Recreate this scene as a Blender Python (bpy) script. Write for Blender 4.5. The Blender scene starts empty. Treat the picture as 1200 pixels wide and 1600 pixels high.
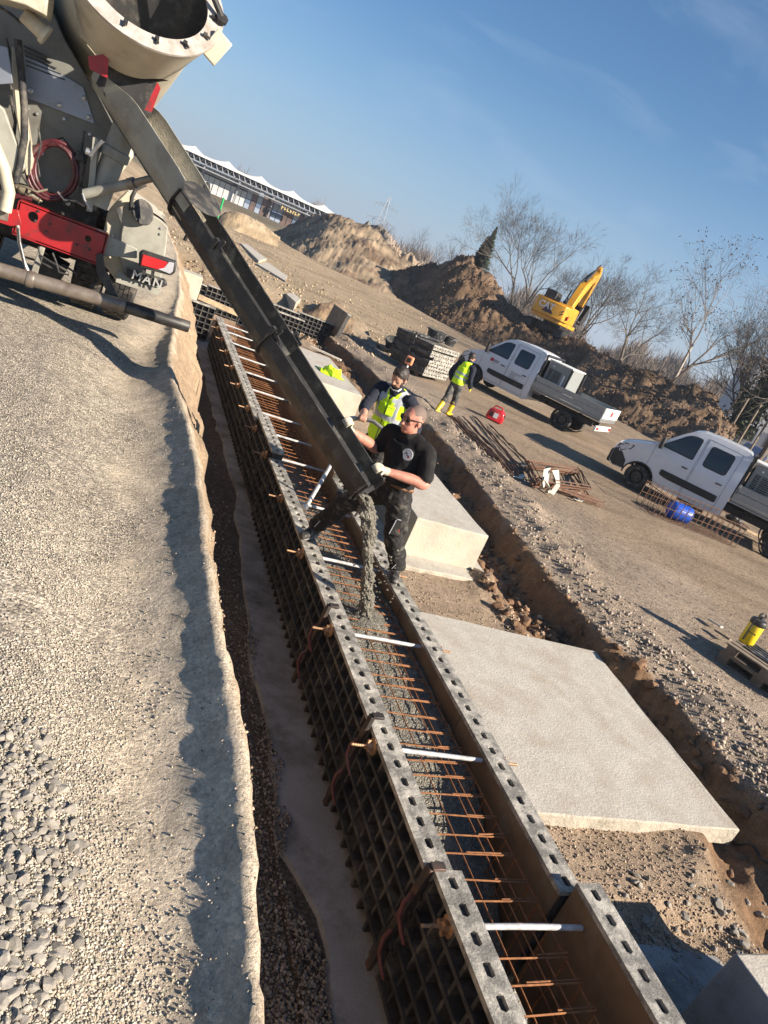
import bpy, bmesh, math, random
import numpy as np
from mathutils import Vector, Matrix, noise as mnoise, kdtree
random.seed(7); RNG = np.random.default_rng(11)
S = bpy.context.scene
COL = S.collection
R_ = math.radians

# ---------------------------------------------------------------- camera
FPX, PITCH, ROLL, YAW, CAMZ = 1109.0, R_(18.29), R_(23.88), R_(25.43), 2.65
_F = Vector((math.sin(YAW)*math.cos(PITCH), math.cos(YAW)*math.cos(PITCH), -math.sin(PITCH)))
_R0 = Vector((math.cos(YAW), -math.sin(YAW), 0)); _U0 = _R0.cross(_F)
_R = _R0*math.cos(ROLL) + _U0*math.sin(ROLL)
_U = _U0*math.cos(ROLL) - _R0*math.sin(ROLL)
cd = bpy.data.cameras.new('camera'); cam = bpy.data.objects.new('camera', cd); COL.objects.link(cam)
cam.matrix_world = Matrix(((_R.x,_U.x,-_F.x,0),(_R.y,_U.y,-_F.y,0),(_R.z,_U.z,-_F.z,CAMZ),(0,0,0,1)))
cd.sensor_fit = 'VERTICAL'; cd.sensor_height = 36; cd.lens = FPX/1600*36; cd.clip_end = 3000; cd.clip_start = .05
S.camera = cam
# ---------------------------------------------------------------- light
SUN_AZ, SUN_EL = 46.0, 27.0          # shadows fall SUN_AZ degrees left of +Y
sd = bpy.data.lights.new('sun', 'SUN'); sun = bpy.data.objects.new('sun', sd); COL.objects.link(sun)
sd.energy = 5.0; sd.angle = R_(.53); sd.color = (1, .885, .74)
_a, _e = R_(SUN_AZ), R_(SUN_EL)
to_sun = Vector((math.sin(_a)*math.cos(_e), -math.cos(_a)*math.cos(_e), math.sin(_e)))
sun.rotation_euler = to_sun.to_track_quat('Z', 'Y').to_euler()
w = bpy.data.worlds.new('World'); S.world = w; w.use_nodes = True
nt = w.node_tree; bg = nt.nodes['Background']
sky = nt.nodes.new('ShaderNodeTexSky'); sky.sky_type = 'NISHITA'; sky.sun_disc = False
sky.sun_elevation = _e; sky.sun_rotation = math.atan2(to_sun.x, to_sun.y)
sky.altitude = 100; sky.air_density = 1.0; sky.dust_density = .3; sky.ozone_density = 3.0
bg.inputs['Strength'].default_value = .056
# thin cirrus streaks mixed into the sky by direction
tc = nt.nodes.new('ShaderNodeTexCoord')
mp = nt.nodes.new('ShaderNodeMapping'); mp.inputs['Rotation'].default_value = (0, 0, R_(-35)); mp.inputs['Scale'].default_value = (1.2, 5.0, 9.0)
cn = nt.nodes.new('ShaderNodeTexNoise'); cn.inputs['Scale'].default_value = 1.7; cn.inputs['Detail'].default_value = 8; cn.inputs['Roughness'].default_value = .58; cn.inputs['Distortion'].default_value = .5
cr = nt.nodes.new('ShaderNodeValToRGB'); cr.color_ramp.elements[0].position = .52; cr.color_ramp.elements[1].position = .86
cr.color_ramp.elements[1].color = (.2, .2, .2, 1)
mx = nt.nodes.new('ShaderNodeMix'); mx.data_type = 'RGBA'
nt.links.new(tc.outputs['Generated'], mp.inputs['Vector']); nt.links.new(mp.outputs[0], cn.inputs['Vector'])
nt.links.new(cn.outputs['Fac'], cr.inputs[0]); nt.links.new(cr.outputs[0], mx.inputs[0])
hs = nt.nodes.new('ShaderNodeHueSaturation'); hs.inputs['Saturation'].default_value = 1.2
nt.links.new(sky.outputs[0], hs.inputs['Color'])
nt.links.new(hs.outputs[0], mx.inputs[6]); mx.inputs[7].default_value = (6.5, 7.2, 8.2, 1)
# pale blue haze towards the horizon, the same all round
sx = nt.nodes.new('ShaderNodeSeparateXYZ'); nt.links.new(tc.outputs['Generated'], sx.inputs[0])
ab = nt.nodes.new('ShaderNodeMath'); ab.operation = 'ABSOLUTE'; nt.links.new(sx.outputs[2], ab.inputs[0])
hr_ = nt.nodes.new('ShaderNodeValToRGB'); hr_.color_ramp.interpolation = 'EASE'; nt.links.new(ab.outputs[0], hr_.inputs[0])
hr_.color_ramp.elements[0].position = 0; hr_.color_ramp.elements[0].color = (.75, .75, .75, 1); hr_.color_ramp.elements[1].position = .28; hr_.color_ramp.elements[1].color = (0, 0, 0, 1)
hx = nt.nodes.new('ShaderNodeMix'); hx.data_type = 'RGBA'; nt.links.new(hr_.outputs[0], hx.inputs[0]); nt.links.new(mx.outputs[2], hx.inputs[6]); hx.inputs[7].default_value = (2.5, 3.5, 5.1, 1)
nt.links.new(hx.outputs[2], bg.inputs[0])
S.view_settings.view_transform = 'Standard'; S.view_settings.look = 'None'
S.view_settings.exposure = 1.22; S.view_settings.gamma = 1; S.view_settings.use_curve_mapping = False
S.render.engine = 'CYCLES'; cy = S.cycles
cy.use_denoising = True; cy.max_bounces = 6; cy.diffuse_bounces = 3; cy.glossy_bounces = 3
cy.transmission_bounces = 4; cy.volume_bounces = 0; cy.caustics_reflective = False; cy.caustics_refractive = False

def at(px, py, z):
    d = _F + _R*((px-600)/FPX) - _U*((py-800)/FPX)
    t = (z-CAMZ)/d.z; return Vector((d.x*t, d.y*t, z))
def atY(px, py, y):
    d = _F + _R*((px-600)/FPX) - _U*((py-800)/FPX)
    t = y/d.y; return Vector((d.x*t, y, CAMZ+d.z*t))
def atD(px, py, D):                      # at horizontal distance D
    d = _F + _R*((px-600)/FPX) - _U*((py-800)/FPX)
    t = D/math.hypot(d.x, d.y); return Vector((d.x*t, d.y*t, CAMZ+d.z*t))

# ---------------------------------------------------------------- materials
def _new(name):
    m = bpy.data.materials.new(name); m.use_nodes = True
    t = m.node_tree; return m, t, t.nodes['Principled BSDF']
def N(t, kind, **kw):
    n = t.nodes.new('ShaderNode'+kind)
    for k, v in kw.items():
        if k in n.inputs: n.inputs[k].default_value = v
        else: setattr(n, k, v)
    return n
def rgb(c): return (c[0], c[1], c[2], 1)
def mixc(t, fac, a, b, blend='MIX'):
    n = t.nodes.new('ShaderNodeMix'); n.data_type = 'RGBA'; n.blend_type = blend
    for i, v in ((0, fac), (6, a), (7, b)):
        if hasattr(v, 'links') or hasattr(v, 'is_linked'): t.links.new(v, n.inputs[i])
        else: n.inputs[i].default_value = v
    return n.outputs[2]
def ramp(t, src, p0, p1, c0=0., c1=1.):
    n = t.nodes.new('ShaderNodeValToRGB'); n.color_ramp.elements[0].position = p0; n.color_ramp.elements[1].position = p1
    n.color_ramp.elements[0].color = (c0, c0, c0, 1); n.color_ramp.elements[1].color = (c1, c1, c1, 1)
    t.links.new(src, n.inputs[0]); return n.outputs[0]
def mat(name, col, rough=.6, metal=0., var=.15, vscale=5., bump=0., bscale=60., dirt=None, damt=.5, dscale=3., coat=0., spec=.5, fine=0., fscale=200.):
    m, t, b = _new(name)
    tcn = N(t, 'TexCoord'); oi = N(t, 'ObjectInfo')
    add = N(t, 'VectorMath', operation='ADD'); sc = N(t, 'VectorMath', operation='SCALE'); sc.inputs['Scale'].default_value = 37.
    cmb = N(t, 'CombineXYZ')
    for i in range(3): t.links.new(oi.outputs['Random'], cmb.inputs[i])
    t.links.new(cmb.outputs[0], sc.inputs[0]); t.links.new(tcn.outputs['Object'], add.inputs[0]); t.links.new(sc.outputs[0], add.inputs[1])
    P = add.outputs[0]
    n1 = N(t, 'TexNoise', Scale=vscale, Detail=6., Roughness=.6); t.links.new(P, n1.inputs['Vector'])
    f = ramp(t, n1.outputs['Fac'], .3, .7)
    c = mixc(t, f, rgb([x*(1-var) for x in col]), rgb([min(1, x*(1+var)) for x in col]))
    if fine:
        n3 = N(t, 'TexNoise', Scale=fscale, Detail=3.); t.links.new(P, n3.inputs['Vector'])
        c = mixc(t, 1., c, ramp(t, n3.outputs['Fac'], .3, .7, 1-fine, 1.), 'MULTIPLY')
    if dirt is not None:
        n2 = N(t, 'TexNoise', Scale=dscale, Detail=8., Roughness=.68); t.links.new(P, n2.inputs['Vector'])
        c = mixc(t, ramp(t, n2.outputs['Fac'], .62-.3*damt, .78-.2*damt), c, rgb(dirt))
    t.links.new(c, b.inputs['Base Color'])
    b.inputs['Roughness'].default_value = rough; b.inputs['Metallic'].default_value = metal
    b.inputs['Coat Weight'].default_value = coat; b.inputs['Coat Roughness'].default_value = .08
    b.inputs['Specular IOR Level'].default_value = spec
    if bump:
        nb = N(t, 'TexNoise', Scale=bscale, Detail=6., Roughness=.65); t.links.new(P, nb.inputs['Vector'])
        bp = N(t, 'Bump', Strength=min(1., bump), Distance=.4/bscale*max(1, bump)); t.links.new(nb.outputs['Fac'], bp.inputs['Height'])
        t.links.new(bp.outputs[0], b.inputs['Normal'])
    return m
def glassy(name, col=(.02, .025, .03)):
    m, t, b = _new(name); b.inputs['Base Color'].default_value = rgb(col); b.inputs['Roughness'].default_value = .04
    b.inputs['Specular IOR Level'].default_value = .8; return m
def clear_glass(name):
    m, t, b = _new(name); b.inputs['Base Color'].default_value = (.62, .7, .7, 1); b.inputs['Roughness'].default_value = 0
    b.inputs['Transmission Weight'].default_value = 1; b.inputs['IOR'].default_value = 1.05; return m

# ---------------------------------------------------------------- mesh builder
class MB:
    def __init__(s): s.v = []; s.f = []; s.m = []
    def add(s, V, F, mi=0):
        o = len(s.v); s.v += [tuple(p) for p in V]; s.f += [tuple(i+o for i in q) for q in F]; s.m += [mi]*len(F); return s
    def box(s, c, d, rot=None, mi=0):
        h = [x/2 for x in d]; V = []
        for x in (-1, 1):
            for y in (-1, 1):
                for z in (-1, 1):
                    p = Vector((x*h[0], y*h[1], z*h[2]))
                    if rot is not None: p = rot @ p
                    V.append(p+Vector(c))
        return s.add(V, [(0,1,3,2),(4,6,7,5),(0,4,5,1),(2,3,7,6),(0,2,6,4),(1,5,7,3)], mi)
    def beam(s, a, b, w, h, up=(0,0,1), mi=0):
        a, b = Vector(a), Vector(b); d = b-a; L = d.length; y = d.normalized(); x = y.cross(Vector(up))
        if x.length < 1e-4: x = y.cross(Vector((1,0,0)))
        x.normalize(); z = x.cross(y)
        return s.box((a+b)/2, (w, L, h), Matrix((x, y, z)).transposed(), mi)
    def tube(s, P, r, n=8, mi=0, cap=True, closed=False):
        P = [Vector(p) for p in P]; k = len(P); rr = r if isinstance(r, (list, tuple)) else [r]*k
        V = []; F = []; prev = None
        for i in range(k):
            if closed: d = P[(i+1) % k]-P[i-1]
            else: d = P[min(i+1, k-1)]-P[max(i-1, 0)]
            d.normalize()
            if prev is None: u = d.orthogonal().normalized()
            else:
                u = prev-d*prev.dot(d)
                if u.length < 1e-5: u = d.orthogonal()
                u.normalize()
            prev = u; q = d.cross(u)
            for j in range(n):
                a = 2*math.pi*j/n; V.append(P[i]+(u*math.cos(a)+q*math.sin(a))*rr[i])
        for i in range(k if closed else k-1):
            for j in range(n):
                i2 = (i+1) % k
                F.append((i*n+j, i*n+(j+1) % n, i2*n+(j+1) % n, i2*n+j))
        if cap and not closed:
            F.append(tuple(range(n))[::-1]); F.append(tuple((k-1)*n+j for j in range(n)))
        return s.add(V, F, mi)
    def loft(s, rings, mi=0, cap=True, closed=True):
        n = len(rings[0]); V = [p for r in rings for p in r]; F = []
        for i in range(len(rings)-1):
            for j in range(n if closed else n-1):
                F.append((i*n+j, i*n+(j+1) % n, (i+1)*n+(j+1) % n, (i+1)*n+j))
        if cap: F.append(tuple(range(n))[::-1]); F.append(tuple((len(rings)-1)*n+j for j in range(n)))
        return s.add(V, F, mi)
    def prism(s, poly, o, u, v, w, mi=0):        # polygon in plane (u,v), extruded by vector w
        o, u, v, w = map(Vector, (o, u, v, w)); A = [o+u*p[0]+v*p[1] for p in poly]; n = len(A)
        V = A+[p+w for p in A]; F = [tuple(range(n))[::-1], tuple(range(n, 2*n))]+[(i, (i+1) % n, n+(i+1) % n, n+i) for i in range(n)]
        return s.add(V, F, mi)
    def lathe(s, prof, o=(0,0,0), axis=(0,0,1), n=20, mi=0, a0=0., a1=2*math.pi):
        o, ax = Vector(o), Vector(axis).normalized(); u = ax.orthogonal().normalized(); q = ax.cross(u)
        full = abs(a1-a0-2*math.pi) < 1e-6; m_ = n if full else n+1; V = []; F = []
        for r, h in prof:
            for j in range(m_):
                a = a0+(a1-a0)*j/n; V.append(o+ax*h+(u*math.cos(a)+q*math.sin(a))*r)
        for i in range(len(prof)-1):
            for j in range(n):
                F.append((i*m_+j, i*m_+(j+1) % m_, (i+1)*m_+(j+1) % m_, (i+1)*m_+j))
        return s.add(V, F, mi)
    def ball(s, c, r, n=10, mi=0, sq=(1,1,1), rot=None):
        V = []; F = []; k = n//2+1
        for i in range(k+1):
            t = math.pi*i/k
            for j in range(n):
                a = 2*math.pi*j/n; p = Vector((math.sin(t)*math.cos(a)*sq[0], math.sin(t)*math.sin(a)*sq[1], math.cos(t)*sq[2]))*r
                if rot is not None: p = rot @ p
                V.append(p+Vector(c))
        for i in range(k):
            for j in range(n): F.append((i*n+j, (i+1)*n+j, (i+1)*n+(j+1) % n, i*n+(j+1) % n))
        return s.add(V, F, mi)
    def mesh(s, name, mats, smooth=None, fix=True):
        me = bpy.data.meshes.new(name); me.from_pydata(s.v, [], s.f)
        for m in (mats if isinstance(mats, (list, tuple)) else [mats]): me.materials.append(m)
        if any(s.m): me.polygons.foreach_set('material_index', s.m)
        if fix:
            bm = bmesh.new(); bm.from_mesh(me); bmesh.ops.remove_doubles(bm, verts=bm.verts, dist=1e-5)
            bmesh.ops.recalc_face_normals(bm, faces=bm.faces); bm.to_mesh(me); bm.free()
        if smooth is not None:
            me.shade_smooth(); me.set_sharp_from_angle(angle=R_(smooth))
        me.update(); return me
    def build(s, name, mats, parent=None, smooth=None, bevel=0, world=False, fix=True, seg=2):
        if world and parent is not None:
            L = parent.location; s.v = [(p[0]-L[0], p[1]-L[1], p[2]-L[2]) for p in s.v]
        me = s.mesh(name, mats, smooth, fix); o = bpy.data.objects.new(name, me); COL.objects.link(o)
        if parent is not None: o.parent = parent
        if bevel:
            b = o.modifiers.new('bevel', 'BEVEL'); b.width = bevel; b.segments = seg; b.limit_method = 'ANGLE'; b.angle_limit = R_(40); b.harden_normals = False
            if smooth is None: me.shade_smooth(); me.set_sharp_from_angle(angle=R_(35))
        return o
def tag(o, label=None, cat=None, group=None, kind=None):
    if label: o['label'] = label
    if cat: o['category'] = cat
    if group: o['group'] = group
    if kind: o['kind'] = kind
    return o
def thing(name, label, cat, loc=(0,0,0), rotz=0., group=None):
    o = bpy.data.objects.new(name, None); COL.objects.link(o); o.location = loc; o.rotation_euler = (0,0,rotz)
    o.empty_display_size = .2; return tag(o, label, cat, group)
_kids = {}
def copy_tree(o, parent=None):
    c = o.copy(); COL.objects.link(c)
    if parent is not None: c.parent = parent
    for ch in list(o.children): copy_tree(ch, c)
    return c
def text_obj(name, body, size, mat_, M, parent=None, depth=.002, bold=0., align='CENTER', spacing=1.):
    cu = bpy.data.curves.new(name, 'FONT'); cu.body = body; cu.size = size; cu.extrude = depth; cu.align_x = align; cu.align_y = 'CENTER'; cu.offset = bold; cu.space_character = spacing
    tmp = bpy.data.objects.new(name, cu); COL.objects.link(tmp)
    me = bpy.data.meshes.new_from_object(tmp); bpy.data.objects.remove(tmp); bpy.data.curves.remove(cu)
    me.materials.clear(); me.materials.append(mat_); me.transform(M)
    o = bpy.data.objects.new(name, me); COL.objects.link(o)
    if parent is not None: o.parent = parent
    return o
def frame(o, x, y):                       # matrix whose x,y axes lie along given vectors
    x = Vector(x).normalized(); z = x.cross(Vector(y)).normalized(); y = z.cross(x)
    return Matrix(((x.x,y.x,z.x,o[0]),(x.y,y.y,z.y,o[1]),(x.z,y.z,z.z,o[2]),(0,0,0,1)))

# ---------------------------------------------------------------- numpy gradient noise
_perm = np.random.default_rng(3).permutation(1024)
_ang = np.random.default_rng(4).random(1024)*2*np.pi
def gnoise(x, y):
    xi = np.floor(x).astype(int); yi = np.floor(y).astype(int); xf = x-xi; yf = y-yi
    u = xf*xf*xf*(xf*(xf*6-15)+10); v = yf*yf*yf*(yf*(yf*6-15)+10)
    def g(ix, iy, dx, dy):
        h = _perm[(_perm[ix & 1023]+iy) & 1023]; return np.cos(_ang[h])*dx+np.sin(_ang[h])*dy
    a = g(xi, yi, xf, yf); b = g(xi+1, yi, xf-1, yf); c = g(xi, yi+1, xf, yf-1); d = g(xi+1, yi+1, xf-1, yf-1)
    return (a*(1-u)+b*u)*(1-v)+(c*(1-u)+d*u)*v
def fbm(x, y, s=1., o=4, g=.5):
    r = 0.; a = 1.; x = np.asarray(x, float)*s; y = np.asarray(y, float)*s
    for i in range(o): r = r+a*gnoise(x+17.3*i, y-9.1*i); a *= g; x = x*2.03; y = y*2.03
    return r
def sstep(a, b, x):
    t = np.clip((x-a)/(b-a), 0, 1); return t*t*(3-2*t)
# ================================================================ ground
def rel_ground(name, bump_s=1.):
    m, t, b = _new(name)
    at_ = N(t, 'Attribute', attribute_name='albedo'); tcn = N(t, 'TexCoord'); P = tcn.outputs['Object']
    gr = N(t, 'Attribute', attribute_name='grain')         # 0 = fine sand, 1 = gravel
    v1 = N(t, 'TexVoronoi', Scale=62.); v2 = N(t, 'TexVoronoi', Scale=150.); v3 = N(t, 'TexVoronoi', Scale=26.)
    n0 = N(t, 'TexNoise', Scale=.55, Detail=8., Roughness=.62); n1 = N(t, 'TexNoise', Scale=9., Detail=9., Roughness=.7); n2 = N(t, 'TexNoise', Scale=70., Detail=6., Roughness=.75)
    for n in (v1, v2, v3, n0, n1, n2): t.links.new(P, n.inputs['Vector'])
    c = mixc(t, 1., at_.outputs['Color'], ramp(t, n0.outputs['Fac'], .28, .72, .72, 1.22), 'MULTIPLY')
    c = mixc(t, 1., c, ramp(t, n1.outputs['Fac'], .25, .75, .62, 1.3), 'MULTIPLY')
    sp = N(t, 'SeparateColor'); t.links.new(v1.outputs['Color'], sp.inputs[0])
    c2 = mixc(t, 1., c, ramp(t, sp.outputs[0], 0., 1., .5, 1.4), 'MULTIPLY')
    sp2 = N(t, 'SeparateColor'); t.links.new(v2.outputs['Color'], sp2.inputs[0])
    c3 = mixc(t, 1., c2, ramp(t, sp2.outputs[1], 0., 1., .65, 1.25), 'MULTIPLY')
    c4 = mixc(t, gr.outputs['Fac'], mixc(t, 1., c, ramp(t, n2.outputs['Fac'], .2, .8, .6, 1.3), 'MULTIPLY'), c3)
    t.links.new(c4, b.inputs['Base Color']); b.inputs['Roughness'].default_value = .95; b.inputs['Specular IOR Level'].default_value = .15
    def M(op, a, bb):
        n = N(t, 'Math', operation=op)
        for i, v in enumerate((a, bb)):
            if hasattr(v, 'is_linked'): t.links.new(v, n.inputs[i])
            else: n.inputs[i].default_value = v
        return n.outputs[0]
    hgt = M('ADD', M('MULTIPLY', v1.outputs['Distance'], -.9), M('MULTIPLY', v2.outputs['Distance'], -.4))
    hgt = M('MULTIPLY', hgt, gr.outputs['Fac'])
    big = M('MULTIPLY', v3.outputs['Distance'], -.7); big = M('MULTIPLY', big, M('MULTIPLY', gr.outputs['Fac'], ramp(t, n1.outputs['Fac'], .45, .6)))
    hgt = M('ADD', M('ADD', hgt, big), M('MULTIPLY', n2.outputs['Fac'], 1.1)); hgt = M('ADD', hgt, M('MULTIPLY', n1.outputs['Fac'], 2.2))
    bp = N(t, 'Bump', Strength=.8*bump_s, Distance=.02); t.links.new(hgt, bp.inputs['Height']); t.links.new(bp.outputs[0], b.inputs['Normal'])
    return m
M_ground = rel_ground('ground_earth')
def I(y, ys, vs): return np.interp(y, ys, vs)
def crest(y): return I(y, [-5,0,1.1,2,3.5,4.6,5.4,6.3,7.5,9,12,15,18,24,40], [.64,.69,.755,.785,.735,.745,.73,.64,.63,.72,.90,1.0,1.0,.9,.9])
def shoulder(y): return I(y, [0,1,2,3.2,4.2,4.8,5.6,7,9,12,16,20], [.03,.03,.03,.06,.13,.09,.28,.40,.42,.4,.4,.5])
def bermh(y): return I(y, [0,1,2,3,4.5,6,7.5,9,12,14], [.05,.065,.085,.105,.125,.15,.12,.08,.03,.0])
def bermw(y): return I(y, [0,1,2,3,4.5,6,7,8,9,12,14], [.17,.20,.26,.31,.34,.35,.26,.16,.12,.06,.02])
def lipx(y): return I(y, [-5,2.2,3.4,4.2,5.4,6.1,7.1,8.9,11.3,13.9,20.7,23.6,27], [6.5,6.4,6.42,6.4,6.62,6.3,6.3,6.5,6.9,7.2,7.0,6.6,6.2])
def height(x, y):
    x = np.asarray(x, float); y = np.asarray(y, float)
    j = fbm(x, y, .9, 4)*.10; j2 = fbm(x+50, y, 2.6, 4)*.14
    xc = crest(y)+fbm(y*0+3., y, .7, 2)*np.where(y > 6.5, .03, .05)+fbm(y*0+9., y, 9., 2)*.006
    zr = .86+.02*fbm(x, y, .5, 3)+.012*fbm(x, y, 2.2, 4)-.25*sstep(0, 1, (y-22)/25.)*sstep(-4, 1, x)*0
    hb = bermh(y); xs_ = crest(y)+fbm(y*0+3., y, .45, 1)*.05; u = np.maximum(xs_-x-.015, 0); Lb = .70*bermw(y)*(1+.10*fbm(y*0+7., y, .5, 1)); hh = Lb*1.0
    road = zr+hb-hh*(1-np.exp(-u/Lb))+.85*hh*sstep(1.3, 4.2, u/Lb)*sstep(9.5, 6.5, y)+.007*fbm(x, y, 11., 3)*np.exp(-u/.35)
    w_ = np.maximum(.01, shoulder(y)*(1+.55*fbm(y*0+21., y, 1.3, 3))); sh = x-xc
    bank = zr+hb-np.clip(sh, 0, None)*1.15-np.clip(sh-w_, 0, None)*7.5-.25*np.clip(sh, 0, .15)
    bank = bank+(fbm(x*2, y, 2.2, 4)*.06+fbm(x*2, y, 9., 3)*.03)*sstep(-.02, .06, sh)
    bottom = -.82+.02*fbm(x, y, 3, 4)
    left = np.where(x < np.minimum(xc, xs_), road, np.maximum(bank, bottom))
    # pit floor right of the formwork
    pit = -.665+.03*fbm(x, y, .7, 4)+.012*fbm(x, y, 5, 3)
    pit = pit-.14*(1-sstep(2.45, 2.75, y+j))
    xl = lipx(y)+j+j2
    slabz = (x < 6.3)&(y > 3.1)&(y < 6.2)
    ch = sstep(-1.05, -.55, x-xl)*(1-sstep(-.16, -.02, x-xl))
    pit = pit-(.11+.16*fbm(x, y, 1.3, 3)+.10*fbm(x, y, 4.5, 4))*ch+.09*np.exp(-((x-xl+1.05)/.25)**2)*(.5+2*fbm(x, y, 1.7, 4))
    pit = np.where(slabz, np.minimum(pit, -.6), pit)
    field = -.42+.035*fbm(x, y, .35, 4)+.012*fbm(x, y, 2.5, 3)
    field = field+(.13+.12*fbm(x, y, 1.6, 4))*np.exp(-((x-xl-.75)/.55)**2)
    rt = sstep(-.14, .05, x-xl); right = pit*(1-rt)+field*rt
    z = np.where(x < 2.5, left, right)
    # far end of the pit closes and the ground climbs to the sandy plain
    far = sstep(23.5, 28, y+fbm(x, y, .3, 3)*2.)
    plain = .05+.10*fbm(x, y, .12, 4)+.8*sstep(1.5, -3, x)
    plain = plain*(1-sstep(20, 45, x))-.42*sstep(20, 45, x)
    fx = far*(1-sstep(9, 16, x)*.0)
    mixr = np.where(x < 9, far, far*sstep(30, 60, y+0*x))
    z = z*(1-mixr)+plain*mixr
    dist = np.hypot(x, y)
    z = np.where(dist > 150, z*(1-sstep(150, 250, dist))-.4*sstep(150, 250, dist), z)
    return z
def h1(x, y): return float(height(np.array([x]), np.array([y]))[0])
def lines(a, b, fine, grow, lo, hi):
    c = list(np.arange(a, b+1e-6, fine)); s = fine; p = b
    while p < hi: s *= grow; p += s; c.append(p)
    s = fine; p = a
    while p > lo: s *= grow; p -= s; c.insert(0, p)
    return np.array(c)
gx = np.concatenate([lines(-1.2, .55, .05, 1.1, -900, .5)[:-1] if False else lines(-1.2, .5, .05, 1.12, -900, .5), np.arange(.525, 1.75, .022), np.arange(1.8, 5.9, .06), np.arange(5.92, 8.6, .035)])
s_ = .05; p_ = 8.6; ext = []
while p_ < 1200: ext.append(p_); s_ *= 1.055; p_ += s_
gx = np.unique(np.concatenate([gx, ext])); gy = lines(.2, 12., .045, 1.028, -60, 1400)
GX, GY = np.meshgrid(gx, gy); GZ = height(GX, GY)
nx, ny = len(gx), len(gy)
def grid_mesh(name, X, Y, Z, mats):
    ny, nx = X.shape; V = np.stack([X, Y, Z], -1).reshape(-1, 3)
    a = (np.arange(ny-1)[:, None]*nx+np.arange(nx-1)[None]).ravel(); F = np.stack([a, a+1, a+nx+1, a+nx], -1)
    me = bpy.data.meshes.new(name); me.vertices.add(len(V)); me.vertices.foreach_set('co', V.ravel())
    me.loops.add(F.size); me.loops.foreach_set('vertex_index', F.ravel().astype(np.int32))
    me.polygons.add(len(F)); me.polygons.foreach_set('loop_start', np.arange(0, F.size, 4, dtype=np.int32))
    me.update(calc_edges=True); me.shade_smooth()
    for m in mats: me.materials.append(m)
    return me
def put_attr(me, name, arr, kind):
    a = me.attributes.new(name, kind, 'POINT')
    if kind == 'FLOAT': a.data.foreach_set('value', np.ascontiguousarray(arr, dtype=np.float32).ravel())
    else:
        c = np.concatenate([arr.reshape(-1, 3), np.ones((arr.size//3, 1))], 1); a.data.foreach_set('color', np.ascontiguousarray(c, dtype=np.float32).ravel())
def lerp(a, b, f): return a*(1-f[..., None])+np.asarray(b)*f[..., None]
X, Y, Z = GX, GY, GZ
xl = lipx(Y)
A = np.zeros(X.shape+(3,))+np.array([.45, .39, .31])                 # grey gravel road
xc = crest(Y)
A = lerp(A, (.58, .485, .365), sstep(-.55, -.28, X-xc+fbm(X, Y, 1.5, 4)*.25))   # cream fines along the edge
A = lerp(A, (.42, .305, .20), sstep(-.02, .10, X-xc+fbm(X, Y, 2.5, 3)*.08))    # tan bank face
A = lerp(A, (.15, .125, .10), sstep(-.30, -.55, Z)*(X < 2.4)*(Y < 24))           # darker low down on the trench floor
pitm = sstep(2.3, 2.6, X)
A = lerp(A, (.40, .30, .21), pitm)
ch = sstep(-1.2, -.75, X-xl)*(1-sstep(.0, .12, X-xl))
A = lerp(A, (.235, .145, .085), ch)
fld = sstep(-.03, .15, X-xl)
A = lerp(A, (.36, .285, .215), fld)
A = lerp(A, (.315, .235, .16), sstep(1.6, 4.5, X-xl+fbm(X, Y, .3, 3)*2)*.85)    # browner trafficked yard
trk = np.exp(-((np.abs(((X*.35+Y*.94)+fbm(X, Y, .15, 2)*1.5) % 3.4-1.7)-.85)/.22)**2)
A = lerp(A, (.235, .17, .115), trk*fld*sstep(2.5, 5, X-xl)*.55)
far = sstep(23., 28, Y+fbm(X, Y, .3, 3)*2.)*(1-sstep(9, 22, X)*(1-sstep(38, 60, Y)))
A = lerp(A, (.42, .325, .215), far)
A = lerp(A, (.30, .22, .14), far*sstep(.1, .5, fbm(X, Y*3, .12, 4)))
D_ = np.hypot(X, Y)
A = lerp(A, (.17, .14, .09), sstep(85, 120, D_))
G = .95*(1-sstep(-.6, -.25, X-xc+fbm(X, Y, 1.5, 3)*.2))+.35*sstep(-.6, -.25, X-xc)
G = np.where(X > 2.4, .35+.6*fld*(1-.35*sstep(1.5, 3.5, X-xl)), G); G = np.maximum(G, .8*(Z < -.7)*(X < 2.4))
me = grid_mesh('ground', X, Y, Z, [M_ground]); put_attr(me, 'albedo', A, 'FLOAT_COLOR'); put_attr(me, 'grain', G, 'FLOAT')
ground = bpy.data.objects.new('ground', me); COL.objects.link(ground)
tag(ground, 'gravel and tan earth of the building site with an open trench', kind='structure')

# ---------------------------------------------------------------- stones
def rock_verts(seed, sub=1, flat=.7):
    bm = bmesh.new(); bmesh.ops.create_icosphere(bm, subdivisions=sub, radius=.5)
    r = random.Random(seed); ax = [r.uniform(.7, 1.3), r.uniform(.7, 1.2), flat*r.uniform(.7, 1.2)]
    off = Vector((seed*3.1, seed*1.7, 0))
    cuts = [(Vector((r.gauss(0,1), r.gauss(0,1), r.gauss(0,1))).normalized(), r.uniform(.22, .40)) for _ in range(8)]
    for v in bm.verts:
        for n_, d_ in cuts:
            k = v.co.dot(n_)-d_
            if k > 0: v.co -= n_*k
        v.co *= 1+.25*mnoise.noise(v.co*2.5+off)
        v.co = Vector((v.co.x*ax[0], v.co.y*ax[1], v.co.z*ax[2]))
    V = np.array([v.co[:] for v in bm.verts]); F = np.array([[v.index for v in f.verts] for f in bm.faces]); bm.free(); return V, F
ROCKS = [rock_verts(i, 1) for i in range(8)]
PEB = []
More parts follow.
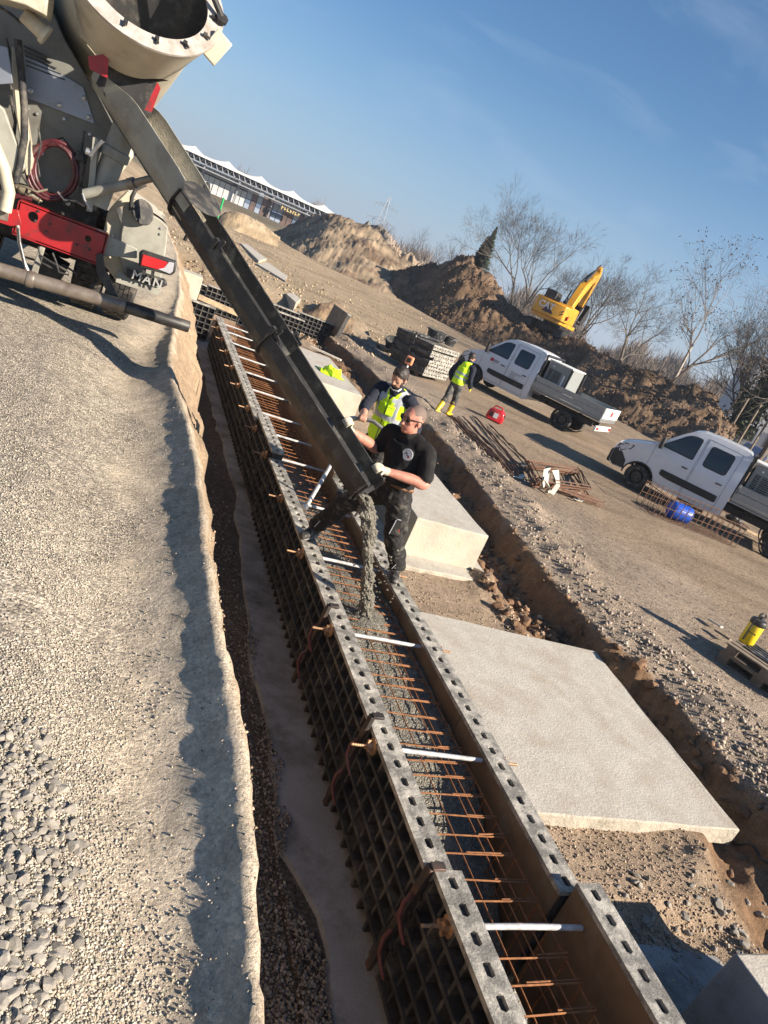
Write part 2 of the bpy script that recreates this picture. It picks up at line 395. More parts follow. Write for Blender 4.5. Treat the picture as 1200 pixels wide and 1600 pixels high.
for i in range(8):
    r = np.random.default_rng(i+50); V = np.array([[1,0,0],[-1,0,0],[0,1,0],[0,-1,0],[0,0,1],[0,0,-1.]])*.5
    V = V*r.uniform(.6, 1.25, (6, 1))+r.normal(0, .07, (6, 3)); V[:, 2] *= .75
    PEB.append((V, np.array([[0,2,4],[2,1,4],[1,3,4],[3,0,4],[2,0,5],[1,2,5],[3,1,5],[0,3,5]])))
def scatter(name, pts, sizes, cols, lib, mat_, label, sink=.25, seed=0, kind='stuff', zf=None):
    r = np.random.default_rng(seed); n = len(pts); which = r.integers(0, len(lib), n); VV = []; FF = []; CC = []; base = 0
    for k, (V, F) in enumerate(lib):
        idx = np.where(which == k)[0]
        if not len(idx): continue
        a = r.uniform(0, 2*np.pi, len(idx)); ca, sa = np.cos(a), np.sin(a); tl = r.normal(0, .35, len(idx))
        v = V[None]*sizes[idx][:, None, None]
        y1 = v[..., 1]*np.cos(tl)[:, None]-v[..., 2]*np.sin(tl)[:, None]; z1 = v[..., 1]*np.sin(tl)[:, None]+v[..., 2]*np.cos(tl)[:, None]
        x2 = v[..., 0]*ca[:, None]-y1*sa[:, None]; y2 = v[..., 0]*sa[:, None]+y1*ca[:, None]
        v = np.stack([x2, y2, z1], -1)+pts[idx][:, None]; v[..., 2] += (sizes[idx]*sink)[:, None]
        nv = V.shape[0]; FF.append((F[None]+(np.arange(len(idx))*nv)[:, None, None]+base).reshape(-1, 3)); VV.append(v.reshape(-1, 3)); base += nv*len(idx)
        CC.append(np.repeat(cols[idx], nv, 0))
    V = np.concatenate(VV); F = np.concatenate(FF); C = np.concatenate(CC)
    me = bpy.data.meshes.new(name); me.vertices.add(len(V)); me.vertices.foreach_set('co', V.ravel().astype(np.float32))
    me.loops.add(F.size); me.loops.foreach_set('vertex_index', F.ravel().astype(np.int32))
    me.polygons.add(len(F)); me.polygons.foreach_set('loop_start', np.arange(0, F.size, 3, dtype=np.int32)); me.update(calc_edges=True)
    me.materials.append(mat_); put_attr(me, 'albedo', C, 'FLOAT_COLOR')
    o = bpy.data.objects.new(name, me); COL.objects.link(o); tag(o, label, kind=kind); return o
def rock_mat(name):
    m, t, b = _new(name); a = N(t, 'Attribute', attribute_name='albedo'); n = N(t, 'TexNoise', Scale=60., Detail=5.); tcn = N(t, 'TexCoord'); t.links.new(tcn.outputs['Object'], n.inputs['Vector'])
    t.links.new(mixc(t, 1., a.outputs['Color'], ramp(t, n.outputs['Fac'], .25, .75, .7, 1.2), 'MULTIPLY'), b.inputs['Base Color']); b.inputs['Roughness'].default_value = .9; b.inputs['Specular IOR Level'].default_value = .2
    bp = N(t, 'Bump', Strength=.5, Distance=.006); t.links.new(n.outputs['Fac'], bp.inputs['Height']); t.links.new(bp.outputs[0], b.inputs['Normal']); return m
M_rock = rock_mat('loose_stone')
def colset(n, base, var, seed):
    r = np.random.default_rng(seed); return np.array(base)[None]*(1+r.normal(0, var, (n, 1)))*(1+r.normal(0, .025, (n, 3)))
def in_view(P, pad=60):
    d = P-np.array([0, 0, CAMZ]); f = d @ np.array(_F); x = 600+FPX*(d @ np.array(_R))/f; y = 800-FPX*(d @ np.array(_U))/f
    return (f > .1)&(x > -pad)&(x < 1200+pad)&(y > -pad)&(y < 1600+pad)
def img_sample(n, x0, y0, x1, y1, test, zguess, seed):
    r = np.random.default_rng(seed); px = r.uniform(x0, x1, n); py = r.uniform(y0, y1, n)
    d = np.array(_F)[None]+np.outer((px-600)/FPX, np.array(_R))-np.outer((py-800)/FPX, np.array(_U))
    k = (zguess-CAMZ)/d[:, 2]; P = np.array([0, 0, CAMZ])+d*k[:, None]
    for _ in range(4):
        z = height(P[:, 0], P[:, 1]); k = (z-CAMZ)/d[:, 2]; P = np.array([0, 0, CAMZ])+d*k[:, None]
    P[:, 2] = height(P[:, 0], P[:, 1]); ok = (k > 0)&test(P[:, 0], P[:, 1]); return P[ok]
def zone(name, P, s0, s1, col, var, seed, label, lib=None, power=2.2, dens=None):
    r = np.random.default_rng(seed); s = s0+(s1-s0)*r.random(len(P))**power
    scatter(name, P, s, colset(len(P), col, var, seed), PEB if lib is None else lib, M_rock, label, seed=seed)
# fine gravel of the road, denser in grey patches
def f_road(x, y): return (x < crest(y)-.02)&(fbm(x, y, 1.3, 4) > -.28+1.1*sstep(-.75, -.1, x-crest(y))*RNG.random(x.shape))&(RNG.random(x.shape) > .96*sstep(-.7, -.15, x-crest(y)+.2*fbm(x, y, 2, 3)))
P = img_sample(90000, -20, 440, 360, 1620, f_road, .86, 1); D = np.hypot(P[:,0], P[:,1])
zone('road_gravel', P, .004, .0125, (.43, .385, .315), .28, 1, 'pale grey gravel strewn over the haul road')
P = img_sample(9000, 0, 450, 420, 1620, lambda x, y: (x < crest(y)+shoulder(y))&(RNG.random(x.shape) < .12+.88*sstep(.15, .6, crest(y)-x)), .9, 2)
zone('edge_gravel', P, .003, .013, (.40, .34, .265), .3, 2, 'small stones scattered along the cream edge of the bank')
P = img_sample(30000, 330, 480, 600, 1620, lambda x, y: (x > crest(y)+.3)&(x < 1.80+.16*fbm(x*0, y, 1.2, 3)+.10*fbm(x*3, y*3, 1.2, 3)), -.82, 3); P[:, 2] = np.where(P[:, 0] > 1.68, np.maximum(P[:, 2], -.783), P[:, 2])
zone('trench_gravel', P, .008, .035, (.24, .21, .175), .3, 3, 'dark brown gravel on the bottom of the left trench')
P = img_sample(26000, 600, 860, 1200, 1620, lambda x, y: (x > 3.)&(x < lipx(y)-1.0), -.66, 4)
zone('pit_gravel', P, .006, .03, (.36, .28, .21), .28, 4, 'small tan stones on the pit floor beside the slabs')
def f_heap(x, y): return (x > lipx(y)+.02)&(x < lipx(y)+1.35+.6*fbm(x, y, .8, 3))
P = img_sample(30000, 480, 520, 1220, 1330, f_heap, -.4, 5)
zone('heap_gravel', P, .013, .075, (.34, .285, .23), .3, 5, 'loose grey gravel heaped along the edge of the right trench', lib=ROCKS, power=2.6)
P = img_sample(26000, 540, 530, 1220, 1100, lambda x, y: (x > lipx(y)+1.3), -.4, 6)
zone('yard_gravel', P, .010, .034, (.31, .25, .19), .3, 6, 'stones trodden into the brown yard in front of the vans', power=3)
def f_soil(x, y): return (x > lipx(y)-1.2)&(x < lipx(y)+.05)&~((x < 6.3)&(y > 3.1)&(y < 6.15))
P = img_sample(9000, 480, 520, 1220, 1330, f_soil, -.7, 7)
zone('trench_soil', P, .02, .12, (.21, .13, .08), .25, 7, 'crumbled brown soil lying in the right trench', lib=ROCKS, power=2.8)
P = img_sample(9000, 250, 300, 700, 560, lambda x, y: y > 22, 0., 8)
zone('plain_gravel', P, .03, .16, (.40, .31, .21), .25, 8, 'lumps and stones on the sandy plain beyond the pit', power=3)
P = img_sample(16000, 480, 520, 1220, 1330, lambda x, y: (x > lipx(y)-1.15+.25*fbm(x, y, 2., 3))&(x < lipx(y)-.25)&~((x < 6.3)&(y > 3.1)&(y < 6.15)), -.7, 9)
zone('trench_rubble', P, .012, .09, (.33, .25, .18), .35, 9, 'tan rubble and stones along the left lip of the right trench', lib=ROCKS, power=2.6)
P = img_sample(7000, 330, 440, 430, 1620, lambda x, y: (x > crest(y)+.025)&(x < crest(y)+shoulder(y)+.14), .9, 10)
zone('lip_stones', P, .004, .022, (.40, .31, .21), .3, 10, 'crumbs of earth and stone on the lip of the bank', power=2.)
# big stones one can pick apart
def piece_meshes(nm, n, m, sub, seed0, col):
    out = []
    for i in range(n):
        V, F = rock_verts(seed0+i, sub, .8); me = bpy.data.meshes.new(nm); me.from_pydata(V.tolist(), [], F.tolist()); me.materials.append(m); out.append(me)
    return out
M_grey_stone = mat('grey_stone', (.36, .325, .275), .9, var=.45, vscale=.6, bump=.5, bscale=30, fine=.3, fscale=60)
M_clod = mat('clay_clod', (.235, .135, .075), .95, var=.3, vscale=3, bump=1., bscale=14)
sm = piece_meshes('stone', 8, M_grey_stone, 2, 100, None); cm = piece_meshes('soil_clod', 8, M_clod, 2, 140, None)
def place(meshes, name, p, size, r, sink=.2):
    o = bpy.data.objects.new(name, r.choice(meshes)); COL.objects.link(o); o.parent = ground
    o.location = (p[0], p[1], p[2]+size*sink); o.scale = (size*r.uniform(.8, 1.2), size*r.uniform(.8, 1.2), size*r.uniform(.7, 1.1)); o.rotation_euler = (r.uniform(-.4, .4), r.uniform(-.4, .4), r.uniform(0, 6.28)); return o
r = random.Random(5)
P = img_sample(1600, -30, 1130, 130, 1640, lambda x, y: fbm(x, y, 1.2, 3) > -.5, .86, 21)
cq = sorted([(at(*q, .75).y, at(*q, .75).x) for q in ((55, 1640), (75, 1560), (100, 1450), (108, 1350), (85, 1280), (60, 1220), (30, 1160), (-25, 1120))]); CY = [a for a, c in cq]; CX = [c for a, c in cq]
used = []
for p in P:
    s = r.uniform(.012, .034)
    if all((p[0]-q[0])**2+(p[1]-q[1])**2 > (.36*(s+q[2]))**2 for q in used) and len(used) < 290 and p[0] < np.interp(p[1], CY, CX)+r.gauss(0, .025):
        used.append((p[0], p[1], s)); place(sm, 'stone', p, s*1.25, r)
P = img_sample(1500, 500, 560, 1220, 1320, lambda x, y: (x > np.maximum(lipx(y)-1.2, np.where(y < 6.2, 6.26-.0*y, 0)*(y > 3.2)))&(x < lipx(y)-.05)&~((x < 6.3)&(y > 3.1)&(y < 6.15)), -.7, 22)
P2 = img_sample(900, 860, 980, 1220, 1330, lambda x, y: (x > 6.3)&(x < lipx(y)+.02)&(y > 2.6)&(y < 7.5), -.75, 25); P = np.concatenate([P2, P])
used = []
for p in P:
    s = r.uniform(.06, .17)*(1.35 if p[1] < 8 else 1.)
    if all((p[0]-q[0])**2+(p[1]-q[1])**2 > (.4*(s+q[2]))**2 for q in used) and len(used) < 230:
        used.append((p[0], p[1], s)); place(cm, 'soil_clod', p, s, r)
P = img_sample(220, 960, 1340, 1200, 1500, lambda x, y: (y < 2.9)&(x > 3.), -.75, 23)
for p in P[:60]: place(sm, 'stone', p, r.uniform(.03, .08), r)
# ================================================================ formwork
M_plastic = mat('dark_plastic', (.032, .032, .033), .6, var=.4, vscale=9, bump=.4, bscale=60, dirt=(.15, .135, .115), damt=.45, dscale=6)
M_plate = mat('dusty_grey_plate', (.27, .255, .225), .85, var=.35, vscale=9, bump=1., bscale=60, dirt=(.50, .465, .40), damt=.55, dscale=9, fine=.45, fscale=150)
M_ply = mat('stained_form_face', (.14, .09, .05), .6, var=.35, vscale=3, bump=.1, bscale=80, dirt=(.19, .155, .11), damt=.4, dscale=2.2)
M_blind = mat('blinding_concrete', (.30, .295, .285), .85, var=.16, vscale=4, bump=.4, bscale=50, dirt=(.11, .10, .085), damt=.52, dscale=1.9, fine=.2, fscale=120)
M_slab = mat('pale_concrete', (.53, .49, .42), .88, var=.10, vscale=7, bump=.7, bscale=40, dirt=(.36, .31, .245), damt=.46, dscale=2.4, fine=.38, fscale=80)
M_slabside = mat('rough_concrete', (.48, .43, .345), .9, var=.18, vscale=5, bump=1., bscale=22, dirt=(.40, .35, .28), damt=.4, dscale=5, fine=.25, fscale=70)
M_cream = mat('cream_concrete', (.44, .405, .325), .85, var=.14, vscale=3., bump=.5, bscale=25, dirt=(.44, .38, .27), damt=.35, dscale=4, fine=.15)
M_rust = mat('rusty_steel', (.27, .115, .045), .75, metal=.2, var=.4, vscale=30, bump=.5, bscale=200)
M_darkrust = mat('brown_rusted_bar', (.13, .065, .038), .8, metal=.1, var=.4, vscale=20, bump=.4, bscale=150)
M_sleeve = mat('grey_plastic_sleeve', (.47, .47, .47), .5, var=.2, vscale=12, dirt=(.27, .25, .22), damt=.5, dscale=14)
M_thread = mat('rusty_thread', (.42, .25, .14), .55, metal=.6, var=.3, vscale=40)
M_steel = mat('bare_steel', (.42, .42, .42), .4, metal=.8, var=.2, vscale=10, dirt=(.3, .26, .2), damt=.4, dscale=9)

PL, PN, PH, PD = 1.45, 10, .82, .125
def panel_mesh(name, thick=.165, face_mat=2):
    """length along +y, face at x=0, ribs towards +x, top at z=0"""
    b = MB(); p = PL/PN
    b.box((.006, PL/2, -PH/2), (.012, PL-.004, PH-.01), mi=face_mat)
    nr = 6
    for i in range(nr+1):
        z = -.035-(PH-.05)*i/nr
        b.box((.012+PD/2, PL/2, z), (PD, PL-.006, .026), mi=0)
    for j in range(PN+1):
        y = min(max(j*p, .006), PL-.006); b.box((.012+(PD-.012)/2, y, -PH/2-.012), (PD-.012, .022, PH-.05), mi=0)
    hz = (PH-.05)/nr
    for i in range(nr):
        for j in range(PN):
            yc, zc = (j+.5)*p, -.035-hz*(i+.5); a, c = p*.44, hz*.42; e, g = p*.22, hz*.2; x0, x1 = .0125, .05
            V = [(x0, yc-a, zc-c), (x0, yc+a, zc-c), (x0, yc+a, zc+c), (x0, yc-a, zc+c), (x1, yc-e, zc-g), (x1, yc+e, zc-g), (x1, yc+e, zc+g), (x1, yc-e, zc+g)]
            b.add(V, [(0,1,5,4), (1,2,6,5), (2,3,7,6), (3,0,4,7), (4,5,6,7)], 0)
    # top plate with real slots
    x0, x1 = -.006, thick-.006; xm = (x0+x1)/2; hw, hl = .022, .04
    for j in range(PN):
        ya, yb = j*p, (j+1)*p; ym = (ya+yb)/2
        O = [(x0,ya), (xm,ya), (x1,ya), (x1,ym), (x1,yb), (xm,yb), (x0,yb), (x0,ym)]
        Hh = []
        for k in range(8):
            a = math.radians(-135+45*k); cx, sy = math.cos(a), math.sin(a)
            Hh.append((xm+hw*max(-1, min(1, 1.25*cx)), ym+hl*max(-1, min(1, 1.25*sy))))
        Hh = [(xm-hw, ym-hl*.72), (xm, ym-hl), (xm+hw, ym-hl*.72), (xm+hw, ym), (xm+hw, ym+hl*.72), (xm, ym+hl), (xm-hw, ym+hl*.72), (xm-hw, ym)]
        V = [(q[0], q[1], 0) for q in O]+[(q[0], q[1], 0) for q in Hh]+[(q[0], q[1], -.03) for q in O]+[(q[0], q[1], -.03) for q in Hh]
        F = []
        for k in range(8):
            k2 = (k+1) % 8
            F += [(k, k2, 8+k2, 8+k), (16+k, 24+k, 24+k2, 16+k2), (8+k, 8+k2, 24+k2, 24+k)]
        F += [(2,3,19,18), (3,4,20,19), (7,0,16,23), (6,7,23,22)]
        if j == 0: F += [(0,1,17,16), (1,2,18,17)]
        if j == PN-1: F += [(4,5,21,20), (5,6,22,21)]
        b.add(V, F, 1)
    return b.mesh(name, [M_plastic, M_plate, M_ply], None)
PANEL = panel_mesh('panel')
def add_panel(parent, loc, flip, rz=0., lab=None, rx=0.):
    o = bpy.data.objects.new('panel', PANEL); COL.objects.link(o); o.parent = parent
    o.location = loc; o.rotation_euler = (rx, 0, rz+(math.pi if flip else 0))
    if lab: o['label'] = lab
    return o
lw = thing('formwork_wall', 'left dark plastic formwork wall with open rib grid facing the trench and slotted grey top rail', 'formwork', (2.28, 0, 0), group='formwork walls of the poured foundation')
rw = thing('formwork_wall', 'right formwork wall with brown stained inner face and slotted grey top rail beside the big slab', 'formwork', (2.94, 0, 0), group='formwork walls of the poured foundation')
rr = random.Random(3)
# left panels: flipped so ribs face -x; flipped panel spans y from loc.y down to loc.y-PL
ys = [2.22+PL*k for k in range(0, 10)]
for k, y in enumerate(ys):
    dz = .0; lab = None; dx = rr.uniform(-.006, .006)
    if k == 4: dz, lab = .10, 'panel standing proud of the row'
    add_panel(lw, (dx, y+PL, dz), True, rz=rr.uniform(-.003, .003), lab=lab)
add_panel(lw, (-.02, 2.20, .08), True, lab='near panel standing slightly higher'); add_panel(lw, (-.03, .745, .08), True)
ysr = [2.16+PL*k for k in range(0, 11)]
for k, y in enumerate(ysr):
    dz = .0; lab = None
    if k == 4: dz, lab = .10, 'panel standing proud of the row'
    if k == 5: dz = .05
    add_panel(rw, (rr.uniform(-.006, .006)-(.0), y, dz), False, rz=rr.uniform(-.003, .003), lab=lab)
add_panel(rw, (.045, 2.14-PL, .10), False, lab='near panel standing slightly higher'); add_panel(rw, (.045, 2.14-2*PL, .10), False)
# tie rods
TIE_L = ['nearest tie rod, crossing where the near panels stand higher', 'second tie rod from the bottom, beside the middle of the big slab', 'third tie rod from the bottom, beside the far edge of the big slab', 'tie rod crossing just in front of the stream of wet concrete', 'tie rod crossing behind the stretched leg of the man in black', 'tie rod crossing under the leaning steel tube', 'first tie rod beyond the leaning steel tube', 'second tie rod beyond the leaning steel tube']
TIE_G = 'tie rods across the formwork'
t0 = thing('tie_rod', 'grey sleeved tie rod spanning the two formwork walls with rusty threaded ends', 'tie rod', (2.6, 0, -.055), group=TIE_G)
MB().tube([(-.305, 0, 0), (-.1, 0, -.003), (.1, 0, -.003), (.34, 0, 0)], .0155, 12).build('sleeve', M_sleeve, t0, smooth=40)
for sx in (-1, 1):
    P_ = [(sx*(.31+.008*k), 0, 0) for k in range(42)]; b = MB(); b.tube(P_, [.0085 if k % 2 else .0105 for k in range(42)], 8); b.build('threaded_bar', M_thread, t0)
for sx in (-1, 1):
    b = MB(); x = sx*.50
    b.lathe([(0, 0), (.055, 0), (.055, .012), (.03, .02), (.022, .05), (0, .05)], (x-sx*.02, 0, 0), (sx, 0, 0), 10)
    for a in (0, 1, 2): b.box((x+sx*.02, .03*math.cos(a*2.1), .03*math.sin(a*2.1)), (.02, .022, .022))
    b.build('wing_nut', M_thread, t0)
for k, y in enumerate([1.97, 3.2, 4.48, 5.72, 6.95, 8.25, 9.2, 10.1, 11.3, 12.4, 13.5, 14.6, 15.6, 16.4]):
    t = t0 if k == 0 else copy_tree(t0)
    t['label'] = TIE_L[k] if k < 8 else 'slim grey tie rod in the far part of the formwork behind the chute'
    t.location = (2.6+(.03 if k == 0 else rr.uniform(-.01, .01)), y, -.055+(.0 if k else .03)); t.rotation_euler = (rr.uniform(0, 3), 0, rr.uniform(-.02, .02))
# upright clamps with red levers on the outer face of the left wall
M_clamp = mat('dark_clamp_steel', (.06, .05, .045), .6, metal=.4, var=.3, dirt=(.16, .09, .06), damt=.4, dscale=9); M_lever = mat('faded_red_lever', (.11, .028, .022), .7, var=.25, vscale=14, dirt=(.12, .08, .07), damt=.4, dscale=9)
for k, (yc, lab) in enumerate(((2.215, 'dark upright clamp with red levers at the joint of the near left panels'), (3.33, 'upright clamp beside the second tie rod on the left wall'), (4.62, 'upright clamp beside the third tie rod on the left wall'))):
    t = thing('panel_clamp', lab, 'clamp', (2.12, yc, .02), group='clamps on the left formwork wall')
    b = MB(); b.beam((-.03, .0, .06), (-.05, .02, -.72), .05, .03, (1, 0, 0)); b.beam((-.03, 0, .06), (.05, 0, .065), .05, .02); b.build('clamp_bar', M_clamp, t, bevel=.004)
    for z in (-.16, -.42):
        b = MB(); b.tube([(-.06, -.01, z+.03), (-.10, -.03, z), (-.11, -.06, z-.06), (-.10, -.12, z-.10), (-.085, -.16, z-.13)], [.014, .014, .013, .012, .010], 8); b.build('lever', M_lever, t, smooth=50)
# diagonal prop lying across the formwork
t = thing('steel_prop', 'long pale steel tube leaning diagonally across the formwork behind the man in black', 'steel tube', (2.34, 6.75, -.02))
MB().tube([(2.34, 6.75, -.02), (3.12, 8.6, .14)], .024, 12).build('tube', M_sleeve, t, smooth=40, world=True)
MB().tube([(2.32, 6.71, -.022), (2.36, 6.8, -.015)], .03, 12).build('collar', M_steel, t, smooth=40, world=True)
# ---------------------------------------------------------------- rebar cage
rc = thing('rebar_cage', 'rusty orange rebar cage of stirrups and long bars inside the formwork', 'rebar cage', (2.61, 9., -.4))
def stirrup(seed):
    r = random.Random(seed); b = MB(); e = lambda: r.uniform(-.004, .004); R1 = .0048
    x0, x1, z1, z0 = -.275, .275, .29, -.3
    b.tube([(x0, e(), z0), (x0, e(), z1-.02), (x0+.02, e(), z1), (x1-.02, .004+e(), z1+e()), (x1, .004, z1-.02), (x1, e(), z0), ], R1, 5)
    b.tube([(.02+r.uniform(-.1, .06), .016, z1-.004), (x1-.01, .02+e(), z1+e()), (x1, .02, z1-.03)], R1, 5)
    b.tube([(x0, 0, z0), (x1, 0, z0)], R1, 4)
    return b.mesh('stirrup', M_rust, None, fix=False)
SM = [stirrup(i) for i in range(5)]
y = 1.3; k = 0
while y < 17.2:
    o = bpy.data.objects.new('stirrup', SM[k % 5]); COL.objects.link(o); o.parent = rc
    o.location = (rr.uniform(-.012, .012), y-9+rr.uniform(-.012, .012), rr.uniform(-.012, .006)); o.rotation_euler = (rr.uniform(-.03, .03), rr.uniform(-.015, .015), rr.uniform(-.03, .03)); y += .147; k += 1
for x, z in ((-.255, .275), (-.10, .272), (.06, .272), (.13, .27), (.255, .275), (-.255, 0), (.255, 0), (-.255, -.28), (.255, -.28)):
    b = MB(); P_ = [(x+rr.uniform(-.01, .01), yy, z+rr.uniform(-.004, .002)) for yy in np.linspace(-7.7, 8.2, 14)]; b.tube(P_, .0045, 6); b.build('long_bar', M_rust, rc)
# ---------------------------------------------------------------- concrete
def agg_mat(name, c0, c1, wet):
    m, t, b = _new(name); tcn = N(t, 'TexCoord'); P_ = tcn.outputs['Object']
    v = N(t, 'TexVoronoi', Scale=48.); v2 = N(t, 'TexVoronoi', Scale=110.); n = N(t, 'TexNoise', Scale=14., Detail=6.)
    for q in (v, v2, n): t.links.new(P_, q.inputs['Vector'])
    s = N(t, 'SeparateColor'); t.links.new(v.outputs['Color'], s.inputs[0])
    c = mixc(t, s.outputs[0], rgb(c0), rgb(c1)); c = mixc(t, 1., c, ramp(t, n.outputs['Fac'], .25, .75, .7, 1.2), 'MULTIPLY')
    t.links.new(c, b.inputs['Base Color']); b.inputs['Roughness'].default_value = wet
    a = N(t, 'Math', operation='ADD'); t.links.new(v.outputs['Distance'], a.inputs[0]); t.links.new(v2.outputs['Distance'], a.inputs[1])
    bp = N(t, 'Bump', Strength=1., Distance=.013); bp.invert = True; t.links.new(a.outputs[0], bp.inputs['Height']); t.links.new(bp.outputs[0], b.inputs['Normal']); return m
M_fresh = agg_mat('fresh_concrete', (.15, .138, .11), (.27, .25, .20), .38)
X, Y = np.meshgrid(np.arange(2.287, 2.94, .016), np.arange(.6, 17.4, .018))
zc = np.interp(Y, [.5, 1.9, 2.25, 2.7, 3.2, 4., 5., 6., 7.2, 8.4, 10, 12], [-.77, -.77, -.5, -.27, -.18, -.155, -.135, -.15, -.19, -.30, -.5, -.72])
zc = zc-.10*sstep(2.55, 2.9, X)*sstep(3.4, 2.4, Y)
Z = zc+fbm(X, Y, 6, 4)*.018+fbm(X, Y, 30, 3)*.010+.07*np.exp(-(((X-2.6)/.15)**2+((Y-4.88)/.2)**2))
me = grid_mesh('fresh_concrete', X, Y, np.minimum(Z, -.085), [M_fresh]); o = bpy.data.objects.new('fresh_concrete', me); COL.objects.link(o)
tag(o, 'wet grey concrete filling the formwork between the walls', kind='stuff')
rings = []; a, c_ = Vector((2.18, 5.05, .90)), Vector((2.58, 4.86, -.17))
for i in range(150):
    t_ = i/149; p = Vector((a.x+(c_.x-a.x)*t_**.95, a.y+(c_.y-a.y)*t_**.95, a.z+(c_.z-a.z)*(t_**1.15)))
    ra = .060-.012*t_+.010*math.sin(t_*9)+(.03 if t_ > .93 else 0); rb = .042-.008*t_; ring = []
    for j in range(44):
        an = 2*math.pi*j/44; nn = 1+.55*mnoise.noise(Vector((math.cos(an)*1.6, math.sin(an)*1.6, t_*14)))+.40*mnoise.noise(Vector((math.cos(an)*4, math.sin(an)*4, t_*38)))+.25*mnoise.noise(Vector((math.cos(an)*9, math.sin(an)*9, t_*90)))
        ring.append(p+Vector((.92, -.38, .0))*math.cos(an)*ra*nn+Vector((.38, .92, 0))*math.sin(an)*rb*nn)
    rings.append(ring)
b = MB(); b.loft(rings); st = b.build('concrete_stream', M_fresh, smooth=180)
tag(st, 'lumpy stream of wet concrete falling from the chute end into the formwork', 'concrete')
r = random.Random(41); b = MB()
for i in range(260):
    t_ = r.random(); p = Vector((2.48+.1*t_+r.gauss(0, .08), 4.9+r.gauss(0, .12), r.uniform(-.12, .5) if r.random() < .35 else -.13+r.random()*.04)); s = r.uniform(.004, .013); b.add([p+Vector(q)*s for q in ((1,0,0),(-1,0,0),(0,1,0),(0,-1,0),(0,0,1),(0,0,-1))], [(0,2,4),(2,1,4),(1,3,4),(3,0,4),(2,0,5),(1,2,5),(3,1,5),(0,3,5)])
o = b.build('concrete_splashes', M_fresh, fix=False); tag(o, 'drops of wet concrete splashing round the falling stream', kind='stuff')
X, Y = np.meshgrid(np.arange(2.287, 2.94, .04), np.arange(.3, 3.1, .04)); me = grid_mesh('shade_sheet', X, Y, -.755+.008*fbm(X, Y, 4, 3), [mat('black_shade_sheet', (.012, .012, .013), .45, var=.3, vscale=6, dirt=(.10, .09, .08), damt=.3, dscale=5)]); o = bpy.data.objects.new('shade_sheet', me); COL.objects.link(o); tag(o, 'black sheet added on the formwork bottom to stand in for its deep shade', kind='structure')  # black sheet added so the near formwork floor reads as deep shade
# ---------------------------------------------------------------- blinding, slabs and blocks
XA = ([1.2, 1.8, 2.1, 2.4, 2.6, 3.1, 3.5, 4.9, 5.6, 7.2, 9, 11, 17], [1.76, 1.76, 1.80, 1.86, 1.84, 1.73, 1.75, 1.78, 1.78, 1.9, 2.0, 1.95, 1.9])
ysb = np.linspace(.2, 17.6, 240); b = MB(); V = []; F = []
for i, y in enumerate(ysb):
    xa = float(np.interp(y, XA[0], XA[1]))+.07*float(fbm(np.array([0.]), np.array([y]), 1.1, 4)[0])+.02*(y < 3); xb = 3.32+.1*float(fbm(np.array([5.]), np.array([y]), 1.3, 3)[0])+(1.6*float(sstep(2.55, 2.3, y)))
    V += [(xa, y, -.86), (xa+.03, y, -.79), (xb, y, -.785), (xb, y, -.9)]
for i in range(len(ysb)-1):
    for k in range(3): F.append((4*i+k, 4*i+k+1, 4*i+5+k, 4*i+4+k))
b.add(V, F); bl = b.build('blinding_strip', M_blind); tag(bl, 'smooth grey blinding concrete under the formwork', kind='structure')
def slab_mesh(poly, z0, z1, seed, amp=.02, taper=0.):
    P_ = []; n = len(poly); r = random.Random(seed)
    for i in range(n):
        a, c = poly[i], poly[(i+1) % n]; L = math.dist(a, c); k = max(2, int(L/.09))
        for j in range(k): P_.append((a[0]+(c[0]-a[0])*j/k, a[1]+(c[1]-a[1])*j/k))
    cx = sum(p[0] for p in P_)/len(P_); cy_ = sum(p[1] for p in P_)/len(P_); b = MB(); rings = []
    for z, f in ((z0, amp*1.0), (z0+(z1-z0)*.5, amp*.8), (z1-.012, amp*.5), (z1, amp*.5)):
        ring = []
        for p in P_:
            d = Vector((p[0]-cx, p[1]-cy_)); L = d.length; d /= L
            k = mnoise.noise(Vector((p[0]*4, p[1]*4, z*6+seed)))*f+mnoise.noise(Vector((p[0]*14, p[1]*14, z*20+seed)))*f*.4-(.012 if z == z1 else 0)-taper*(z-z0)
            ring.append((p[0]+d.x*k, p[1]+d.y*k, z+(mnoise.noise(Vector((p[0]*2, p[1]*2, seed)))*.008)))
        rings.append(ring)
    b.loft(rings, 1); m = len(b.f); b.m[-1] = 0; return b
SG = 'cast concrete footings along the pit'
b = slab_mesh([(3.2, 3.28), (6.02, 3.30), (6.22, 5.98), (3.2, 6.06)], -.74, -.555, 1, .03); o = b.build('concrete_slab', [M_slab, M_slabside]); tag(o, 'broad pale concrete slab with stained top lying beside the right formwork wall', 'concrete slab', SG)
b = slab_mesh([(3.5, 7.2), (5.42, 7.33), (5.45, 11.0), (3.5, 11.0)], -.74, -.61, 2, .03); o = b.build('footing_pad', [M_slab, M_slabside]); tag(o, 'thin pale pad under the concrete block behind the man in black', 'concrete pad')
b = slab_mesh([(4.07, 7.58), (5.2, 7.62), (5.22, 10.35), (4.07, 10.3)], -.62, -.08, 3, .012, .02); o = b.build('concrete_block', [M_slab, M_cream], bevel=.012); tag(o, 'long concrete block with cream front face right behind the man in black', 'concrete block', SG)
b = slab_mesh([(4.05, 13.85), (5.08, 13.9), (5.1, 17.2), (4.05, 17.1)], -.7, -.08, 4, .012, .02); o = b.build('concrete_block', [M_slab, M_cream], bevel=.012); tag(o, 'concrete block behind the man in the vest with a yellow bundle on top', 'concrete block', SG)
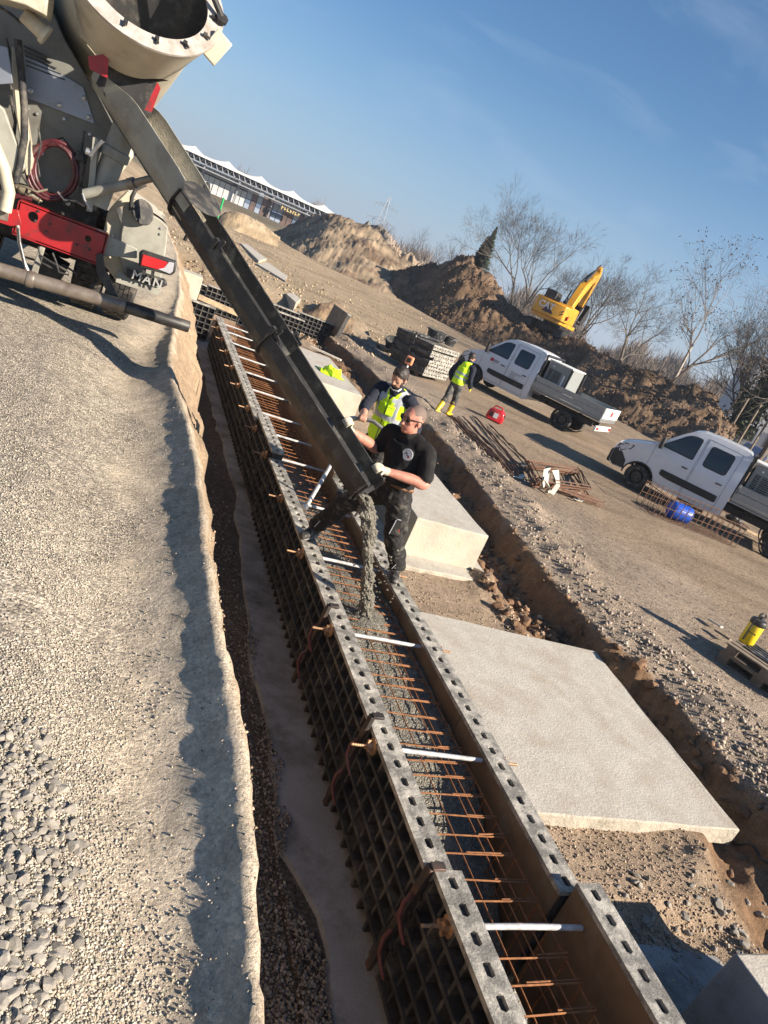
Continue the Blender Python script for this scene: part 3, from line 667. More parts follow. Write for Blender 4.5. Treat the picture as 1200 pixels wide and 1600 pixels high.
b = slab_mesh([(4.11, -.9), (5.3, -.9), (5.3, 1.89), (4.11, 1.89)], -.79, -.10, 5, .012, .03); o = b.build('concrete_block', [M_slab, M_blind], bevel=.03); tag(o, 'grey concrete block cut off by the lower right corner of the photo', 'concrete block', SG)
for k, q in enumerate([[(401, 413), (418, 411), (449, 432), (446, 440)], [(376, 381), (386, 382), (417, 405), (404, 408)], [(447, 460), (456, 458), (470, 468), (462, 474)]]):
    z = [.09, .12, .04][k]
    po = [at(p[0], p[1], z)[:2] for p in q]
    b = slab_mesh(po, z-.35, z+.03, 7+k, .06); o = b.build('footing_pad', [M_slab, M_slabside]); tag(o, ['pale concrete pad on the sandy plain, right of the dark chute and nearer the pit', 'farthest pale concrete pad on the sandy plain beside the chute', 'small pale pad at the far pit edge under the chute'][k], 'concrete pad', SG)
# far cross formwork
M_plastic_lit = M_plastic
cf = thing('formwork_wall', 'cross formwork of dark rib-grid panels closing the far end of the trench', 'formwork', (1.5, 17.6, 0), group='formwork walls at the far end of the pit')
def cross_panel(parent, x, y, z, sc=1., rz=0.):     # ribs face -y
    o = bpy.data.objects.new('panel', PANEL); COL.objects.link(o); o.parent = parent
    o.location = Vector((x, y, z))-parent.location; o.rotation_euler = (0, 0, -math.pi/2+rz); return o
cross_panel(cf, .72, 17.62, .05); cross_panel(cf, .72, 17.78, -.0)
cross_panel(cf, 2.95, 19.0, -.05)
cf2 = thing('formwork_wall', 'row of dark rib-grid formwork panels standing farther back beyond the trench end', 'formwork', (2.2, 21.2, 0), group='formwork walls at the far end of the pit')
for x in (.75, 2.22, 3.68): cross_panel(cf2, x, 21.2, .02+.05*(x > 2), rz=.02)
cf3 = thing('formwork_wall', 'short piece of formwork standing right of the chute at the far pit edge', 'formwork', (6.4, 23.5, 0), group='formwork walls at the far end of the pit')
cross_panel(cf3, 5.4, 23.6, .0); cross_panel(cf3, 4.0, 23.5, -.05)
o = bpy.data.objects.new('panel', PANEL); COL.objects.link(o); o.parent = cf3; o.location = (.45, -.5, .55); o.rotation_euler = (0, .15, .1)
b = slab_mesh([(1.05, 18.9), (1.85, 19.0), (1.85, 19.6), (1.05, 19.5)], -.3, .42, 12, .03); o = b.build('concrete_block', [M_cream, M_cream], bevel=.03); tag(o, 'weathered cream block standing at the far end of the formwork near the truck lamp', 'concrete block')
M_wood = mat('sawn_wood', (.42, .31, .19), .8, var=.2, vscale=8, bump=.3, bscale=60, dirt=(.25, .19, .13), damt=.4, dscale=6)
M_paleboard = mat('pale_board', (.55, .50, .42), .8, var=.15, vscale=9)
o = MB().beam((1.75, 17.95, .10), (3.0, 18.0, .02), .10, .12).build('timber_beam', M_wood, bevel=.006); tag(o, 'short yellow timber beam lying on the far cross formwork', 'timber')
for k, (pa, pb) in enumerate([((485, 541), (533, 563)), ((480, 549), (520, 570))]):
    a, c = at(*pa, -.55), at(*pb, -.55); o = MB().beam(a, c, .12, .05).build('board', M_paleboard, bevel=.004); tag(o, ['longer pale board on the pit floor, nearer the right trench', 'shorter pale board on the pit floor, half hidden by the chute'][k], 'board', 'pale boards on the pit floor')
# ================================================================ concrete mixer truck (rear)
M_cpaint = mat('cream_paint', (.50, .455, .345), .5, var=.10, vscale=5, bump=.08, bscale=30, dirt=(.33, .29, .22), damt=.45, dscale=4, coat=.15)
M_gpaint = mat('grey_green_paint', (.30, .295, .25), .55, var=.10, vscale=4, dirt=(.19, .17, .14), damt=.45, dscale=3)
M_gshade = mat('shaded_grey_green_paint', (.16, .16, .14), .55, var=.12, vscale=4, dirt=(.10, .09, .075), damt=.5, dscale=3)  # grey-green darkened to paint in the shade on the rear body
M_gplate = mat('blue_grey_plate', (.24, .26, .30), .35, metal=.5, var=.1, vscale=4, dirt=(.2, .19, .17), damt=.35, dscale=5)
M_red = mat('red_paint', (.30, .008, .012), .45, var=.2, vscale=8, dirt=(.10, .02, .018), damt=.4, dscale=9, coat=.2)
M_blacks = mat('black_steel', (.022, .021, .021), .5, var=.3, vscale=8, dirt=(.10, .09, .075), damt=.4, dscale=7)
M_rubber = mat('black_rubber', (.022, .022, .023), .75, var=.25, vscale=10, dirt=(.13, .115, .095), damt=.45, dscale=9)
M_tube = mat('worn_brown_tube', (.23, .195, .16), .42, metal=.45, var=.2, vscale=9, dirt=(.13, .10, .08), damt=.45, dscale=6)
M_hose = mat('dark_red_hose', (.075, .013, .018), .4, var=.25, vscale=10, dirt=(.12, .09, .08), damt=.3, dscale=12)
M_brass = mat('grey_brass', (.42, .37, .27), .4, metal=.7, var=.2, vscale=20)
M_ring = mat('worn_ring_steel', (.44, .40, .36), .6, metal=.2, var=.18, vscale=14, bump=.4, bscale=70, dirt=(.30, .26, .21), damt=.5, dscale=8)
M_crust = mat('dried_concrete', (.38, .345, .265), .9, var=.2, vscale=10, bump=1.5, bscale=55)
M_wet = mat('wet_mortar_film', (.040, .039, .038), .45, var=.3, vscale=9, bump=.5, bscale=70, dirt=(.20, .19, .155), damt=.3, dscale=5)
M_lamp = mat('red_lamp', (.48, .012, .016), .18, var=.05, coat=.6); M_lampw = mat('pale_lamp_glass', (.38, .38, .42), .15, var=.08, coat=.6)
M_silver = mat('silver_letter', (.55, .55, .52), .4, metal=.6, var=.08)
YT = 7.4
def tk(px, py, y=YT): return atY(px, py, y)
truck = thing('mixer_truck', 'cream concrete mixer truck backed up to the trench with red rear beam and long chute', 'truck', (-.6, 8.6, .9))
def tb(b, name, m, smooth=None, bevel=0, parent=truck):
    return b.build(name, m, parent, smooth, bevel, world=(parent is truck))
def part(b, name, m, parent, smooth=None, bevel=0):     # sub-part built in world space: shift by the truck's place
    L = truck.location; b.v = [(p[0]-L[0], p[1]-L[1], p[2]-L[2]) for p in b.v]; return b.build(name, m, parent, smooth, bevel)
# discharge hopper: flared cream shell with steel ring
rc_, rr_ = Vector((-.36, 6.95, 3.77)), .53
nrm = Vector((.10, -.62, .55)).normalized()          # the ring's mouth looks back and up
eu = Vector((1, 0, 0)); eu = (eu-nrm*eu.dot(nrm)).normalized(); ev = nrm.cross(eu)
def ringpt(a, r, off=0.): return rc_+eu*math.cos(a)*r+ev*math.sin(a)*r+nrm*off
bot = Vector((-.40, 7.35, 3.12))
b = MB(); rings = []; n = 56
for i in range(13):
    t_ = i/12; ring = []
    for j in range(n):
        a = 2*math.pi*j/n; p = ringpt(a, rr_+.075)
        dn = max(0., -math.sin(a)); sq = Vector((bot.x+math.cos(a)*.36*(1-.1*abs(math.sin(2*a))), bot.y+math.sin(a)*-.0-.42*max(-.9, min(.9, -1.3*math.sin(a)))*.55, bot.z+.12*math.cos(a)**2))
        k = t_**.72; q = p.lerp(sq, k); q += nrm*(-.02*math.sin(t_*math.pi)); ring.append(q)
    rings.append(ring)
b.loft(rings, cap=False); tb(b, 'discharge_hopper', M_cpaint, smooth=50)
b = MB(); b.loft([[p+(rc_-nrm*.5-p)*.05 for p in r] for r in rings], cap=False); tb(b, 'hopper_lining', M_blacks, smooth=50)
b = MB(); A_ = []
for r, o in ((rr_-.055, 0), (rr_+.08, 0), (rr_+.08, .018), (rr_-.055, .018)): A_.append([ringpt(2*math.pi*j/64, r, o) for j in range(64)])
b.loft(A_+[A_[0]], cap=False); ringo = tb(b, 'hopper_ring', M_ring, smooth=35)
for k in range(14):
    a = 2*math.pi*k/14+.1; b = MB(); b.beam(ringpt(a, rr_-.01, .015), ringpt(a, rr_-.01, .05), .03, .03); b.beam(ringpt(a, rr_-.02, .04), ringpt(a, rr_+.035, .04), .018, .018); part(b, 'bolt', M_blacks, ringo)
# tab on the right of the ring
b = MB(); c0 = ringpt(R_(-12), rr_+.05, .0); b.box(c0+Vector((.03, -.02, -.05)), (.15, .05, .22), Matrix.Rotation(R_(24), 3, 'Y')); tb(b, 'ring_bracket', M_cpaint, bevel=.008)
b = MB(); b.tube([ringpt(R_(8), rr_+.05, .05), ringpt(R_(40), rr_-.1, .16), ringpt(R_(70), rr_-.2, .3)], .025, 8); b.lathe([(0, 0), (.05, 0), (.05, .03), (0, .03)], ringpt(R_(6), rr_+.05, .04), nrm, 8); tb(b, 'hinge_bar', M_blacks)
# mouth of the drum and its spiral blades seen through the ring
b = MB(); dax = Vector((-.16, .90, -.26)).normalized()
b.lathe([(.60, 1.5), (.56, .6), (.50, .12), (.53, .10), (.60, .6), (.64, 1.5), (.70, 3.2), (.7, 4.6), (.5, 5.6), (0, 5.6)], rc_+Vector((0, .34, .18)), dax, 40)
tb(b, 'drum', M_cpaint, smooth=50)
for k in range(2):
    b = MB(); rin, rout = [], []; u2 = dax.orthogonal().normalized(); v2 = dax.cross(u2)
    for i in range(40):
        a = i*.16+math.pi*k; h_ = .0+i*.032; e_ = u2*math.cos(a)+v2*math.sin(a); o_ = rc_+Vector((0, .34, .18))+dax*h_
        rin.append(o_+e_*.2); rout.append(o_+e_*(.47+h_*.06))
    V = []; F = []
    for p, q in zip(rin, rout): V += [p, q, p+dax*.02, q+dax*.02]
    for i in range(39): F += [(4*i, 4*i+1, 4*i+5, 4*i+4), (4*i+2, 4*i+6, 4*i+7, 4*i+3), (4*i, 4*i+4, 4*i+6, 4*i+2), (4*i+1, 4*i+3, 4*i+7, 4*i+5)]
    b.add(V, F); tb(b, 'drum_blade', M_crust, smooth=40)
# inner guide plate crusted with concrete
b = MB(); b.loft([[ringpt(R_(a), rr_-.07, -.02) for a in (200, 230, 260, 290, 320)], [ringpt(R_(a), .2, -.5)+Vector((0, .1, -.1)) for a in (200, 230, 260, 290, 320)]], cap=False, closed=False); tb(b, 'guide_plate', M_crust, smooth=40)
# red rubber flaps by the outlet
for P_, nm in ((((137, 88), (170, 84), (168, 122), (140, 108)), 'a'), (((246, 128), (251, 138), (237, 175), (226, 172)), 'b')):
    q = [tk(*p, 7.02) for p in P_]; b = MB(); b.prism([(0, 0)]+[((v-q[0]).x, (v-q[0]).z) for v in q[1:]], q[0], (1, 0, 0), (0, 0, 1), (0, .02, 0)); tb(b, 'rubber_flap', M_red)
# dark outlet throat
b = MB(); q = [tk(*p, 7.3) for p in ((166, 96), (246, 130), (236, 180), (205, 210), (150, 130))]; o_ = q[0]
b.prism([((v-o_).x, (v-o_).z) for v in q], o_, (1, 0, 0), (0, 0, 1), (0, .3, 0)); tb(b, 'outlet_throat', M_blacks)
# rear body panel (grey-green, its shade put into the colour), blue-grey plate on it
def ypoly(name, pts, y, dep, m, bevel=.006, parent=None):
    q = [tk(*p, y) for p in pts]; o_ = q[0]; b = MB(); b.prism([((v-o_).x, (v-o_).z) for v in q], o_, (1, 0, 0), (0, 0, 1), (0, dep, 0))
    return tb(b, name, m, bevel=bevel) if parent is None else part(b, name, m, parent, bevel=bevel)
body = ypoly('rear_body', [(-60, -40), (62, -30), (100, 60), (152, 150), (184, 210), (150, 330), (96, 305), (-60, 260)], 7.75, .5, M_gshade)
pl_ = ypoly('body_plate', [(36, 84), (90, 112), (130, 136), (148, 194), (40, 152)], 7.73, .012, M_gplate, .002)
for p in ((48, 142), (94, 164), (139, 183), (132, 153)): b = MB(); b.lathe([(0, 0), (.022, 0), (.022, .012), (.008, .018), (0, .018)], tk(*p, 7.73), (0, -1, 0), 10); part(b, 'bolt', M_steel, pl_)
for k in range(5):
    a, c = tk(37+k*1.0, 72+k*7.5, 7.735), tk(74+k*7, 89+k*9, 7.735); b = MB(); b.beam(a, c, .012, .012); part(b, 'rib_line', M_blacks, pl_)
# left ladder frame pieces
ypoly('side_plate', [(-40, 60), (12, 74), (20, 130), (-5, 132), (-40, 118)], 7.3, .03, M_gplate, .004)
ypoly('side_strut', [(18, 70), (32, 90), (36, 150), (52, 250), (46, 275), (40, 274), (20, 150)], 7.45, .12, M_cpaint, .01)
ypoly('side_strut', [(-30, 140), (6, 170), (40, 262), (22, 280), (-30, 200)], 7.35, .1, M_gpaint, .01)
ypoly('upper_box', [(-60, -30), (79, -30), (71, 24), (40, 8), (-60, -20)], 6.75, .35, M_cpaint, .01)
b = MB(); b.lathe([(0, 0), (.06, 0), (.06, .16), (.075, .16), (.075, .19), (0, .19)], tk(38, 22, 7.0), tk(56, 40, 7.0)-tk(38, 22, 7.0), 14); tb(b, 'work_lamp', M_cpaint, smooth=40)
b = MB(); b.tube([tk(*p, 7.35) for p in ((28, 62), (30, 85), (33, 110), (38, 170), (38, 215), (30, 262), (24, 285))], .03, 10); tb(b, 'black_hose', M_rubber, smooth=40)
b = MB(); b.tube([tk(*p, 7.3) for p in ((-10, 5), (14, 20), (30, 33), (50, 42), (55, 36))], .012, 8); tb(b, 'cable', M_rubber)
b = MB(); b.tube([tk(*p, 7.2) for p in ((-10, 225), (6, 262), (14, 300), (8, 330))], .05, 10); tb(b, 'pipe', M_cpaint, smooth=40)
# coil of red hose on its hook
hc = tk(86, 266, 7.55); hr = .20; b = MB(); P_ = []
for i in range(180):
    a = i/180*2*math.pi*5.5+1.8; rad = hr*(1+.10*math.sin(i*.21)+.07*math.cos(i*.067)); P_.append(hc+Vector((rad*.92*math.cos(a), -.02-.045*math.sin(i*.13)-.03*(i % 33)/33, rad*1.12*math.sin(a)-.02)))
b.tube(P_, .0165, 8); tb(b, 'hose_coil', M_hose, smooth=60)
b = MB(); b.tube([tk(*p, 7.6) for p in ((62, 228), (98, 215), (126, 250), (118, 262))], .008, 6); tb(b, 'hose_hook', M_blacks)
b = MB(); b.tube([tk(*p, 7.45) for p in ((-10, 314), (12, 312), (28, 306), (50, 312))], .022, 8); tb(b, 'red_hose', M_hose, smooth=60)
b = MB(); b.tube([tk(-10, 280, 7.5), tk(35, 296, 7.5)], .02, 8); b.lathe([(0, 0), (.035, 0), (.045, .03), (.045, .09), (.03, .1), (.03, .17), (.04, .18), (0, .19)], tk(30, 294, 7.5), (1, 0, -.15), 12); b.tube([tk(44, 300, 7.5), tk(66, 315, 7.5)], .014, 8); tb(b, 'valve', M_brass, smooth=40)
# chute column and swivel
b = MB(); b.lathe([(.10, 0), (.10, .42), (.125, .43), (.125, .50), (.105, .51), (.105, .86), (0, .86)], tk(150, 320, YT), (.10, 0, 1), 20); tb(b, 'chute_column', M_gpaint, smooth=40)
b = MB(); b.beam(tk(140, 243, 7.2), tk(160, 220, 7.15), .02, .02); b.lathe([(0, -.03), (.03, -.03), (.03, .03), (0, .03)], tk(140, 238, 7.22), (1, 0, 0), 10); tb(b, 'clamp_handle', M_steel)
b = MB(); b.beam(tk(140, 330, 7.35), tk(150, 215, 7.35), .10, .05); tb(b, 'column_plate', M_gpaint, bevel=.006)
# small cream pocket behind the column
ypoly('water_tank', [(168, 200), (206, 232), (208, 245), (175, 290), (158, 280)], 7.9, .4, M_cpaint, .02)
# support cylinder from the column to the chute
b = MB(); b.tube([tk(132, 303, 7.25), tk(204, 287, 7.15)], .042, 14); tb(b, 'cylinder_barrel', M_gpaint, smooth=40)
b = MB(); b.tube([tk(202, 288, 7.15), tk(240, 278, 7.05)], .032, 12); b.lathe([(.05, 0), (.05, .06), (0, .06)], tk(201, 288, 7.15), tk(240, 278, 7.05)-tk(201, 288, 7.15), 12); tb(b, 'cylinder_rod', M_tube, smooth=40)
b = MB(); b.tube([tk(129, 302, 7.2), tk(132, 312, 7.18), tk(142, 328, 7.16)], .01, 8); tb(b, 'release_lever', M_steel)
# red rear beam with its holes, lower flange and darker arm towards the lamp
def beam_red():
    a, c = tk(30, 316, 7.3), tk(166, 374, 7.3); z1, z0 = a.z+.01, a.z-.27; b = MB(); w_ = c.x-a.x
    H = [(a.x+w_*.17, a.z-.075, .042), (a.x+w_*.80, a.z-.085, .028)]; xs = sorted([a.x, c.x]+[v for h in H for v in (h[0]-h[2]*1.4, h[0]+h[2]*1.4)])
    def slab(x0, x1): b.box(((x0+x1)/2, 7.33, (z0+z1)/2), (x1-x0, .02, z1-z0))
    slab(xs[0], xs[1]); slab(xs[2], xs[3]); slab(xs[4], xs[5])
    for hx, hz, r in H:           # plate cell with a round hole
        s_ = r*1.4; O = [(-s_, -1), (s_, -1), (s_, 0), (s_, 1), (0, 1), (-s_, 1), (-s_, 0)]
        n = 16; V = []; F = []
        for yy in (7.32, 7.34):
            for j in range(n):
                an = 2*math.pi*j/n; V.append((hx+r*math.cos(an), yy, hz+r*math.sin(an)))
            for j in range(n):
                an = 2*math.pi*j/n; k = s_/max(abs(math.cos(an)), abs(math.sin(an))); V.append((hx+k*math.cos(an), yy, hz+k*math.sin(an)))
        for j in range(n):
            k = (j+1) % n; F += [(j, k, n+k, n+j), (2*n+j, 3*n+j, 3*n+k, 2*n+k), (j, 2*n+j, 2*n+k, k)]
        b.add(V, F); b.box((hx, 7.33, (hz+s_+z1)/2), (2*s_, .02, z1-hz-s_)); b.box((hx, 7.33, (hz-s_+z0)/2), (2*s_, .02, hz-s_-z0))
    b.box(((a.x+c.x)/2, 7.37, z1), (w_, .10, .02)); b.box(((a.x+c.x)/2, 7.37, z0), (w_, .10, .02)); b.box((a.x, 7.37, (z0+z1)/2), (.02, .1, z1-z0)); b.box((c.x, 7.37, (z0+z1)/2), (.02, .1, z1-z0))
    return b
beam_ = tb(beam_red(), 'rear_beam', M_red, bevel=.004)
for p in ((56, 345), (72, 362), (78, 350), (120, 382), (140, 390), (60, 330)): b = MB(); b.lathe([(0, 0), (.012, 0), (.012, .012), (0, .012)], tk(*p, 7.32), (0, -1, 0), 6); part(b, 'bolt', M_blacks, beam_)
ypoly('towing_plate', [(-40, 318), (28, 328), (34, 352), (25, 356), (-40, 336)], 7.28, .04, M_red, .004)
ypoly('towing_face', [(-40, 322), (14, 331), (12, 346), (-40, 333)], 7.27, .01, M_tube, .002)
b = MB(); b.box(tk(130, 300, 8.1)+Vector((-.6, .3, -.30)), (1.6, .9, .5)); tb(b, 'chassis', M_blacks, bevel=.02)
for k, (p0, p1, p2, p3) in enumerate([((60, 385), (62, 398), (78, 408), (106, 424)), ((82, 395), (88, 410), (92, 425), (108, 430)), ((28, 356), (30, 380), (36, 405), (40, 424))]):
    b = MB(); b.tube([tk(*p, 7.2) for p in (p0, p1, p2, p3)], .009, 6); tb(b, 'loose_cable', M_rubber)
b = MB(); b.tube([tk(*p, 7.25) for p in ((28, 352), (30, 378), (38, 410), (46, 428))], .016, 8); tb(b, 'hanger_rod', M_steel)
# lamp arm, lamp, bumper lettering plate
ypoly('lamp_arm', [(164, 366), (214, 388), (214, 404), (160, 400)], 7.36, .05, M_gpaint, .008)
lamp = ypoly('tail_lamp', [(217, 395), (223, 391), (276, 409), (274, 426), (267, 431), (217, 418)], 7.22, .10, M_blacks, .012)
ypoly('red_lens', [(222, 397), (262, 410), (256, 419), (246, 421), (220, 414)], 7.205, .02, M_lamp, .004, lamp)
ypoly('white_lens', [(245, 420), (257, 418), (264, 409), (272, 411), (270, 424), (265, 428)], 7.206, .02, M_lampw, .004, lamp)
for p in ((226, 420), (239, 424)): b = MB(); b.beam(tk(*p, 7.27), tk(p[0]-1, p[1]+9, 7.27), .03, .03); part(b, 'lamp_foot', M_blacks, lamp)
mud = MB()
def prof(pts, y): return [tk(*p, y) for p in pts]
mud.loft([prof([(168, 332), (180, 322), (190, 352), (186, 395), (196, 440), (180, 436), (160, 410), (158, 380)], 7.62), prof([(172, 330), (186, 318), (196, 350), (190, 395), (198, 442), (182, 440), (164, 412), (162, 382)], 8.7)], cap=True)
q0 = [(192, 322), (226, 328), (252, 344), (263, 355), (260, 385), (248, 462), (196, 445), (186, 400), (190, 352)]
mg = ypoly('mudguard', q0, 7.55, .05, M_gpaint, .012); tb(mud, 'mudguard_side', M_cpaint, bevel=.01)
ypoly('mudguard_top', [(168, 330), (198, 300), (240, 330), (262, 352), (254, 344), (226, 328), (192, 322)], 7.62, 1.0, M_cpaint, .01)
for p in ((251, 357), (250, 366)): b = MB(); b.lathe([(0, 0), (.014, 0), (.012, .01), (0, .012)], tk(*p, 7.55), (0, -1, 0), 8); part(b, 'bolt', M_steel, mg)
flap = ypoly('rubber_skirt', [(198, 418), (213, 424), (258, 438), (262, 446), (254, 449), (198, 434)], 7.40, .1, M_blacks, .01)
ypoly('skirt_plate', [(184, 422), (196, 430), (252, 452), (246, 462), (180, 441)], 7.46, .04, M_gpaint, .004)
p0, p1 = tk(206, 429.5, 7.385), tk(254, 444, 7.385); q_ = tk(206, 440, 7.385)
Mx = frame((p0+p1)/2+Vector((0, -.002, -.004)), (1, 0, .0), (0, 0, 1)); Mx = Matrix.Translation(-truck.location) @ Mx
text_obj('lettering', 'MAN', .115, M_silver, Mx, flap, .004, .002, spacing=1.25)
# lid of the mixer water box hanging above the mudguard
b = MB(); b.lathe([(0, 0), (.11, 0), (.115, .012), (.11, .02), (0, .024)], tk(222, 332, 7.5), (.45, -.75, .35), 24); tb(b, 'splash_disc', M_rubber, smooth=40)
b = MB(); b.tube([tk(*p, 7.45) for p in ((204, 330), (206, 308), (212, 296), (228, 288))], .018, 8); tb(b, 'cable_arm', M_rubber, smooth=50)
# under-run tube with black rubber sleeve
a, c = tk(-60, 404, 7.05), tk(192, 478, 7.05); c.y = a.y = 7.05
b = MB(); b.tube([a, c], .062, 24); br = tb(b, 'underrun_tube', M_tube, smooth=40)
b = MB(); b.lathe([(.068, 0), (.072, .01), (.072, .05), (.068, .06), (0, .06)], tk(46, 436, 7.05)-Vector((.02, 0, 0)), c-a, 24); b.lathe([(.068, 0), (.074, .01), (.074, .05), (0, .06)], c-Vector((.03, 0, 0)), c-a, 24); part(b, 'clamp_ring', M_tube, br, 40)
e_ = tk(296, 511, 7.05); b = MB(); b.tube([c, c.lerp(e_, .02), c.lerp(e_, .98), e_], [.05, .057, .055, .045], 24); tb(b, 'rubber_sleeve', M_blacks, smooth=40)
ypoly('strut', [(150, 398), (160, 396), (164, 420), (188, 470), (178, 476), (150, 425)], 7.2, .06, M_blacks, .006)
ypoly('strut', [(46, 430), (62, 385), (70, 388), (56, 436)], 7.3, .05, M_gpaint, .006)
ypoly('differential_box', [(44, 428), (62, 395), (104, 420), (92, 442), (60, 436)], 7.9, .4, M_blacks, .01)
# wheels: twin rear tyres
def tyre_mesh(r, w_, nblk=36):
    b = MB(); b.lathe([(r*.56, -w_*.5), (r*.80, -w_*.52), (r*.95, -w_*.47), (r*.985, -w_*.40), (r*.985, w_*.40), (r*.95, w_*.47), (r*.80, w_*.52), (r*.56, w_*.5), (r*.56, -w_*.5)], (0, 0, 0), (1, 0, 0), 48)
    for row in range(5):
        x = (row-2)*w_*.165
        for k in range(nblk):
            a = 2*math.pi*(k+.5*(row % 2))/nblk; rt = Matrix.Rotation(a, 3, 'X'); b.box(rt @ Vector((x, 0, r*.985)), (w_*.135, 2*math.pi*r/nblk*.78, r*.035), rt)
    return b
zc = .9+.52; yw = 8.62
for k, xw in enumerate((-.29, .045, -1.35, -1.68)):
    wh = bpy.data.objects.new('wheel', None); COL.objects.link(wh); wh.parent = truck; wh.location = Vector((xw, yw, zc))-truck.location
    tyre_mesh(.52, .29).build('tyre', M_rubber, wh, smooth=30)
    b = MB(); b.lathe([(0, .05), (.12, .06), (.14, .02), (.22, -.02), (.29, .10), (.30, .14), (.28, .12)], (0, 0, 0), (1, 0, 0), 24); b.build('rim', M_gpaint, wh, smooth=40)
b = MB(); b.beam((-1.7, yw, zc), (.1, yw, zc), .16, .16); tb(b, 'axle', M_blacks, bevel=.03)
b = MB(); b.box((-.95, 10.8, 1.5), (.9, 5., .3)); tb(b, 'chassis_front', M_blacks, bevel=.05)
r = random.Random(17)
for pts, rd, m_ in ((((-8, 268), (14, 278), (30, 268), (44, 288), (40, 304)), .012, M_rubber), (((6, 300), (22, 288), (40, 292), (58, 300), (74, 296)), .010, M_brass), (((60, 200), (64, 226), (58, 250), (62, 276)), .008, M_rubber), (((132, 205), (128, 232), (132, 262), (126, 290)), .010, M_rubber),
    (((16, 150), (24, 190), (20, 230), (30, 256)), .014, M_rubber), (((90, 300), (100, 312), (118, 314), (132, 322)), .010, M_steel), (((34, 400), (60, 408), (84, 420), (100, 414), (120, 428)), .010, M_rubber), (((150, 400), (142, 416), (150, 440), (140, 452)), .008, M_rubber), (((10, 60), (16, 84), (12, 110), (18, 140)), .010, M_rubber)):
    b = MB(); b.tube([tk(p[0], p[1], 7.34+.1*r.random()) for p in pts], rd, 7); tb(b, 'hydraulic_line', m_, smooth=50)
for p in ((44, 170), (58, 178), (100, 186), (66, 240), (140, 210), (146, 250), (120, 292), (22, 210), (30, 240)):
    b = MB(); b.lathe([(0, 0), (.016, 0), (.014, .012), (0, .014)], tk(p[0], p[1], 7.74), (0, -1, 0), 6); tb(b, 'bolt', M_steel)
for p, sz in (((128, 246), (.10, .08)), ((134, 300), (.12, .07)), ((12, 338), (.12, .06)), ((108, 316), (.09, .07))):
    b = MB(); q = tk(p[0], p[1], 7.5); b.box(q, (sz[0], .1, sz[1])); b.lathe([(.02, 0), (.03, .01), (.03, .05), (0, .05)], q+Vector((0, -.05, 0)), (0, -1, 0), 8); tb(b, 'valve_block', M_blacks, bevel=.006)
# ---------------------------------------------------------------- chute
cA, cB = Vector((-.36, 7.42, 2.87)), Vector((2.165, 5.085, .925)); cd_ = (cB-cA); CL = cd_.length; cd_.normalize()
cs = cd_.cross(Vector((0, 0, 1))).normalized()          # points to the chute's right (away from the camera side?)
cu = cs.cross(cd_).normalized()
def cp(s, x, z): return cA+cd_*s+cs*x+cu*z
def chute_sec(wt, wb, h, t_): # U profile (outer then inner)
    o = [(-wt, h), (-wt*1.0, h*.35), (-wb, -.02), (-wb*.5, -.075), (wb*.5, -.075), (wb, -.02), (wt, h*.35), (wt, h)]
    i = [(wt-t_, h), (wt-t_, h*.36), (wb-t_, -.005), (wb*.48, -.055), (-wb*.48, -.055), (-wb+t_, -.005), (-wt+t_, h*.36), (-wt+t_, h)]
    return [(x*.9, z*.93) for x, z in o+i]
def chute_len(name, s0, s1, wt, wb, h, m_out, m_in, t_=.012, k=1., zoff=0., nseg=14, ends=None):
    b = MB(); rings = []
    for j in range(nseg+1):
        s = s0+(s1-s0)*j/nseg; f = 1+(k-1)*j/nseg; hh = h*(ends(j/nseg) if ends else 1)
        rings.append([cp(s, x*f, z+zoff) for x, z in chute_sec(wt, wb, hh, t_)])
    n = 16; V = [p for r in rings for p in r]; 
    F = []; M_ = []
    for i in range(nseg):
        for q in range(n):
            F.append((i*n+q, i*n+(q+1) % n, (i+1)*n+(q+1) % n, (i+1)*n+q)); M_.append(1 if 8 <= q <= 14 else 0)
    F.append(tuple(range(n))[::-1]); F.append(tuple(nseg*n+q for q in range(n))); M_ += [0, 0]
    b.v = [tuple(p) for p in V]; b.f = F; b.m = M_
    return tb(b, name, [m_out, m_in], smooth=30)
chute_len('swivel_chute', -.24, 1.22, .205, .15, .26, M_gpaint, M_crust, k=.88, ends=lambda t: .45+.55*min(1, 3.2*t) if t < .3 else 1.-.5*max(0, t-.8))
ch1 = chute_len('chute_extension', 1.05, 2.62, .172, .12, .175, M_blacks, M_wet, zoff=-.015)
ch2 = chute_len('chute_extension', 2.48, CL+.03, .178, .124, .17, M_blacks, M_wet, zoff=-.03)
for s, ww, zo in ((1.07, .179, -.015), (2.5, .186, -.03), (CL+.0, .184, -.03)):
    P_ = [cp(s, x*ww/.28, z*.78+zo) for x, z in ((-.257, .223), (-.257, .075), (-.185, -.032), (-.09, -.084), (.09, -.084), (.185, -.032), (.257, .075), (.257, .223))]
    b = MB()
    for i in range(7): b.beam(P_[i], P_[i+1], .05, .014, cd_)
    tb(b, 'chute_band', M_blacks)
for s, sx in ((2.50, 1), (1.62, 1), (2.52, -1)):
    b = MB(); b.beam(cp(s, sx*.162, .11), cp(s, sx*.175, .20), .03, .04); b.beam(cp(s-.03, sx*.166, .18), cp(s+.10, sx*.166, .16), .02, .025); b.beam(cp(s+.05, sx*.166, .16), cp(s+.06, sx*.175, .24), .012, .02); tb(b, 'chute_latch', M_blacks)
for sx in (-1, 1):      # rolled rims
    b = MB(); b.tube([cp(1.05, sx*.155, .150), cp(2.6, sx*.155, .150)], .011, 6); b.tube([cp(2.5, sx*.161, .130), cp(CL+.02, sx*.161, .130)], .011, 6); tb(b, 'chute_rim', M_blacks)
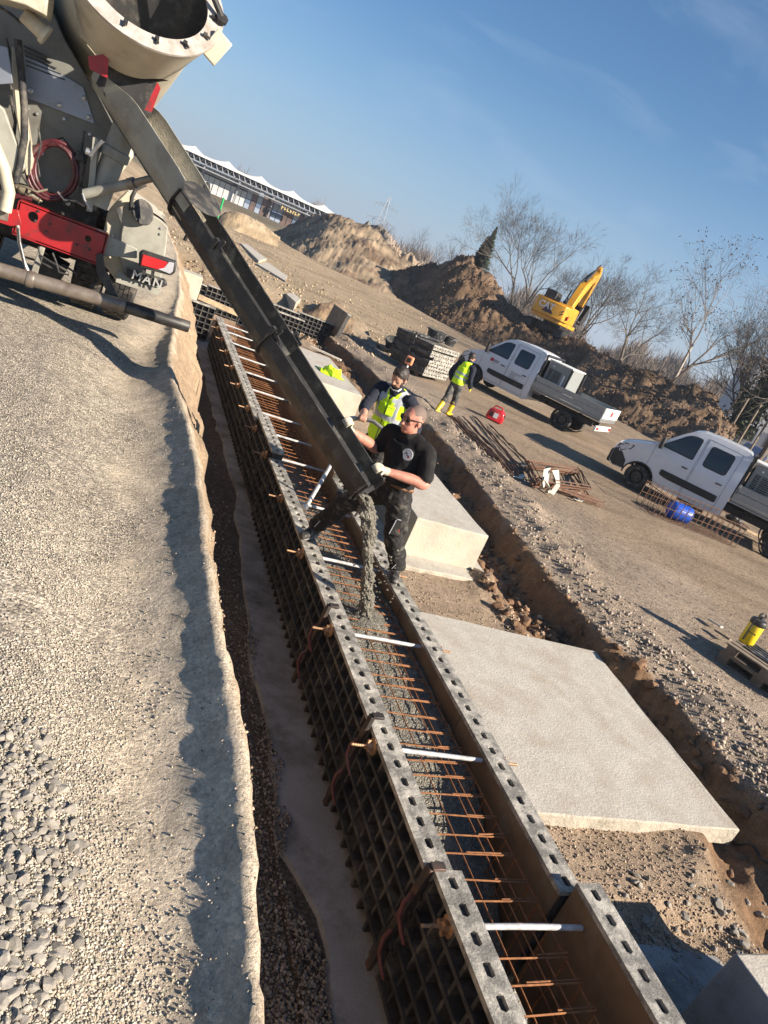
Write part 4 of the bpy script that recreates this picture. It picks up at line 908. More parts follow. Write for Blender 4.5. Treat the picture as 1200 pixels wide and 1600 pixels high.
b = MB(); b.lathe([(0, 0), (.17, 0), (.18, .008), (.17, .016), (0, .02)], cp(1.28, .19, .27), cu+cs*.15, 20); tb(b, 'splash_cover', M_rubber, smooth=40)
b = MB(); b.beam(cp(1.0, -.25, .12), cp(1.12, -.26, -.28), .022, .022); b.beam(cp(.92, -.24, .22), cp(1.06, -.25, .10), .05, .03); b.beam(cp(1.0, -.25, .13), cp(1.05, -.05, .26), .02, .02); tb(b, 'chute_lock', M_blacks)
b = MB(); b.tube([cp(.9, -.2, -.06), cp(.95, -.22, -.17), cp(1.12, -.22, -.20), cp(1.2, -.2, -.1)], .009, 6); tb(b, 'chute_handle', M_steel)
# concrete still sliding down the chute
b = MB(); rings = []
for j in range(60):
    s = -.1+(CL+.08)*j/59; wd = .092*(1+.12*mnoise.noise(Vector((s*4, 1, 0)))); ring = []
    for i in range(9):
        x = (i/8*2-1)*wd; ring.append(cp(s, x, -.062+.062*(1-(x/wd)**2)+.018*mnoise.noise(Vector((x*30, s*14, 3)))))
    rings.append(ring)
b.loft(rings, cap=False, closed=False); tb(b, 'sliding_concrete', M_fresh, smooth=180)
# ================================================================ people
M_skin = mat('sunburnt_skin', (.45, .20, .14), .55, dirt=(.40, .13, .095), damt=.4, dscale=22, var=.18, vscale=30, bump=.1, bscale=180)
M_skin2 = mat('tanned_skin', (.43, .235, .16), .5, var=.12, vscale=25, bump=.1, bscale=180)
M_buzz = mat('grey_stubble_hair', (.15, .105, .085), .75, var=.2, vscale=60, bump=.3, bscale=300)
M_hair = mat('dark_hair', (.028, .02, .016), .6, var=.3, vscale=60, bump=.6, bscale=220)
M_shirt = mat('black_cotton', (.0135, .0125, .0125), .85, dirt=(.05, .047, .042), damt=.24, dscale=9, var=.25, vscale=10, bump=.25, bscale=300, spec=.25)
M_trous = mat('black_work_trousers', (.020, .019, .0195), .85, var=.25, vscale=9, bump=.4, bscale=300, dirt=(.14, .13, .11), damt=.36, dscale=11, spec=.25)
M_jacket = mat('navy_fleece', (.022, .025, .037), .9, var=.25, vscale=12, bump=.5, bscale=220, spec=.2)
M_grey_tr = mat('grey_work_trousers', (.042, .042, .044), .85, var=.25, vscale=9, dirt=(.22, .20, .17), damt=.42, dscale=6)
M_vest = mat('hi_vis_yellow', (.60, .92, .015), .7, var=.08, vscale=7, bump=.15, bscale=150)
M_band = mat('reflective_grey', (.42, .44, .47), .45, var=.1, vscale=12)
M_shoe = mat('black_work_shoe', (.022, .021, .02), .6, var=.3, vscale=14, dirt=(.22, .20, .17), damt=.45, dscale=14)
M_sole = mat('dusty_sole', (.20, .19, .175), .8, var=.2, vscale=14)
M_glove = mat('cream_glove', (.50, .455, .345), .85, var=.15, vscale=18, bump=.3, bscale=250, dirt=(.25, .22, .17), damt=.4, dscale=25)
M_gdark = mat('black_glove_palm', (.03, .03, .03), .7, var=.2)
M_boot = mat('yellow_rubber_boot', (.72, .48, .012), .4, var=.08, vscale=6, dirt=(.35, .27, .12), damt=.3, dscale=7)
M_leather = mat('brown_leather', (.17, .075, .03), .55, var=.2, vscale=15)
M_white = mat('white_print', (.78, .78, .77), .6, var=.04); M_ink = mat('black_print', (.02, .02, .02), .6); M_redprint = mat('red_print', (.55, .02, .03), .5, var=.05)
M_lens = glassy('dark_lens', (.01, .01, .012))

class Human:
    def __init__(s): s.P = []; s.T = []
    def _add(s, V, F, tg): s.P.append((V, F)); s.T.append(tg)
    def chain(s, pts, rad, tg, up=(0, 0, 1), n=14, step=.016):
        pts = [Vector(p) for p in pts]; rad = [(r, r) if not isinstance(r, tuple) else r for r in rad]
        Q = []; k = len(pts)
        for i in range(k-1):
            p0, p1, p2, p3 = pts[max(i-1, 0)], pts[i], pts[i+1], pts[min(i+2, k-1)]; m_ = max(2, int((p2-p1).length/step))
            for j in range(m_):
                t = j/m_; t2, t3 = t*t, t*t*t
                q = .5*((2*p1)+(p2-p0)*t+(2*p0-5*p1+4*p2-p3)*t2+(3*p1-p0-3*p2+p3)*t3); e = t*t*(3-2*t)
                Q.append((q, rad[i][0]*(1-e)+rad[i+1][0]*e, rad[i][1]*(1-e)+rad[i+1][1]*e))
        Q.append((pts[-1],)+rad[-1])
        d0 = (Q[1][0]-Q[0][0]).normalized(); d1 = (Q[-1][0]-Q[-2][0]).normalized(); a0, b0 = Q[0][1:]; a1, b1 = Q[-1][1:]
        L = [(Q[0][0]-d0*min(a0, b0)*c, a0*f, b0*f) for c, f in ((.92, .28), (.72, .65), (.4, .9))]+Q+[(Q[-1][0]+d1*min(a1, b1)*c, a1*f, b1*f) for c, f in ((.4, .9), (.72, .65), (.92, .28))]
        U = Vector(up); V = []; F = []
        for i, (q, ra, rb) in enumerate(L):
            d = (L[min(i+1, len(L)-1)][0]-L[max(i-1, 0)][0]).normalized(); x = d.cross(U)
            if x.length < .05: x = d.cross(Vector((1, .3, 0)))
            x.normalize(); y = x.cross(d).normalized()
            for j in range(n):
                a = 2*math.pi*j/n; V.append(q+x*math.cos(a)*ra+y*math.sin(a)*rb)
        m_ = len(L)
        for i in range(m_-1):
            for j in range(n): F.append((i*n+j, i*n+(j+1) % n, (i+1)*n+(j+1) % n, (i+1)*n+j))
        F.append(tuple(range(n))[::-1]); F.append(tuple((m_-1)*n+j for j in range(n))); s._add(V, F, tg)
    def ell(s, c, r, tg, M=None, n=18):
        b = MB(); b.ball((0, 0, 0), 1., n, sq=r); M = M or Matrix.Identity(3); V = [Vector(c)+M @ Vector(v) for v in b.v]; s._add(V, b.f, tg)
    def hand_grip(s, rim, d, o, u, wrist, tg, dark, side=1):
        """rim point, rim direction, outward (towards the person), up; fingers close over the rim"""
        k0 = rim+o*.028+u*.034
        s.chain([wrist, wrist.lerp(k0, .5)+u*.008, k0], [(.030, .024), (.040, .022), (.043, .017)], tg, up=u)
        for i in range(4):
            x = d*(.031-.0207*i); L = (.9, 1., .97, .8)[i]
            s.chain([k0+x*.9, rim+x+u*.034*1.0-o*.008*L, rim+x*1.02+u*.016-o*.034*L, rim+x*1.02-u*.012*L-o*.030], [.0115, .011, .0102, .0088], tg, n=10, step=.008)
            s.ell(rim+x*1.02-u*.012*L-o*.030, (.0098, .0098, .0098), dark, n=8)
        th = wrist.lerp(k0, .45)+d*side*.034-u*.006
        s.chain([th, rim+d*side*.055+o*.030-u*.004, rim+d*side*.05+o*.016-u*.026], [.015, .0125, .0105], tg, n=10, step=.008)
    def head(s, c, f, pitch, sk, hair, beard=None, turn=0., scale=1., cap=.0):
        f = Vector((f[0], f[1], 0)).normalized(); f = Matrix.Rotation(turn, 3, 'Z') @ f; r = f.cross(Vector((0, 0, 1))).normalized()
        f = Matrix.Rotation(pitch, 3, r) @ f; u = r.cross(f).normalized(); M = Matrix((r, f, u)).transposed(); s.HM, s.HC, s.HS = M, Vector(c), scale
        q = lambda x, y, z: Vector(c)+M @ Vector((x, y, z))*scale
        e = lambda p, rr, tg, n=18: s.ell(q(*p), [k*scale for k in rr], tg, M, n)
        e((0, -.012, .035), (.077, .097, .088), hair if hair and cap == 0 else sk, 22)
        e((0, .012, .02), (.071, .084, .082), sk, 20); e((0, .022, -.045), (.060, .068, .072), sk); e((0, .052, -.088), (.034, .030, .026), sk)
        e((0, .040, -.055), (.047, .047, .05), sk); e((0, .078, .028), (.052, .014, .014), sk)
        s.chain([q(0, .086, .018), q(0, .101, -.012), q(0, .108, -.030), q(0, .096, -.040)], [.009*scale, .0115*scale, .0145*scale, .010*scale], sk, n=10, step=.006)
        for sx in (-1, 1):
            e((sx*.012, .094, -.035), (.009, .009, .007), sk, 8); e((sx*.040, .062, -.012), (.022, .018, .02), sk, 10)
            e((sx*.077, -.006, -.008), (.010, .022, .033), sk, 12); e((sx*.031, .078, .004), (.015, .008, .008), sk, 8)
        e((0, .083, -.058), (.025, .010, .0065), 'lip', 10); e((0, .080, -.069), (.022, .010, .0068), 'lip', 10)
        if hair and cap > 0:
            e((0, -.016, .042), (.077+cap, .096+cap, .084+cap), hair, 22); e((0, .022, .095), (.056, .045, .026), hair, 16); e((0, -.06, -.01), (.066, .045, .07), hair, 16)
            for sx in (-1, 1): e((sx*.070, -.012, .03), (.014, .045, .05), hair, 12)
        if beard:
            e((0, .045, -.086), (.044, .038, .034), beard, 14); e((0, .083, -.047), (.030, .010, .006), beard, 10)
            for sx in (-1, 1): e((sx*.050, .020, -.055), (.014, .034, .036), beard, 12)
    def finish(s, name, vox, mats, parent, tags=None, it=2, folds=None):
        bm_v = []; bm_f = []
        for V, F in s.P:
            o = len(bm_v); bm_v += [v[:] for v in V]; bm_f += [tuple(i+o for i in q) for q in F]
        me = bpy.data.meshes.new('tmp'); me.from_pydata(bm_v, [], bm_f)
        bm = bmesh.new(); bm.from_mesh(me); bmesh.ops.recalc_face_normals(bm, faces=bm.faces); bm.to_mesh(me); bm.free()
        o = bpy.data.objects.new('tmp', me); COL.objects.link(o); m_ = o.modifiers.new('r', 'REMESH'); m_.mode = 'VOXEL'; m_.voxel_size = vox
        if it: k = o.modifiers.new('s', 'SMOOTH'); k.iterations = it; k.factor = .5
        dg = bpy.context.evaluated_depsgraph_get(); out = bpy.data.meshes.new_from_object(o.evaluated_get(dg)); bpy.data.objects.remove(o); bpy.data.meshes.remove(me)
        from mathutils.bvhtree import BVHTree
        by = {}
        for (V, F), t in zip(s.P, s.T):
            a = by.setdefault(t, ([], [])); o_ = len(a[0]); a[0].extend(V); a[1].extend(tuple(i+o_ for i in q) for q in F)
        trees = [(t, BVHTree.FromPolygons(*a)) for t, a in by.items()]
        PRI = {'shirt': -.004, 'vest': -.004, 'jacket': -.003, 'trous': -.003, 'boot': -.004, 'glove': -.003, 'leather': -.003, 'hair': -.002}
        def near(c):
            best = None
            for t, tr in trees:
                d = tr.find_nearest(c, .08)[3]
                if d is not None and (best is None or d+PRI.get(t, 0) < best[0]): best = (d+PRI.get(t, 0), t)
            return best[1] if best else trees[0][0]
        names = list(mats); idx = {t: i for i, t in enumerate(names)}
        vt = []; nrm_ = [v.normal.copy() for v in out.vertices]
        for v in out.vertices: vt.append(near(v.co) if folds else None)
        for p in out.polygons:
            t = near(p.center)
            if tags: t = tags(t, p.center, p.normal)
            p.material_index = idx[t]
        if folds:
            for v, t, n_ in zip(out.vertices, vt, nrm_):
                if t in folds:
                    a, sx, sz = folds[t]; c = v.co
                    w_ = mnoise.noise(Vector((c.x*sx, c.y*sx, c.z*sz)))*1.1+.6*(1-2*abs(mnoise.noise(Vector((c.x*sx*.7+4, c.y*sx*.7, c.z*sz*1.3+c.x*9)))))
                    v.co = c+n_*(a*w_)
        L = parent.location; out.transform(Matrix.Translation(-L))
        for t in names: out.materials.append(mats[t])
        out.shade_smooth(); out.name = name; ob = bpy.data.objects.new(name, out); COL.objects.link(ob); ob.parent = parent; return ob
def hpart(H, b, name, m, parent, smooth=40):       # a mesh given in head coordinates
    L = parent.location; b.v = [tuple(H.HC+H.HM @ Vector(v)*H.HS-L) for v in b.v]; return b.build(name, m, parent, smooth)

# ---- man in black
man = thing('person', 'man in black t-shirt and dark sunglasses straddling the formwork and guiding the chute', 'person', (2.65, 5.7, 0), group='workers on the building site')
f = Vector((-.76, -.65, 0)).normalized(); l = Vector((-f.y, f.x, 0)) if False else Vector((.65, -.76, 0)).normalized()
H = Human(); Zu = Vector((0, 0, 1))
pel = Vector((2.635, 5.53, .87)); wst = Vector((2.625, 5.53, 1.0)); chs = Vector((2.585, 5.545, 1.22)); nk = Vector((2.555, 5.55, 1.385)); hd = Vector((2.525, 5.525, 1.515))
H.chain([pel-Zu*.06, pel+Zu*.04], [(.165, .125), (.165, .125)], 'trous', up=f)
H.chain([pel+Zu*.07, wst+f*.015, chs, chs+Zu*.09, nk-Zu*.03], [(.168, .135), (.172, .145), (.195, .135), (.175, .105), (.085, .07)], 'shirt', up=f)
H.ell(wst+f*.075+Zu*.02, (.11, .11, .13), 'shirt')
H.chain([nk-Zu*.045, nk+Zu*.05+f*.01], [.062, .060], 'skin')
H.head(hd, (-.93, -.36), R_(-6), 'skin', 'buzz', scale=1.1)
shL = chs+l*.205+Zu*.085; shR = chs-l*.205+Zu*.085
rimL = cp(CL-.10, -.160, .132); rimR = cp(CL-.56, -.160, .132)
o_ = (-cs); oh = Vector((o_.x, o_.y, -.1)).normalized()
wL = rimL+oh*.10+cu*.005+cd_*.015; wR = rimR+oh*.075-cu*.055+cd_*.02
elL = Vector((2.745, 5.25, 1.08)); elR = atY(590, 700, 5.72)
for sh, el, wr, sg in ((shL, elL, wL, 1), (shR, elR, wR, -1)):
    H.chain([chs+l*sg*.12+Zu*.09, sh, sh.lerp(el, .55), sh.lerp(el, .8)], [.085, .076, .070, .071], 'shirt')
    H.chain([sh, el, el.lerp(wr, .35), wr], [.052, .046, .048, .032], 'skin')
    H.chain([el.lerp(wr, .90), wr], [.038, .036], 'glove')
H.hand_grip(rimL, cd_, oh, cu, wL, 'glove', 'gdark', 1); H.hand_grip(rimR, cd_, oh, cu, wR, 'glove', 'gdark', 1)
hpL = pel+l*.085-Zu*.06; hpR = pel-l*.085-Zu*.06
knL = Vector((2.80, 5.44, .44)); anL = Vector((3.0, 5.56, .10)); knR = Vector((2.37, 5.82, .50)); anR = Vector((2.245, 5.99, .12))
for hp, kn, an, toe in ((hpL, knL, anL, Vector((-.30, -.95, 0))), (hpR, knR, anR, Vector((-.72, -.69, 0)))):
    toe.normalize(); 
    H.chain([hp, hp.lerp(kn, .5)+f*.01, kn+f*.02, kn.lerp(an, .45)-f*.01, an+Zu*.03], [.118, .106, .092, .088, .080], 'trous')
    H.ell(hp.lerp(kn, .62)+l*(.07 if hp is hpL else -.07), (.035, .06, .085), 'trous')
    a0 = Vector((an.x, an.y, an.z-.055)); H.chain([a0-toe*.05+Zu*.03, a0+toe*.03+Zu*.025, a0+toe*.12+Zu*.0, a0+toe*.18-Zu*.004], [(.042, .055), (.046, .055), (.050, .040), (.042, .032)], 'shoe')
    H.chain([a0-toe*.07-Zu*.032, a0+toe*.05-Zu*.034, a0+toe*.19-Zu*.034], [(.042, .013), (.046, .013), (.045, .013)], 'sole')
H.chain([pel+l*.17+Zu*.065, pel+l*.09+f*.125+Zu*.065, pel+f*.14+Zu*.065, pel-l*.09+f*.125+Zu*.065, pel-l*.17+Zu*.065], [(.020, .012)]*5, 'leather', up=(0, 0, 1), n=10)
def man_tags(t, c, n):
    if t in ('buzz', 'skin'):
        v = H.HM.transposed() @ (c-H.HC)
        if v.length < .16 and v.z > -.06:
            return 'buzz' if (v.z > .062 and v.y < .055) or (v.y < -.015 and v.z > -.035 and abs(v.x) < .09 and not (abs(v.x) > .072 and v.z < .03)) else 'skin'
        return 'skin'
    if t == 'shirt' and c.z < pel.z+.055: return 'trous'
    return t
bd = H.finish('body', .0078, {'skin': M_skin, 'buzz': M_buzz, 'shirt': M_shirt, 'trous': M_trous, 'glove': M_glove, 'gdark': M_gdark, 'shoe': M_shoe, 'sole': M_sole, 'leather': M_leather, 'lip': mat('lip', (.42, .19, .15), .45)}, man, man_tags, 2, {'shirt': (.010, 9., 6.), 'trous': (.010, 10., 18.)})
b = MB()
for sx in (-1, 1):
    rings = []
    for r in range(7):
        rings.append([(sx*(.034+math.cos(a)*.030*(1-r/7)), .090-.010*((r/7)-1)**2*0+.004*(1-(r/7)**2)-abs(math.cos(a)*(1-r/7)*sx+.0)*.006, .012+math.sin(a)*.021*(1-r/7)*(1 if math.sin(a) > 0 else 1.15)) for a in [2*math.pi*j/16 for j in range(16)]])
    b.loft(rings, cap=True); b.tube([(sx*.062, .082, .020), (sx*.079, .045, .020), (sx*.084, -.01, .014), (sx*.082, -.03, .0)], .0042, 6)
b.tube([(-.012, .098, .018), (0, .101, .020), (.012, .098, .018)], .0035, 6)
hpart(H, b, 'sunglasses', M_lens, man)
def disc_on(name, center, n_, up, rad, m, parent, lift, k=24):
    n_ = Vector(n_).normalized(); M = frame(Vector(center)+n_*lift-parent.location, Vector(up).cross(n_), up); b = MB(); b.lathe([(0, 0), (rad, 0), (rad*.98, .0025), (0, .003)], (0, 0, 0), (0, 0, 1), k); b.v = [tuple(M @ Vector(v)) for v in b.v]; return b.build(name, m, parent)
def surf(obj, p, n_):            # where a ray from outside meets the body
    L = obj.parent.location; n_ = Vector(n_).normalized(); ok, loc, nn, _ = obj.ray_cast(Vector(p)-L+n_*.5, -n_); return (loc+L if ok else Vector(p)), (nn if ok else n_)
bpy.context.view_layer.update()
lp, ln = surf(bd, chs+l*.09+Zu*.02, f); ln = (ln+f*.6).normalized()
lg = disc_on('chest_logo', lp, ln, (0, 0, 1), .052, M_white, man, .004)
Ml = frame(lp+ln*.0085-man.location, Zu.cross(ln), Zu)
b = MB(); r = random.Random(2)
for i in range(5): b.box((-.025+.010*i, .012*math.sin(i*1.3), 0), (.009, .012+.010*(i % 2), .001), Matrix.Rotation(.5*i, 3, 'Z'))
for i in range(9):
    a = R_(30+15*i); b.box((.040*math.cos(a), .040*math.sin(a), 0), (.004, .006, .001), Matrix.Rotation(a, 3, 'Z'))
b.v = [tuple(Ml @ Vector(v)) for v in b.v]; b.build('logo_drawing', M_ink, lg)
b = MB(); b.box((.016, -.016, .0), (.018, .016, .001)); b.v = [tuple(Ml @ Vector(v)) for v in b.v]; b.build('logo_mark', M_redprint, lg)
# trouser details: cargo pocket with pale piping, small red and white badge
for cpos, nm, sz, m_ in ((hpL.lerp(knL, .60), 'cargo_pocket', (.10, .15), M_trous), (hpL.lerp(knL, .66), 'badge', (.026, .030), M_redprint)):
    nd = (l*.55+f*.75).normalized(); sp_, sn = surf(bd, cpos, nd); M = frame(sp_+sn*.004-man.location, Zu.cross(sn), Zu); b = MB(); b.box((0.015 if nm == 'badge' else 0, 0, 0 if nm != 'badge' else .006), (sz[0], sz[1], .012 if nm != 'badge' else .004)); b.v = [tuple(M @ Vector(v)) for v in b.v]; b.build(nm, m_, man, bevel=.003)
    if nm == 'cargo_pocket':
        b = MB(); b.tube([(-.052, .07, .008), (-.056, .0, .010), (-.060, -.075, .006)], .0045, 6); b.tube([(-.045, .078, .008), (-.01, .082, .010)], .004, 6); b.v = [tuple(M @ Vector(v)) for v in b.v]; b.build('pale_piping', M_band, man)
for kn, an in ((knL, anL), (knR, anR)):
    sp_, sn = surf(bd, kn.lerp(an, .78), (f+l*(.3 if kn is knL else -.2)+Vector((0, -.3, 0)))); M = frame(sp_+sn*.003-man.location, Zu.cross(sn), Zu); b = MB(); b.tube([(.02, .045, 0), (0, -.01, .004), (-.012, -.045, .002)], .004, 6); b.v = [tuple(M @ Vector(v)) for v in b.v]; b.build('pale_piping', M_band, man)

# ---- man in the vest, behind
vm = thing('person', 'bearded man in yellow safety vest over navy jumper looking down behind the chute', 'person', (3.02, 7.3, 0), group='workers on the building site')
f2 = Vector((-.72, -.69, 0)).normalized(); l2 = Vector((.69, -.72, 0)).normalized(); V2 = Human()
pel2 = Vector((3.03, 7.24, .88)); wst2 = Vector((3.02, 7.23, 1.04)); chs2 = Vector((2.99, 7.21, 1.28)); nk2 = Vector((2.96, 7.19, 1.455)); hd2 = nk2+Vector((-.035, -.035, .115))
V2.chain([pel2-Zu*.08, pel2+Zu*.02], [(.16, .115), (.16, .115)], 'trous', up=f2)
V2.chain([pel2+Zu*.0, wst2, chs2, chs2+Zu*.09, nk2-Zu*.03], [(.182, .135), (.180, .135), (.195, .135), (.175, .105), (.085, .075)], 'vest', up=f2)
V2.chain([nk2-Zu*.05, nk2+Zu*.01], [.074, .066], 'jacket'); V2.chain([nk2-Zu*.02, nk2+Zu*.06-f2*-.01], [.058, .056], 'skin')
V2.head(hd2, (-.80, -.6), R_(-28), 'skin', 'hair', 'hair', cap=.004)
sR = chs2-l2*.205+Zu*.085; sL = chs2+l2*.205+Zu*.085
hR = Vector((2.60, 6.88, 1.115)); eR = Vector((2.68, 7.16, 1.16)); eL = Vector((3.27, 6.98, 1.13)); hL_ = Vector((3.06, 6.80, 1.0))
for sh, el, wr in ((sR, eR, hR), (sL, eL, hL_)):
    V2.chain([sh-(sh-chs2)*.35, sh, el, el.lerp(wr, .55)], [.080, .072, .060, .052], 'jacket'); V2.chain([el, el.lerp(wr, .6), wr], [.042, .042, .029], 'skin')
def fist(Hm, w_, d, up, tg):          # closed hand holding a tube that runs along `ax`
    ax = d.cross(up).normalized(); k = w_+d*.085+up*.012; Hm.chain([w_, w_.lerp(k, .5)+up*.006, k], [(.028, .022), (.040, .02), (.041, .016)], tg, up=up)
    for i in range(4):
        x = ax*(.030-.020*i); Hm.chain([k+x, k+x+d*.026-up*.012, k+x+d*.020-up*.040, k+x-d*.008-up*.046], [.0115, .011, .0105, .009], tg, n=10, step=.008)
    t_ = w_+d*.03+ax*.038-up*.005; Hm.chain([t_, t_+d*.03-up*.022, t_+d*.048-up*.040-ax*.012], [.014, .0125, .0105], tg, n=10, step=.008)
fist(V2, hR, (hR-eR).normalized(), Vector((0, -.2, 1)).normalized(), 'skin'); fist(V2, hL_, (hL_-eL).normalized(), Zu, 'skin')
for sg, ft in ((1, Vector((3.03, 7.10, 0))), (-1, Vector((2.995, 7.46, .0)))):
    hp = pel2+l2*.085*sg-Zu*.08; kn = hp.lerp(ft, .5)+f2*.03+Zu*.02; V2.chain([hp, kn, ft+Zu*.10], [.10, .075, .066], 'trous')
    V2.chain([ft-f2*.05+Zu*.045, ft+f2*.18+Zu*.035], [(.044, .042), (.044, .03)], 'shoe'); V2.chain([ft-f2*.06+Zu*.014, ft+f2*.19+Zu*.014], [(.044, .012), (.044, .012)], 'sole')
def vest_tags(t, c, n):
    if t != 'vest': return t
    v = c-chs2; a = v.dot(l2); h = c.z-chs2.z; fr = v.dot(f2)
    if fr > 0 and h > .03 and abs(a) < .075*(h-.03)/.12: return 'jacket'
    if abs(abs(a)-.105) < .029 and h > -.16: return 'band'
    if abs(h+.165) < .027 or (abs(h-.045) < .024 and abs(a) > .04): return 'band'
    if fr > 0 and abs(a) < .005: return 'zip'
    return 'vest'
vb = V2.finish('body', .009, {'skin': M_skin2, 'hair': M_hair, 'vest': M_vest, 'band': M_band, 'zip': M_grey_tr, 'jacket': M_jacket, 'trous': M_trous, 'shoe': M_shoe, 'sole': M_sole, 'lip': mat('lip', (.36, .17, .13), .5)}, vm, vest_tags, 2, {'vest': (.007, 8., 6.), 'jacket': (.006, 10., 16.), 'trous': (.006, 10., 16.), 'hair': (.005, 40., 40.)})
bpy.context.view_layer.update()
for a, h in ((-.055, -.07), (.055, -.075)):
    sp_, sn = surf(vb, chs2+l2*a+Zu*h, f2); M = frame(sp_+sn*.003-vm.location, Zu.cross(sn), Zu); b = MB(); b.box((0, 0, 0), (.082, .105, .010)); b.box((0, .045, .006), (.086, .026, .008)); b.v = [tuple(M @ Vector(v)) for v in b.v]; b.build('vest_pocket', M_vest, vm, bevel=.003)
b = MB()
for sx in (-1, 1): b.ball((sx*.031, .0765, .004), .0095, 10)
hpart(V2, b, 'eye', mat('eye_white', (.5, .47, .44), .3), vm)
b = MB(); b.tube([(-.06, .03, -.10), (-.05, .075, -.115), (0, .085, -.125), (.05, .075, -.115), (.06, .03, -.10)], .009, 8); hpart(V2, b, 'white_collar', M_white, vm)
# vibrator hose in his hands
vh = thing('vibrator_hose', 'thick grey hose arching from the hand of the man in the vest', 'hose', (2.6, 6.85, 1.0))
MB().tube([(2.50, 6.86, 1.05), (2.58, 6.82, 1.09), (2.68, 6.74, 1.115), (2.80, 6.64, 1.08), (2.90, 6.55, .98), (2.95, 6.5, .82), (2.93, 6.52, .5), (2.85, 6.6, .1)], .021, 12).build('hose', mat('grey_hose', (.22, .21, .195), .5, var=.2, vscale=20), vh, smooth=60, world=True)
MB().tube([(2.47, 6.87, 1.035), (2.52, 6.855, 1.06)], .026, 12).build('hose_end', M_steel, vh, smooth=40, world=True)
# levelling rod with orange receiver behind his shoulder
lr = thing('levelling_rod', 'thin white levelling rod with orange receiver behind the bearded man\'s head', 'levelling rod', (3.2, 7.55, 0))
pT = atY(639, 566, 7.45); pB = atY(617, 628, 7.40)
MB().beam(pB+(pB-pT)*2.2, pT, .016, .012).build('rod', M_white, lr, world=True)
b = MB(); b.box(pT+Zu*.02, (.085, .05, .095), Matrix.Rotation(R_(-35), 3, 'Z')); rec = b.build('receiver', mat('orange_plastic', (.72, .26, .14), .5, var=.08), lr, bevel=.012, world=True)
b = MB(); rt = Matrix.Rotation(R_(-35), 3, 'Z'); b.box(pT+Zu*.025+rt @ Vector((-.004, -.027, 0)), (.05, .008, .05), rt); b.build('receiver_screen', M_blacks, lr, bevel=.003, world=True)

# ---- man with yellow boots walking off
bm_ = thing('person', 'man in yellow rubber boots and safety vest walking away towards the front van', 'person', (8.42, 16.95, -.42), group='workers on the building site')
f3 = Vector((.80, .60, 0)).normalized(); l3 = Vector((-.60, .80, 0)).normalized(); B3 = Human(); g0 = Vector((8.36, 16.86, -.42))
pel3 = g0+f3*.18+Zu*.92; wst3 = pel3+Zu*.12+f3*.02; chs3 = pel3+Zu*.37+f3*.10; nk3 = chs3+Zu*.20+f3*.05; hd3 = nk3+Zu*.14+f3*.03
B3.chain([pel3-Zu*.08, pel3+Zu*.05], [(.165, .125), (.165, .125)], 'trous', up=f3)
B3.chain([pel3+Zu*.02, wst3, chs3, chs3+Zu*.09, nk3-Zu*.03], [(.185, .145), (.18, .14), (.20, .14), (.18, .11), (.085, .075)], 'vest', up=f3)
B3.chain([nk3-Zu*.06, nk3+Zu*.03], [.082, .068], 'jacket'); B3.chain([nk3, nk3+Zu*.06], [.056, .056], 'skin')
B3.head(hd3, f3, R_(-12), 'skin', 'hair', cap=.008, turn=R_(-25))
for sg, el, wr in ((1, chs3+l3*.30-Zu*.18-f3*.10, chs3+l3*.28-Zu*.40+f3*.02), (-1, chs3-l3*.30-Zu*.17-f3*.08, chs3-l3*.30-Zu*.38+f3*.10)):
    sh = chs3+l3*.205*sg+Zu*.085; B3.chain([chs3+l3*.12*sg+Zu*.09, sh, el, el.lerp(wr, .9)], [.088, .082, .068, .058], 'jacket'); d = (wr-el).normalized(); B3.chain([wr, wr+d*.05, wr+d*.09], [(.034, .024), (.044, .022), (.042, .017)], 'yglove', up=l3)
    ax = d.cross(l3).normalized()
    for i in range(4): B3.chain([wr+d*.085+ax*(.030-.02*i), wr+d*.125+ax*(.030-.02*i), wr+d*.15+ax*(.028-.02*i)-l3*sg*.02], [.011, .0105, .009], 'yglove', n=8, step=.01)
    B3.chain([wr+d*.03+ax*.035, wr+d*.075+ax*.055, wr+d*.10+ax*.05], [.014, .012, .010], 'yglove', n=8, step=.01)
ftL = g0-f3*.30-l3*.02; ftR = g0+f3*.22-l3*.10+Zu*.01
for sg, ft, up_ in ((1, ftL, 0), (-1, ftR, 0)):
    hp = pel3+l3*.085*sg-Zu*.08; an = ft+Zu*.09; kn = hp.lerp(an, .5)+f3*.07
    B3.chain([hp, hp.lerp(kn, .5), kn, kn.lerp(an, .35)], [.108, .098, .085, .082], 'trous'); B3.chain([kn.lerp(an, .22), kn.lerp(an, .6), an+Zu*.01], [.078, .070, .056], 'boot')
    B3.chain([ft-f3*.05+Zu*.05, ft+f3*.08+Zu*.05, ft+f3*.19+Zu*.042], [(.050, .048), (.052, .045), (.044, .036)], 'boot')
def vest3(t, c, n):
    if t == 'vest':
        h = c.z-chs3.z; a = (c-chs3).dot(l3)
        if c.z < pel3.z-.06: return 'trous'
        if abs(h+.12) < .026 or abs(h+.24) < .026: return 'band'
    return t
b3 = B3.finish('body', .0125, {'skin': M_skin2, 'hair': M_hair, 'vest': M_vest, 'band': M_band, 'jacket': M_jacket, 'trous': M_grey_tr, 'boot': M_boot, 'yglove': mat('yellow_glove', (.45, .40, .03), .7), 'lip': M_skin2}, bm_, vest3, 2, {'vest': (.010, 7., 6.), 'jacket': (.008, 9., 12.), 'trous': (.008, 9., 12.)})
